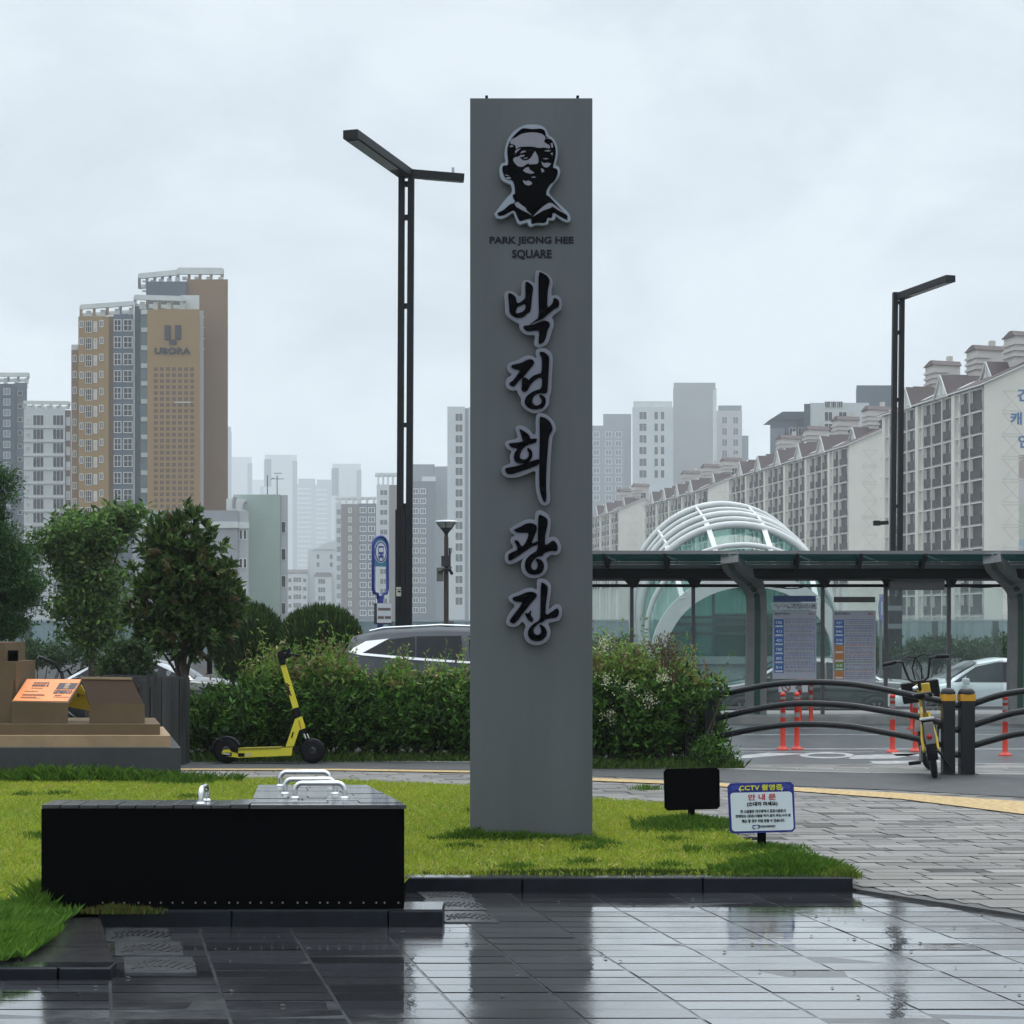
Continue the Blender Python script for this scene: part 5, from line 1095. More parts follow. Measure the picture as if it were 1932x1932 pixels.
suv = [(0, .45, .95, 1.14, .80, .70), (.10, .30, .97, 1.19, .90, .72), (.25, .25, 1.20, 1.46, .92, .66), (.7, .24, 1.17, 1.55, .93, .64), (1.5, .22, 1.10, 1.585, .93, .65), (2.3, .22, 1.04, 1.56, .93, .64), (2.8, .22, 1.02, 1.45, .93, .62), (3.5, .22, 1.0, 1.06, .93, .80), (4.2, .24, .9, .96, .90, .74), (4.5, .3, .72, .8, .82, .7), (4.58, .4, .6, .66, .7, .6)]
car('parked_car', 'grey sport utility car with bright window trim behind the hedge, left of the monolith', (X_(628, 25.3), 26.1, ZR), 0, suv, (.85, 3.65), .35, pg,
    [[(.42, 1.235), (.75, 1.42), (1.15, 1.465), (1.16, 1.18)], [(1.18, 1.178), (1.17, 1.467), (1.8, 1.475), (1.83, 1.13)], [(1.93, 1.125), (1.9, 1.475), (2.5, 1.43), (3.0, 1.20), (3.05, 1.09)]],
    [([(.20, 1.255), (.46, 1.40), (.78, 1.435), (.42, 1.235)], m_wt, 'pillar_trim'), ([(.20, 1.255), (.42, 1.235), (1.2, 1.168), (1.9, 1.118), (3.1, 1.075), (3.1, 1.055), (1.9, 1.09), (1.2, 1.135), (.4, 1.205)], m_wt, 'sill_trim')],
    [((.06, 1.16, .66), (.30, 1.46, .60), 'rear_window', m_gl), ((3.48, 1.07, .76), (2.62, 1.52, .58), 'windscreen', m_gl)],
    [((-.01, .06, -.85, -.5, .85, 1.0), 'tail_lamp', m_tail), ((-.01, .06, .5, .85, .85, 1.0), 'tail_lamp', m_tail), ((4.3, 4.52, -.8, -.45, .62, .74), 'headlamp', m_hl), ((4.3, 4.52, .45, .8, .62, .74), 'headlamp', m_hl)], (2.95, 1.12, 1.0),
    rail=[(.5, .60, 1.54), (.7, .60, 1.585), (1.5, .61, 1.625), (2.2, .60, 1.60), (2.5, .59, 1.545)])
sed = [(0, .35, .80, .86, .74, .66), (.12, .28, .90, .97, .86, .70), (.85, .22, .93, 1.04, .90, .64), (1.35, .2, .94, 1.32, .91, .58), (1.8, .2, .93, 1.43, .91, .57), (2.4, .2, .92, 1.455, .91, .57), (2.9, .2, .91, 1.36, .91, .57), (3.55, .2, .90, 1.0, .90, .72), (4.3, .22, .80, .86, .87, .70), (4.6, .3, .62, .7, .76, .62), (4.68, .38, .52, .56, .62, .5)]
SW = [[(.98, .99), (1.42, 1.30), (1.95, 1.37), (1.98, .99)], [(2.06, .985), (2.03, 1.375), (2.45, 1.385), (2.9, 1.29), (3.40, .985)]]
RT = [([(.80, 1.0), (1.30, 1.30), (1.8, 1.40), (2.42, 1.42), (2.92, 1.33), (3.55, .98), (3.44, .98), (2.9, 1.295), (2.42, 1.39), (1.8, 1.37), (1.38, 1.29), (.9, 1.0)], m_wt, 'roof_trim')]
SC = [((.86, 1.04, .62), (1.42, 1.36, .55), 'rear_window', m_gl), ((3.5, 1.02, .70), (2.86, 1.385, .54), 'windscreen', m_gl)]
LP = [((-.01, .06, -.78, -.4, .68, .82), 'tail_lamp', m_tail), ((-.01, .06, .4, .78, .68, .82), 'tail_lamp', m_tail), ((4.45, 4.62, -.72, -.4, .56, .66), 'headlamp', m_hl), ((4.45, 4.62, .4, .72, .56, .66), 'headlamp', m_hl)]
car('parked_car', 'dark car with bright roof line behind shrubs and the tan house sculpture', (X_(445, 37), 37.6, ZF), math.pi, sed, (.95, 3.7), .33, pd_, SW, RT, SC, LP, (3.2, 1.0, .98))
car('parked_car', 'black sedan seen through the shelter glass behind the timetable boards', (X_(1728, 37.5), 37.6, ZF), math.pi, sed, (.98, 3.72), .34, pd_, SW, RT, SC, LP, (3.2, 1.0, .98))
car('parked_car', 'white sedan behind the shelter glass at the right edge, beside the yellow bicycle', (X_(2110, 36.4), 36.9, ZF), math.pi, sed, (.95, 3.7), .33, pw, SW, RT, SC, LP, (3.2, 1.0, .98))
car('parked_car', 'white car mostly hidden by the hedge and shelter post right of the monolith', (X_(1290, 36.4), 36.9, ZF), math.pi, sed, (.95, 3.7), .33, pw, SW, RT, SC, LP, (3.2, 1.0, .98))

# ------------------------------------------------------------------ tall twin-column street lamps
m_lp = mk('lamp_steel', (.012, .0135, .016), .5, .25, 3, streak=.2, spec=.2)
def lamp(label, Y, cols, top, foot, cross, arms, solid, zb):
    t = thing('street_lamp', label, 'street lamp', (X_(foot, Y), Y, zb), 0, 'tall twin column street lamps')
    for a0, a1, c0, c1 in cols:
        b = MB(); v = [Vector((X_(x, Y), yy, z)) for z, xx in ((zb, (c0, c1)), (Z_(top, Y), (a0, a1))) for x, yy in ((xx[0], Y-.09), (xx[1], Y-.09), (xx[1], Y+.09), (xx[0], Y+.09))]
        b.add(v, [(0, 1, 2, 3), (4, 7, 6, 5)]+[(j, (j+1) % 4, 4+(j+1) % 4, 4+j) for j in range(4)]); b.build('column', m_lp, t)
    for y0, y1, xa_, xb_ in cross: MB().box(X_(xa_, Y), X_(xb_, Y), Y-.05, Y+.05, Z_(y1, Y), Z_(y0, Y)).build('spacer', m_lp, t)
    if solid: 
        b = MB()
        for i in range(3): b.box(X_(solid[0]+i*(solid[1]-solid[0])/3+.4, Y), X_(solid[0]+(i+1)*(solid[1]-solid[0])/3-.4, Y), Y-.11-.004*(i % 2), Y+.1, zb, Z_(solid[2], Y))
        b.build('base_casing', m_lp, t)
    for (j, e, w, h) in arms:
        j, e = Vector(j), Vector(e); ar = MB().bar(j, e, w, h).build('arm', m_lp, t); d = (e-j).normalized(); L_ = (e-j).length
        MB().bar(j+d*L_*.25-Vector((0, 0, h*.5+.004)), j+d*L_*.95-Vector((0, 0, h*.5+.004)), w*.72, .012).build('light_panel', mk('led_dark', (.03, .035, .045), .25, .3, 20), ar)
    return t
YL = 30.9; zt = Z_(328, YL)
t = lamp('tall dark street lamp with two arms left of the monolith', YL, [(752.3, 763.8, 747, 759.5), (770, 781.8, 764, 776.5)], 322, 762, [(343, 352, 763.5, 770.5), (406, 415, 763.3, 770.3), (573, 582, 761.5, 769), (798, 806, 759.8, 767), (950, 962, 758, 766)],
     [((X_(768, YL), YL+.05, zt), (X_(661, 28.5), 28.5, zt+.03), .25, .135), ((X_(772, YL), YL, zt+.004), (X_(875, YL), YL+.1, zt-.05), .14, .13)], (746, 776, 962), ZI)
b = MB()
for y0, y1, mt in ((1108, 1112, 0), (1113, 1125, 0)): b.box(X_(748.5, YL), X_(757.5, YL), YL-.122, YL-.117, Z_(y1, YL), Z_(y0, YL))
st_ = b.build('sticker', mk('sticker_cream', (.5, .5, .38), .5, .1), t)
MB().bar(P(750, 1116, YL-.124), P(756, 1116, YL-.124), .03, .003, (0, 1, 0)).build('sticker_print', m_dk, st_)
b = MB()
for px in (853, 856): b.cyl((X_(px, YL), YL+.08, zt), (X_(px, YL), YL+.08, zt+.13), .008, 6)
b.build('antenna', m_lp, t)
YL2 = 47.0; zt = Z_(560, YL2)
t = lamp('tall dark twin column street lamp with one arm behind the bus shelter', YL2, [(1684.5, 1693.5, 1676, 1686), (1697.5, 1706, 1690, 1699.5)], 552, 1688, [(568, 574, 1693, 1698), (624, 631, 1692.5, 1697.5), (751, 758, 1691, 1696), (952, 958, 1689, 1695)],
     [((X_(1696, YL2), YL2+.05, zt), (X_(1794, 44.6), 44.6, zt+.02), .26, .16)], (1676, 1699.5, 1125), ZF)
b = MB(); b.bar(P(1650, 987.5, YL2), P(1676, 986, YL2), .09, .1); b.bar(P(1648, 987, YL2), P(1660, 987, YL2), .14, .13); b.build('camera_bracket', m_lp, t)
for y in (1143, 1177): MB().box(X_(1675, YL2), X_(1700, YL2), YL2-.125, YL2+.11, Z_(y+9, YL2), Z_(y, YL2)).build('strap_band', mk('strap_grey', (.16, .18, .2), .4, .1), t)

# ------------------------------------------------------------------ bus stop sign
m_bl = mk('stop_blue', (.006, .022, .20), .35, .08, coat=.3); YB = 30.0
bs = thing('bus_stop_sign', 'blue rounded bus stop sign on a pole between the round bush and tall lamp', 'sign', (X_(717.5, YB), YB, ZI)); bs.rotation_euler = (0, 0, R(48))
zc = lambda py: Z_(py, YB)-ZI; hw = .165; r0 = hw
pts = [(hw*math.cos(a), 0, zc(1030)+.155*math.sin(a)) for a in np.linspace(0, math.pi, 13)]+[(-hw, 0, zc(1112)), (-hw*.85, 0, zc(1119)), (-hw*.35, 0, zc(1121)), (-.06, 0, zc(1128)), (.06, 0, zc(1128)), (hw*.35, 0, zc(1121)), (hw*.85, 0, zc(1119)), (hw, 0, zc(1112))]
MB().tube(pts, .028, 10, True).build('frame', m_bl, bs, False)
MB().cyl((0, 0, 0), (0, 0, zc(1124)), .055, 14).build('pole', m_bl, bs, False)
b = MB(); b.prism([(hw*.9*math.cos(a), -.006, zc(1030)+.14*math.sin(a)) for a in np.linspace(0, math.pi, 13)]+[(-hw*.9, -.006, zc(1069)), (hw*.9, -.006, zc(1069))], (0, .012, 0)); pp = b.build('panel', mk('stop_teal', (.03, .17, .27), .4, .1), bs, False)
def disc(cx, cz, rx, rz, y, nm, mat): MB().prism([(cx+rx*math.cos(a), y, cz+rz*math.sin(a)) for a in np.linspace(0, 2*math.pi, 29)[:-1]], (0, .004, 0)).build(nm, mat, pp, False)
zi = zc(1041.5); disc(0, zi, .148, .185, -.011, 'ring_white', m_tw); disc(0, zi, .136, .172, -.0135, 'ring_blue', m_bl); disc(0, zi, .112, .15, -.016, 'disc_white', m_tw)
b = MB(); b.box(-.06, .06, -.0195, -.017, zi-.095, zi+.10); b.box(-.055, -.03, -.0195, -.017, zi-.125, zi-.09); b.box(.03, .055, -.0195, -.017, zi-.125, zi-.09); b.build('bus_symbol', m_bl, pp, False)
b = MB(); b.box(-.047, .047, -.0225, -.020, zi+.0, zi+.07)
for s in (-1, 1): b.box(s*.038-.012, s*.038+.012, -.0225, -.020, zi-.06, zi-.04)
b.build('bus_windows', m_tw, pp, False)
ib = MB().bbox(-.20, .17, -.09, -.055, zc(1178), zc(1138), .006).build('notice_case', mk('case_dark', (.03, .035, .04), .4, .1), bs, False)
MB().box(-.165, .165, -.096, -.0905, zc(1175), zc(1138.5)).build('notice', m_tw, ib, False)
b = MB(); b.box(-.14, .14, -.0985, -.0965, zc(1152), zc(1147)); b.box(-.15, -.01, -.0985, -.0965, zc(1168), zc(1162.5)); b.box(.01, .15, -.0985, -.0965, zc(1168), zc(1162.5)); b.build('notice_print', mk('print_brown', (.14, .1, .09), .5, .3, 80), ib, False)

# ------------------------------------------------------------------ park lamp with camera boxes
YK = 30.6; m_pb = mk('lamp_brown', (.045, .030, .028), .5, .2)
pk = thing('park_lamp', 'brown park lamp with cone lantern and camera boxes beside the monolith', 'street lamp', (X_(842, YK), YK, ZI)); cx = X_(842, YK)
b = MB().cyl((cx, YK, ZI), (cx, YK, Z_(1060, YK)), .042, 16); b.cyl((cx, YK, Z_(1060, YK)), (cx, YK, Z_(1013, YK)), .038, 16); b.build('pole', m_pb, pk)
MB().lathe([(.03, Z_(1013, YK)), (.028, Z_(1008, YK)), (.05, Z_(1004, YK)), (.11, Z_(996, YK))], (cx, YK, 0), 20).build('neck', mk('lamp_black', (.02, .02, .022), .5, .1), pk)
MB().lathe([(.105, Z_(996.5, YK)), (.18, Z_(985.5, YK))], (cx, YK, 0), 24).build('lantern_glass', mk('frosted_glass', (.30, .32, .30), .25, .15), pk)
b = MB()
for k in range(6): a = k*math.pi/3+.5; b.bar((cx+.108*math.cos(a), YK+.108*math.sin(a), Z_(996.5, YK)), (cx+.186*math.cos(a), YK+.186*math.sin(a), Z_(985, YK)), .012)
b.build('lantern_ribs', MATS['lamp_black'], pk)
MB().lathe([(.195, Z_(985.6, YK)), (.198, Z_(984.6, YK)), (.17, Z_(982.2, YK)), (.05, Z_(981.3, YK)), (0, Z_(981.2, YK))], (cx, YK, 0), 28).build('cap', pw, pk)
MB().bbox(X_(833, YK), X_(848, YK), YK-.12, YK-.04, Z_(1069, YK), Z_(1049, YK), .006).build('control_box', MATS['lamp_black'], pk)
MB().bbox(X_(824, YK), X_(837, YK), YK-.10, YK-.045, Z_(1097, YK), Z_(1071, YK), .006).build('control_box', mk('box_grey', (.12, .12, .11), .5, .15), pk)
for x0_, y0_, x1_, y1_ in ((828, 1079, 840, 1073), (847, 1072, 853, 1083), (846, 1076, 850, 1070)): MB().cyl(P(x0_, y0_, YK-.16), P(x1_, y1_, YK-.10), .026, 10).build('camera', MATS['lamp_black'], pk)
b = MB().tube([P(848.5, 1070, YK-.06), P(848.5, 1034, YK-.06)], .018, 8); b.tube([P(848, 1050, YK-.05), P(852, 1040, YK-.05), P(852, 1033, YK-.05)], .006, 6); b.build('cable_pipe', MATS['lamp_black'], pk)

# ------------------------------------------------------------------ glass noise barrier
YP_ = 52.0; bar_ = thing('glass_barrier', 'long misty glass noise barrier with grey posts behind the road', 'barrier', (0, YP_, ZF))
xa_, xb_ = -19, 19.5; zt = Z_(1170, YP_); zb = .62
MB().box(xa_, xb_, YP_-.12, YP_+.12, -2.9, zb-.03).build('base_wall', m_conc, bar_)
MB().box(xa_, xb_, YP_-.03, YP_+.03, zt-.045, zt+.015).build('top_rail', mk('rail_grey', (.34, .37, .39), .4, .1), bar_)
MB().box(xa_, xb_, YP_-.05, YP_+.05, zb-.03, zb+.03).build('bottom_rail', MATS['rail_grey'], bar_)
g_bar = glass('barrier_glass', (.62, .70, .72), .24, .7, (.42, .50, .52)); ppx = [-60+i*114.0 for i in range(20)]
for a, c in zip(ppx[:-1], ppx[1:]): MB().box(X_(a+3, YP_), X_(c-3, YP_), YP_-.008, YP_+.008, zb+.03, zt-.045).build('pane', g_bar, bar_)
for a in ppx: MB().box(X_(a-5, YP_-.06), X_(a+5, YP_-.06), YP_-.12, YP_-.05, zb-.6, zt-.03 if True else 0).build('post', mk('barrier_post', (.085, .095, .10), .5, .15), bar_)

# ------------------------------------------------------------------ arched glass entrance
m_rib = mk('rib_white', (.56, .57, .56), .4, .10, 2.5); g_dome = glass('teal_glass', (.50, .78, .72), .17, .8, (.14, .38, .33))
de = thing('arched_entrance', 'arched white ribbed glass entrance canopy with teal panes behind the bus shelter', 'entrance', (X_(1400, 46), 46, ZF)); zb = Z_(1240, 45)
arcs = [(1414, 178, 1086, 45.0, 1238), (1401, 180, 1028, 45.9, 1190), (1389, 180, 990, 46.7, 1158), (1384, 179, 979, 47.0, 1150), (1377, 177, 970, 47.5, 1142), (1370, 174, 961, 48.0, 1133), (1362, 171, 952, 48.7, 1127)]
def arcpts(cx, w, top, Y, yc, n=33, grow=0):
    zc_ = Z_(yc, Y); h = Z_(top, Y)-zc_; W_ = w/F*Y+grow; xc_ = X_(cx, Y)
    up = [Vector((xc_-W_*math.cos(a), Y, zc_+(h+grow)*math.sin(a))) for a in np.linspace(0, math.pi, n)]
    lo = [(1-.05*s*s, zc_+(zb-zc_)*s) for s in (1, .66, .33)]
    return [Vector((xc_-W_*k, Y, z)) for k, z in lo]+up+[Vector((xc_+W_*k, Y, z)) for k, z in lo[::-1]]
for i, a in enumerate(arcs):
    if i == 0:
        o_, n_ = arcpts(*a, grow=.10), arcpts(*a, grow=-.28); b = MB(); k = len(o_)
        vs = o_+n_+[p+Vector((0, .22, 0)) for p in o_+n_]
        fs = []
        for j in range(k-1): fs += [(j, j+1, k+j+1, k+j), (2*k+j, 2*k+j+1, 3*k+j+1, 3*k+j), (j, j+1, 2*k+j+1, 2*k+j), (k+j, k+j+1, 3*k+j+1, 3*k+j)]
        b.add(vs, fs).build('front_arch', m_rib, de)
    else: MB().tube(arcpts(*a), .10 if i % 2 == 0 else .07, 10).build('rib', m_rib, de)
for a, c in zip(arcs[:-1], arcs[1:]):
    p, q = arcpts(*a, grow=-.12), arcpts(*c, grow=-.12); k = len(p); b = MB(); b.add(p+q, [(j, j+1, k+j+1, k+j) for j in range(k-1)], True); b.build('vault_glass', g_dome, de)
for ai in (11, 16, 22, 27):
    b = MB(); prev = None
    for a in arcs:
        p = arcpts(*a)[ai]
        if prev is not None: b.bar(prev, p, .13, .06, (0, 1, .2))
        prev = p
    b.build('purlin', m_rib, de)
a = arcs[0]; inn = arcpts(*a, grow=-.27); b = MB(); b.prism([p+Vector((0, .35, 0)) for p in inn], (0, .02, 0)); b.build('end_glass', glass('dark_teal_glass', (.34, .62, .57), .20, .8, (.06, .26, .23)), de)
b = MB()
for px, y0_ in ((1345, 1100), (1412, 1090), (1480, 1100)): b.box(X_(px-2.5, 45.4), X_(px+2.5, 45.4), 45.25, 45.33, zb, Z_(y0_+22, 45.4))
for py, w in ((1165, 150), (1178, 155), (1195, 158)): b.box(X_(1414-w, 45.4), X_(1414+w, 45.4), 45.26, 45.32, Z_(py+3, 45.4), Z_(py-3, 45.4))
b.build('door_frame', mk('frame_teal', (.012, .04, .036), .5, .1), de)
b = MB(); b.box(X_(1195, 45), X_(1640, 45), 44.95, 49.5, ZF, zb-.05); b.box(X_(1230, 44.9), X_(1640, 44.9), 44.86, 44.95, zb-.17, zb+.02); b.build('base_wall', mk('base_teal', (.16, .22, .21), .5, .15), de)
MB().box(X_(1345, 46.5), X_(1480, 46.5), 46.4, 46.6, zb, zb+1.1).build('ticket_hall', mk('hall_dark', (.05, .07, .07), .6, .3, 3), de)
b = MB(); b.tube([P(1497, 1051, 44.8), P(1502, 1046, 44.8), P(1504, 1050, 44.8)], .02, 6); b.build('lamp_hook', m_rib, de)
rs = thing('road_sign', 'blue round road sign partly hidden by a shelter post', 'sign', (X_(1666, 38.5), 38.5, ZF)); rs.rotation_euler = (0, 0, R(62))
c = Vector((0, 0, Z_(1148, 38.5)-ZF)); MB().lathe([(.31, 0), (.31, .012)], c, 28, 'Y').build('disc', m_bl, rs, False); MB().cyl((0, .05, 0), c+Vector((0, .05, .3)), .03, 10).build('pole', m_spl, rs, False)
b = MB(); b.bar(c+Vector((-.10, -.004, -.14)), c+Vector((-.10, -.004, .14)), .07, .006, (0, 1, 0)); b.bar(c+Vector((.06, -.004, -.14)), c+Vector((.06, -.004, .14)), .07, .006, (0, 1, 0)); b.build('sign_mark', m_tw, rs, False)
# ------------------------------------------------------------------ buildings
m_cream = mk('cream_wall', (.64, .615, .555), .8, .06, .25); m_fac = mk('facade_white', (.68, .66, .64), .8, .14, .6, streak=.25)
m_rroof = mk('roof_dark_red', (.040, .018, .017), .7, .15, .8); m_wfr = mk('window_frame', (.62, .62, .61), .5, .05, 1)
m_wgl = mk('window_glass', (.016, .019, .023), .25, .55, .35); m_rail_ = mk('balcony_rail', (.028, .028, .031), .6, .3, .9); m_band2 = mk('slab_band', (.62, .62, .60), .7, .08, .5)
m_groove = mk('wall_groove', (.53, .505, .455), .8, .1, .5)
WIN = {}
def win(w, h, fr, mull=1, cross=0, frame=None, pane=None, rail=0, depth=.08, name='window'):
    key = (w, h, fr, mull, cross, (frame or m_wfr).name, (pane or m_wgl).name, rail, name)
    if key in WIN: return WIN[key]
    b = MB(); d = depth
    b.m = 1; b.box(-w/2+fr*.5, w/2-fr*.5, -d*.45, .01, fr*.5, h-fr*.5); b.m = 0
    b.box(-w/2, w/2, -d, .01, 0, fr); b.box(-w/2, w/2, -d, .01, h-fr, h); b.box(-w/2, -w/2+fr, -d, .01, fr, h-fr); b.box(w/2-fr, w/2, -d, .01, fr, h-fr)
    for i in range(mull): x = -w/2+w*(i+1)/(mull+1); b.box(x-fr*.35, x+fr*.35, -d*.9, 0, fr, h-fr)
    for i in range(cross): z = h*(i+1)/(cross+1); b.box(-w/2+fr, w/2-fr, -d*.88, 0, z-fr*.35, z+fr*.35)
    if rail:
        b.m = 2; b.box(-w/2-.05, w/2+.05, -.38, -d-.02, -.03, h*rail)
    o = b.build(name, [frame or m_wfr, pane or m_wgl, m_rail_]); COL.objects.unlink(o); WIN[key] = o; return o
def put(proto, parent, loc, rz=0, world=True):
    o = proto.copy(); COL.objects.link(o); o.parent = parent
    o.location = Vector(loc)-(parent.location if world else Vector((0, 0, 0))); o.rotation_euler = (0, 0, rz); return o
# right: staggered slab blocks running away to the left
TH = R(9.4)
def block(label, px, Y0, Lb, Wd=13.0, skip=0, towers=(), rows=10, gable_w=None):
    X0 = X_(px, Y0); t = thing('apartment_block', label, 'apartment building', (X0, Y0, -3), TH, 'staggered cream apartment blocks at right'); ez = 34.0; rg = 37.0
    MB().prism([(0, 0, 0), (Wd, 0, 0), (Wd, 0, ez), (Wd/2, 0, rg), (0, 0, ez)], (0, Lb, 0)).build('wall', m_cream, t, False)
    MB().box(-.06, -.003, .5, Lb, 0, ez-.05).build('facade', m_fac, t, False)
    b = MB()
    for i in range(rows+1): b.box(-.40, -.061, .35, Lb, ez-.52-2.8*i, ez-.37-2.8*i)
    b.build('slab_bands', m_band2, t, False)
    for s in (-1, 1):
        e = -.7 if s < 0 else Wd+.7; q = [(e, -.35, ez-.22), (Wd/2, -.35, rg+.06), (Wd/2, -.35, rg+.30), (e, -.35, ez+.05)]
        MB().prism(q, (0, Lb+.7, 0)).build('roof', m_rroof if s > 0 else m_rroof, t, False)
    b = MB(); b.box(-.78, -.70, -.4, Lb+.4, ez-.22, ez-.04); b.bar((-.7, -.4, ez-.12), (Wd/2, -.4, rg+.1), .12, .16); b.bar((Wd+.7, -.4, ez-.12), (Wd/2, -.4, rg+.1), .12, .16); b.build('eaves_trim', m_band2, t, False)
    n = int(Lb//12)+1
    for k in range(n):
        for s, back, hgt, ww in ((12*k+11.6, -.75, 36.5, 2.2), (12*k+5.2, 2.6, 37.4, 2.2)):
            if s+ww > Lb+1: continue
            z0 = ez-.3 if back < 0 else ez+.7
            b = MB(); b.prism([(back+.06, s-ww+.25, z0), (back+.06, s+ww-.25, z0), (back+.06, s, hgt-.25)], (Wd/2-back, 0, 0)); d = b.build('dormer', m_band2, t, False)
            b = MB()
            for g in (-1, 1): b.prism([(back, s+g*ww, z0-.1), (back, s, hgt), (back, s, hgt+.22), (back, s+g*(ww+.2), z0)], (Wd/2-back+.2, 0, 0))
            b.build('dormer_roof', m_rroof, d, False)
            b = MB(); b.bar((back-.04, s-ww, z0), (back-.04, s, hgt+.1), .10, .22, (1, 0, 0)); b.bar((back-.04, s+ww, z0), (back-.04, s, hgt+.1), .16, .35, (1, 0, 0)); b.bar((back-.03, s, z0), (back-.03, s, hgt), .2); b.build('dormer_frame', m_band2, d, False)
        b = MB(); b.prism([(.4, 12*k+7.6, ez+.25), (.4, 12*k+9.0, ez+.25), (2.2, 12*k+9.0, ez+1.1), (2.2, 12*k+7.6, ez+1.1)], (0, 0, .35)); b.build('skylight', m_wfr, t, False)
    pb = win(2.6, 2.5, .09, 1, 0, rail=.42, name='balcony_window'); pl = win(2.9, 2.55, .05, 0, 0, pane=mk('loggia_shade', (.035, .035, .036), .6, .4, .8), rail=.34, name='loggia'); ps = win(.8, 1.3, .10, 1, 0, name='window')
    b = MB()
    for k in range(n):
        for s, w in ((7.9, 1.0), (11.7, .18), (3.15, .12), (6.05, .14)):
            if 12*k+s < Lb-.5: b.box(-.5 if w > .5 else -.58, -.062, 12*k+s, 12*k+s+w, 0, ez-.3)
        for i in range(rows):
            z = ez-.35-2.8*(i+1)+.12
            for s, pr in ((1.7, pl), (4.6, pb), (7.1, ps), (10.3, pb)):
                if 12*k+s+1.3 < Lb: put(pr, t, (-.06, 12*k+s, z+(.55 if pr is ps else .12)), R(-90), False)
    b.build('piers', m_cream, t, False)
    b = MB()                                             # moulded cross pattern on the gable wall
    gx = 2.3 if gable_w is None else gable_w
    for i in range(11):
        z1 = ez-.75-2.8*i; z0 = z1-2.45
        for zz_ in (z1, z0): b.bar((gx, -.008, zz_), (gx+2.7, -.008, zz_), .03, .10, (0, 0, 1))
        b.bar((gx+.15, -.008, z1), (gx+2.5, -.008, z0), .03, .07); b.bar((gx+2.5, -.009, z1), (gx+.15, -.009, z0), .03, .07)
    b.build('wall_moulding', m_groove, t, False)
    for s in towers:
        v0, v1, u0, u1 = 5.4, 9.2, s, s+3.2; zt = 40.6; b = MB()
        b.prism([(v0, u0, ez), (v1, u0, ez), (v1, u0, zt), (v0, u0, zt)], (0, u1-u0, 0)); tw = b.build('stair_tower', mk('tower_pinkish', (.50, .46, .43), .8, .07, .4), t, False)
        b = MB()
        for z in (38.0, 38.75, 39.5): b.box(v0-.22, v0+1.9, u0-.22, u1+.1, z, z+.3)
        b.build('fins', MATS['tower_pinkish'], tw, False)
        b = MB(); b.prism([(v0-.25, u0-.25, zt+.002), (v0-.25, u1+.25, zt+.002), (v0+.1, u1-1.2, zt+.8), (v0+.1, u0+1.2, zt+.8)], (v1-v0+.4, 0, -.12)); b.build('tower_roof', m_rroof, tw, False)
        put(win(1.5, 1.9, .1, 1), tw, (v1-1.5, u0-.003, 37.1), 0, False)
        MB().box(v1-.8, v1-.1, u1-.9, u1-.2, zt, zt+1.6).build('vent_stack', m_groove, tw, False)
    return t
bA_ = block('cream apartment block nearest at right, blue lettering on its gable wall', 1857, 221, 34, towers=(3.0, 14.5, 28.5))
block('cream apartment block second from the right, behind the tall lamp', 1601, 296, 69, towers=(5, 20, 36, 52), rows=8)
block('cream apartment block third from the right, above the arched entrance', 1336, 388, 58, towers=(6, 22, 40), rows=7)
block('hazy cream apartment block nearest the monolith on its right', 1167, 462, 34, towers=(5, 22), rows=7)
c9, s9 = math.cos(TH), math.sin(TH)
def gv(px, Y0=221., X0=X_(1857, 221)): k = (px-CX)/F; v = (k*Y0-X0)/(c9-k*s9); return v, Y0+s9*v
m_let = mk('gable_blue', (.06, .14, .30), .6, .1)
for ch, xa_, xb_, ya_, yb_ in (('간', 1919.5, 1944, 733, 757), ('캐', 1906, 1928, 777.5, 801.5), ('인', 1921, 1944, 820, 845)):
    v0, y0 = gv(xa_); v1, y1 = gv(xb_); z1, z0 = Z_(ya_, y0)+3, Z_(yb_, y0)+3
    me = text_mesh(ch, .5, .03); co_ = np.array([v.co[:] for v in me.vertices]); mn, mxx = co_.min(0), co_.max(0); b = MB()
    b.add([(v0+(v[0]-mn[0])/(mxx[0]-mn[0])*(v1-v0), -.02-v[2]*.03, z0+(v[1]-mn[1])/(mxx[1]-mn[1])*(z1-z0)) for v in co_], [tuple(p.vertices) for p in me.polygons]); b.build('lettering', m_let, bA_, False)
for ya_, yb_, col, nm in ((858, 903, (.36, .29, .27), 'mural_pink'), (903.5, 950, (.46, .45, .46), 'mural_pale'), (950.5, 1016, (.42, .43, .36), 'mural_olive'), (1016.5, 1075, (.30, .36, .42), 'mural_blue')):
    v0, y0 = gv(1922); MB().box(v0, 12.9, -.012, -.002, Z_(yb_, y0)+3, Z_(ya_, y0)+3).build('mural_panel', mk(nm, col, .8, .08, .5), bA_, False)

# generic tower made of boxes given by their outline in the picture at their own distance
def bld(name, label, Y, px, vols, group=None):
    t = thing(name, label, 'apartment building' if 'apart' in name else 'building', (X_(px, Y), Y, -3), 0, group)
    for nm, mt, xa_, xb_, yt, dY, dep, *yb in vols:
        y = Y+dY; s = (px-CX)/F; z0, z1 = Z_(yb[0], y) if yb else -3, Z_(yt, y); xa, xb = X_(xa_, y), X_(xb_, y)
        MB().prism([(xa, y, z0), (xb, y, z0), (xb+s*dep, y+dep, z0), (xa+s*dep, y+dep, z0)], (0, 0, z1-z0)).build(nm, mt, t)
    return t
def rows(t, Y, proto, pxs, y0, pitch, n, skip=0, k=1.0):
    for i in range(n):
        for px in pxs:
            if skip and random.random() < skip: continue
            put(proto, t, (X_(px, Y), Y-.01, Z_(y0+pitch*i, Y))).scale = (k, k, k)
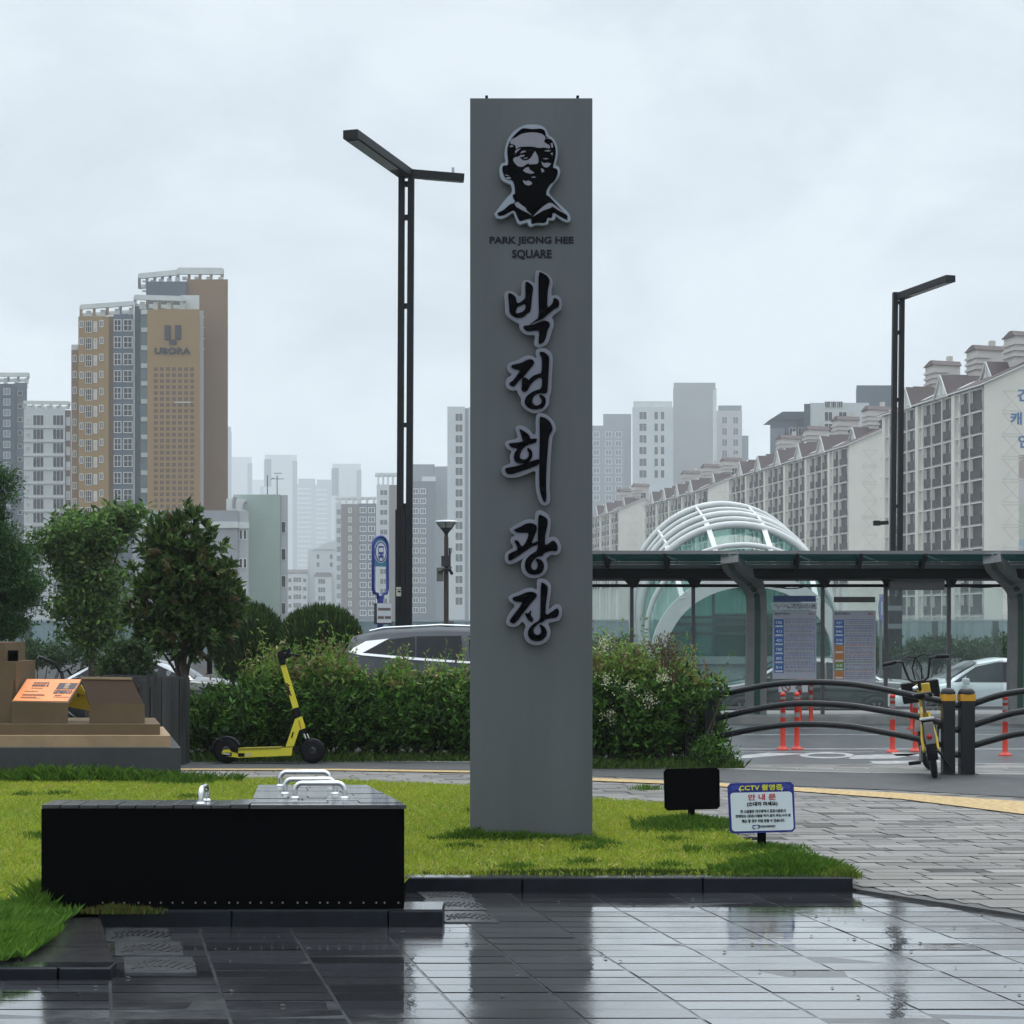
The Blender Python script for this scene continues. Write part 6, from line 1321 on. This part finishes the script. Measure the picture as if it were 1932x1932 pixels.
def pergola(t, mt, xa_, xb_, ya_, yb_, yroof, Y, dep, n, th):
    """roof-top pergola: slab on posts"""
    SK = (xa_-CX)/F
    b = MB(); A_, B_ = Vector((X_(xa_, Y), Y, Z_(ya_, Y)-th*.4)), Vector((X_(xb_, Y), Y, Z_(yb_, Y)-th*.4)); D_ = Vector((SK*dep, dep, 0))
    b.bar(A_, B_, .7, th*.75); b.bar(A_+D_, B_+D_, .6, th*.6)
    for k in range(n+1): b.bar(A_.lerp(B_, k/n), A_.lerp(B_, k/n)+D_, .5, th*.55)
    b.build('pergola_frame', mt, t)
    for k in range(n):
        f = (k+.35)/(n-.3); x = xa_+(xb_-xa_)*f
        for d in (.3, dep-.6): MB().box(X_(x, Y)+SK*d, X_(x, Y)+SK*d+.75, Y+d, Y+d+.5, Z_(yroof, Y), Z_(ya_+(yb_-ya_)*f, Y)-th).build('pergola_post', mt, t)
# --- gold apartment tower with emblem
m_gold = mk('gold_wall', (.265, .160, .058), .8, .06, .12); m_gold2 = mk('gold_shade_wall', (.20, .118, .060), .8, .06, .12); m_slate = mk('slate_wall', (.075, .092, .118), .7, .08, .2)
m_slate2 = mk('slate_dark', (.035, .05, .075), .7, .08, .2); m_tealg = mk('stair_glass', (.13, .17, .185), .3, .1, .3); m_pink = mk('pale_pink', (.42, .39, .40), .8, .05, .3); m_conw = mk('roof_white', (.52, .54, .53), .8, .08, .4)
m_brk = mk('brick_brown', (.13, .075, .062), .8, .08, .2)
YU = 300.; tu = bld('apartment_tower', 'tall gold and slate apartment tower with dark emblem on its blank front', YU, 290, [
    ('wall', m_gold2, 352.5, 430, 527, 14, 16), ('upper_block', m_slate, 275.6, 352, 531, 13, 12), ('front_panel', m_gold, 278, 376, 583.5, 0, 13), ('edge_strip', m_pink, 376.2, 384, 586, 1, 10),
    ('roof_box', m_conw, 341, 376, 557, 3, 9, 584), ('stair_strip', m_tealg, 263, 277.9, 583, 1.5, 10), ('slate_strip', m_slate2, 254.7, 262.9, 578, 1, 10), ('slate_wing', m_slate, 213.8, 251, 593, 0, 12), ('pipe_strip', m_conw, 251.2, 254.5, 570, .6, 8),
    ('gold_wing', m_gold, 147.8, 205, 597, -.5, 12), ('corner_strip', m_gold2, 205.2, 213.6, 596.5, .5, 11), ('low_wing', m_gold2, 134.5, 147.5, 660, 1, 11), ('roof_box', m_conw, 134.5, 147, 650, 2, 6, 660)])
pergola(tu, m_conw, 153, 253, 575, 568, 596, YU+1, 8, 4, 1.0); pergola(tu, m_conw, 255, 348, 556, 559, 583, YU+1.2, 8, 4, 1.1); pergola(tu, m_conw, 263, 336, 516, 509, 531, YU+14, 10, 5, 1.2); pergola(tu, m_conw, 336, 420, 505, 505.5, 527, YU+14.3, 12, 4, 1.5)
wn = win(.62, 1.15, .1, 1); wb = win(1.05, 1.95, .07, 2, 1); wv = win(.55, 1.7, .09, 0, pane=mk('vent_white', (.42, .40, .39), .7, .3, .7), name='vent_panel'); ws = win(1.25, 1.95, .10, 1, 1); wl = win(1.5, 1.95, .10, 1, 1)
for i in range(12):
    y = 606+32*i; Yg_ = YU-.5
    for pr, px, dy in ((wn, 154, 12.5), (wb, 167.5, 21.5), (wv, 180, 20), (wn, 191.5, 11)): put(pr, tu, (X_(px, Yg_), Yg_-.01, Z_(y+dy, Yg_)))
    for pr, px in ((ws, 222), (wl, 241.5)): put(pr, tu, (X_(px, YU), YU-.01, Z_(603+32*i+22, YU)))
    if i < 10: put(wn, tu, (X_(141, YU+1), YU+.99, Z_(672+30*i+11, YU+1)))
b = MB()
for i in range(13): b.box(X_(263.2, YU), X_(277.6, YU), YU+1.25, YU+1.49, Z_(590.5+33.8*i, YU), Z_(582+33.8*i, YU))
b.build('stair_bands', m_conw, tu)
m_lat = mk('lattice_recess', (.12, .072, .048), .8, .1, .3); b = MB()
for r_ in range(24):
    for c in range(7): x, z = X_(290.5+11.4*c, YU), Z_(693+11.25*r_, YU); b.box(x-.02, x+.62, YU-.015, YU, z-.62, z); b.box(x+.18, x+.40, YU-.05, YU-.016, z-.38, z-.16)
b.build('lattice_pattern', m_lat, tu)
m_log = mk('emblem_slate', (.006, .006, .014), .6, .1, .5); b = MB()
def pr_(x0, x1, y0, y1, d=.25): b.box(X_(x0, YU), X_(x1, YU), YU-d, YU, Z_(y1, YU), Z_(y0, YU))
pr_(311, 322, 614, 641); pr_(330.5, 341.5, 614, 641); pr_(320, 332.5, 641.2, 650); b.build('emblem', m_log, tu)
text('UBORA', 'lettering', m_log, tu, (X_(326, YU), YU-.13, Z_(662, YU)), X_(360, YU)-X_(292, YU), Z_(656, YU)-Z_(668, YU), .03, thick=.25)
MB().bar(P(330, 759, YU-.1), P(360, 759, YU-.1), .1, .15).build('white_rod', m_conw, tu)
b = MB()
for y in (598, 618, 639, 659): b.bar(P(384, y, YU+1), P(388, y, YU-.5), .06)
b.build('edge_bracket', m_conw, tu)
# --- left edge towers
YD = 400.; td = bld('apartment_tower', 'dark slate apartment tower at the left edge with white roof frame', YD, 20, [('wall', m_slate2, -40, 29, 724, 0, 14), ('side_wall', m_slate, 29.2, 51, 722, .6, 13)])
pergola(td, m_conw, -40, 54, 703, 703, 723, YD+1, 9, 5, 1.2)
rows(td, YD, win(1.5, 1.5, .08, 1, pane=m_tealg), (13,), 745, 20, 14); rows(td, YD+.6, win(1.0, 1.0, .06, 0), (38,), 746, 25, 11)
YW_ = 362.; tw_ = bld('apartment_tower', 'white apartment building with rooftop frame between dark and gold towers', YW_, 85, [('wall', mk('wall_white', (.46, .48, .49), .8, .06, .2), 45, 123, 771, 0, 14), ('brick_strip', m_brk, 123.2, 134, 774, .5, 13)])
pergola(tw_, m_conw, 46, 131, 756, 757, 771, YW_+1, 8, 5, .9)
rows(tw_, YW_, win(2.2, 2.15, .08, 2, 0), (72.5, 110), 803, 26.3, 14); rows(tw_, YW_, win(.9, 1.0, .06, 0, pane=MATS['vent_white']), (53,), 800, 26.3, 13); rows(tw_, YW_+.5, win(.75, 1.7, .08, 0, pane=MATS['vent_white'], name='vent_panel'), (128.5,), 803, 28, 12)
b = MB()
for i in range(15): b.box(X_(45, YW_), X_(122.8, YW_), YW_-.25, YW_-.002, Z_(807.5+26.3*i, YW_), Z_(805+26.3*i, YW_))
b.build('slab_bands', m_conw, tw_)
# --- low buildings in front of the gold tower
YL_ = 210.; tl = bld('low_building', 'low pale grey office building with paired windows right of the reddish tree', YL_, 420, [('wall', mk('wall_grey_pale', (.27, .28, .30), .8, .06, .3), 250, 449, 963, 0, 14), ('side_wall', mk('wall_pale', (.36, .37, .38), .8, .06, .3), 449.2, 469, 964, .3, 13), ('band', m_conw, 248, 449.1, 984, -.25, .25, 996), ('side_band', m_conw, 449.2, 470, 985, .05, .25, 997), ('roof_box', m_conw, 345, 362, 956, 4, 3, 963)])
for y in (1018, 1072, 1128): rows(tl, YL_+.3, win(.42, 1.15, .07, 0, name='window'), (454.5, 462.5), y, 50, 1)
MB().lathe([(.3, 0), (.5, .5), (.45, .9), (0, 1.1)], (X_(357, YL_+2), YL_+2, Z_(963, YL_+2)), 14).build('roof_vent', m_spk, tl)
YE = 230.; te = bld('low_building', 'pale green windowless building with roof antennas and side windows', YE, 500, [('wall', mk('wall_pale_green', (.30, .37, .33), .8, .08, .2), 440, 529, 933, 0, 14), ('side_wall', MATS['wall_pale'], 529.2, 543, 934, .3, 13), ('roof_hut', m_conw, 427, 463, 941, -3, 9)])
rows(te, YE+.3, win(.62, 1.5, .06, 0), (535,), 1006, 51, 4)
b = MB()
for y in np.arange(950, 1170, 17): b.box(X_(440.2, YE), X_(528.8, YE), YE-.012, YE-.001, Z_(y+.5, YE), Z_(y, YE))
b.build('wall_joints', mk('joint_green', (.34, .41, .37), .8, .1, .5), te)
b = MB()
for x, y in ((498.5, 893), (517, 893)): b.cyl((X_(x, YE), YE+3, Z_(934, YE)), (X_(x, YE), YE+3, Z_(y, YE)), .06, 6)
b.bar(P(511, 903.5, YE+3), P(536, 903.5, YE+3), .07); b.bar(P(517, 893, YE+3), P(532, 893, YE+3), .07); b.bar(P(517, 901, YE+3), P(511, 905, YE+3), .06); b.build('antenna', m_lp, te)
b = MB(); b.tube([P(441, 960, YE-5), P(441, 946, YE-5), P(443, 938, YE-5)], .25, 8); b.tube([P(460, 962, YE-4), P(460, 952, YE-4), P(464, 946, YE-4)], .2, 8); b.build('flue', m_spk, te)
# --- mid-distance towers left of the monolith
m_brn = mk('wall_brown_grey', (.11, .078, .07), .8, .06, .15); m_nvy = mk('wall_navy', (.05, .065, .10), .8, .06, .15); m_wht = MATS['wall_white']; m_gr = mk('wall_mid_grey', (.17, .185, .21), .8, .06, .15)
YM1 = 750.; t7 = bld('apartment_tower', 'brown and navy apartment tower with rooftop frame left of the bus stop sign', YM1, 672, [('wall', m_brn, 644, 676, 951, 0, 14), ('navy_wall', m_nvy, 676.2, 710, 950, .5, 14), ('white_wall', m_wht, 633, 643.8, 948, .6, 12)])
pergola(t7, m_conw, 634, 709, 938, 937, 951, YM1+1, 9, 6, 1.0)
rows(t7, YM1, win(.8, 1.4, .16, 1), (660.5,), 968, 17.6, 12, k=1.6); rows(t7, YM1+.5, win(1.7, 1.5, .16, 1), (685, 701), 968, 17.6, 12, k=1.6); rows(t7, YM1+.6, win(1.3, 1.7, .1, 0, pane=m_tealg), (639,), 972, 17.6, 12, k=1.6)
t8 = bld('apartment_tower', 'white and brown apartment tower partly behind the tall twin column lamp', 780, 727, [('wall', m_wht, 710.5, 734, 914, 0, 14), ('brown_wall', m_brn, 734.2, 752, 915, .4, 14)])
pergola(t8, m_conw, 709, 752, 892, 892, 914, 781, 9, 5, 1.5); rows(t8, 780, win(2.2, 1.6, .12, 1), (724,), 935, 18.6, 13, k=1.6)
t9 = bld('apartment_tower', 'navy apartment tower with white framed windows right of the tall lamp', 830, 800, [('wall', m_nvy, 772, 820, 908, 0, 15), ('back_wall', m_gr, 779, 820, 876, 14, 14), ('side_wall', m_gr, 820.2, 846, 880, 10, 14), ('roof_box', m_conw, 796, 822, 899, 2, 6, 908)])
rows(t9, 830, win(1.7, 1.6, .17, 1), (784, 798), 932, 18.7, 13, k=1.6)
t10 = bld('low_building', 'pale hazy building with frame top squeezed between navy and white towers', 850, 832, [('wall', m_pink, 822, 846, 948, 0, 12), ('frame', m_conw, 821, 846, 935, 1, 8, 941)])
rows(t10, 850, win(1.5, 1.6, .15, 1), (833, 841), 968, 19, 10, k=1.57)
t11 = bld('apartment_tower', 'slim white apartment tower with one dark window column touching the monolith', 640, 865, [('wall', m_wht, 844, 877, 767, 0, 14), ('grey_strip', m_gr, 877.2, 884, 770, .3, 13), ('far_wall', m_wht, 884.2, 900, 768, .2, 13)])
rows(t11, 640, win(1.9, 2.0, .10, 1, 0), (866,), 795, 20.4, 18, k=1.45)
t6 = bld('apartment_building', 'low white apartment building with dark red pitched roofs in haze', 860, 590, [('wall', m_wht, 540, 580, 1082, 0, 12), ('tall_wall', m_wht, 580.2, 634, 1036, 3, 12), ('front_wall', m_wht, 594, 626, 1088, -2, 5)])
Y6 = 860
b = MB(); b.prism([(X_(539, Y6), Y6-.3, Z_(1082, Y6)), (X_(581, Y6), Y6-.3, Z_(1082, Y6)), (X_(579, Y6), Y6+5, Z_(1075, Y6)), (X_(541, Y6), Y6+5, Z_(1075, Y6))], (0, 0, .3)); b.prism([(X_(593, Y6), Y6-2.3, Z_(1088, Y6)), (X_(627, Y6), Y6-2.3, Z_(1088, Y6)), (X_(624, Y6), Y6+2, Z_(1081, Y6)), (X_(596, Y6), Y6+2, Z_(1081, Y6))], (0, 0, .3)); b.build('roof', m_rroof, t6)
b = MB(); b.prism([(X_(590, Y6), Y6+2.5, Z_(1036, Y6)), (X_(634, Y6), Y6+2.5, Z_(1036, Y6)), (X_(634, Y6), Y6+2.5, Z_(1018, Y6)), (X_(612, Y6), Y6+2.5, Z_(1024, Y6))], (0, 10, 0)); b.build('gable', m_wht, t6)
rows(t6, Y6, win(2.6, 1.7, .1, 2), (561,), 1099, 16, 5, k=1.53); rows(t6, Y6, win(1.2, 1.4, .1, 0), (547, 575), 1099, 16, 5, k=1.53); rows(t6, Y6-2, win(2.4, 1.7, .1, 2), (607,), 1102, 16, 5, k=1.53); rows(t6, Y6+3, win(1.1, 1.6, .1, 0), (600, 625), 1055, 15, 2, k=1.53)
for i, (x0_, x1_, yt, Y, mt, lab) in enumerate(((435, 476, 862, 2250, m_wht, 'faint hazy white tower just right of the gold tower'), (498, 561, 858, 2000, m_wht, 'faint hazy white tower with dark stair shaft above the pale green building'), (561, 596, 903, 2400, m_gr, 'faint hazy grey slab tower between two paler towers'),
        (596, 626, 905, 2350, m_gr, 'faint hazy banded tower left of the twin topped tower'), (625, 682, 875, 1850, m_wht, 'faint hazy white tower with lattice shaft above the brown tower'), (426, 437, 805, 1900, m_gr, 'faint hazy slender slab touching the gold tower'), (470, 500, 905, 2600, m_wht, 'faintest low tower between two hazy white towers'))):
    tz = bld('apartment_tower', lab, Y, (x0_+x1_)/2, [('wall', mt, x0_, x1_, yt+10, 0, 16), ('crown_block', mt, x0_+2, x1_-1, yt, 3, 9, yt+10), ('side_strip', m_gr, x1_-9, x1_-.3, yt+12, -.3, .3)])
    if i in (1, 4): MB().box(X_(x0_+1, Y), X_(x0_+14, Y), Y-.4, Y-.05, Z_(yt+60, Y), Z_(yt+8, Y)).build('stair_shaft', m_nvy, tz)
    if i in (2, 3):
        b = MB()
        for y in range(yt+18, 1130, 9): b.box(X_(x0_, Y), X_(x1_-9.3, Y), Y-.25, Y-.01, Z_(y+2.5, Y), Z_(y, Y))
        b.build('slab_bands', m_wht, tz)
# --- towers behind the slab blocks, right of the monolith
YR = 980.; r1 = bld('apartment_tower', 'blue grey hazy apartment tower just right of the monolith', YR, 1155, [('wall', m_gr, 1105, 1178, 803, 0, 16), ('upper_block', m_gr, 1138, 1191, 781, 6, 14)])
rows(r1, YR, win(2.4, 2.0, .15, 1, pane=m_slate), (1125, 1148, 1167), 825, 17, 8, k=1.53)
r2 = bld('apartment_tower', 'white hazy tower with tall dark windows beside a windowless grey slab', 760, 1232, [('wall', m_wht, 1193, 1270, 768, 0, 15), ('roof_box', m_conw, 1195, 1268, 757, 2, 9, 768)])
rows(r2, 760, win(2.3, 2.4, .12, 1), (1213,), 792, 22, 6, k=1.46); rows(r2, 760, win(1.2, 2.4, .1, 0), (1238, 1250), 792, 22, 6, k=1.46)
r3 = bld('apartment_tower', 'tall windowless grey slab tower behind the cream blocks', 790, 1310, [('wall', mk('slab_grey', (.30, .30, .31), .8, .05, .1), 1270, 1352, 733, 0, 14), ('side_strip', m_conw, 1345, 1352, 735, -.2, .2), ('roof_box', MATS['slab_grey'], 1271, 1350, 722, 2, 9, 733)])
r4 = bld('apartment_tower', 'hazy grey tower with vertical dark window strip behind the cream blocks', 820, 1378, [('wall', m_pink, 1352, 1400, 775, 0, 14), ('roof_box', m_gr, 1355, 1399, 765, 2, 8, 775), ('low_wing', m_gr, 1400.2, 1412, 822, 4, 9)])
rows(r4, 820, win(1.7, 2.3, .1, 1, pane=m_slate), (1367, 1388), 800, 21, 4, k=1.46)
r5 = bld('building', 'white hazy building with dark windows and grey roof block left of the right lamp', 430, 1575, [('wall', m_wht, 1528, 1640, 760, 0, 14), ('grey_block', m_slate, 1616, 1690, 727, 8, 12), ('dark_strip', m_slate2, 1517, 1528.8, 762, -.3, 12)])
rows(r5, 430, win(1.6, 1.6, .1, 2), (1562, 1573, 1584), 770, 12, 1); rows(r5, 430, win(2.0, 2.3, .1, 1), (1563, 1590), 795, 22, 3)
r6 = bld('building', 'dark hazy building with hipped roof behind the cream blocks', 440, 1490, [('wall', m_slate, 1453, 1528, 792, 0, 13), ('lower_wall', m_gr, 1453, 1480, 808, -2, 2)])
b = MB(); Y = 440; b.prism([(X_(1452, Y), Y-.5, Z_(792, Y)), (X_(1529, Y), Y-.5, Z_(792, Y)), (X_(1526, Y), Y-.5, Z_(777, Y)), (X_(1476, Y), Y-.5, Z_(777, Y))], (0, 12, 0)); b.build('roof', m_slate2, r6)
rows(r6, 440, win(1.6, 1.7, .1, 1), (1495, 1512), 820, 21, 2)
# ------------------------------------------------------------------ haze
hz_ = bpy.data.materials.new('haze'); hz_.use_nodes = True; t = hz_.node_tree; t.nodes.clear()
pv = t.nodes.new('ShaderNodeVolumePrincipled'); pv.inputs['Color'].default_value = (.93, .965, 1, 1); pv.inputs['Density'].default_value = HAZE; pv.inputs['Anisotropy'].default_value = .25
om = t.nodes.new('ShaderNodeOutputMaterial'); t.links.new(pv.outputs[0], om.inputs['Volume'])
struct(MB().box(-1200, 1200, -60, 2750, -4.2, 270).build('haze', hz_), 'stuff')
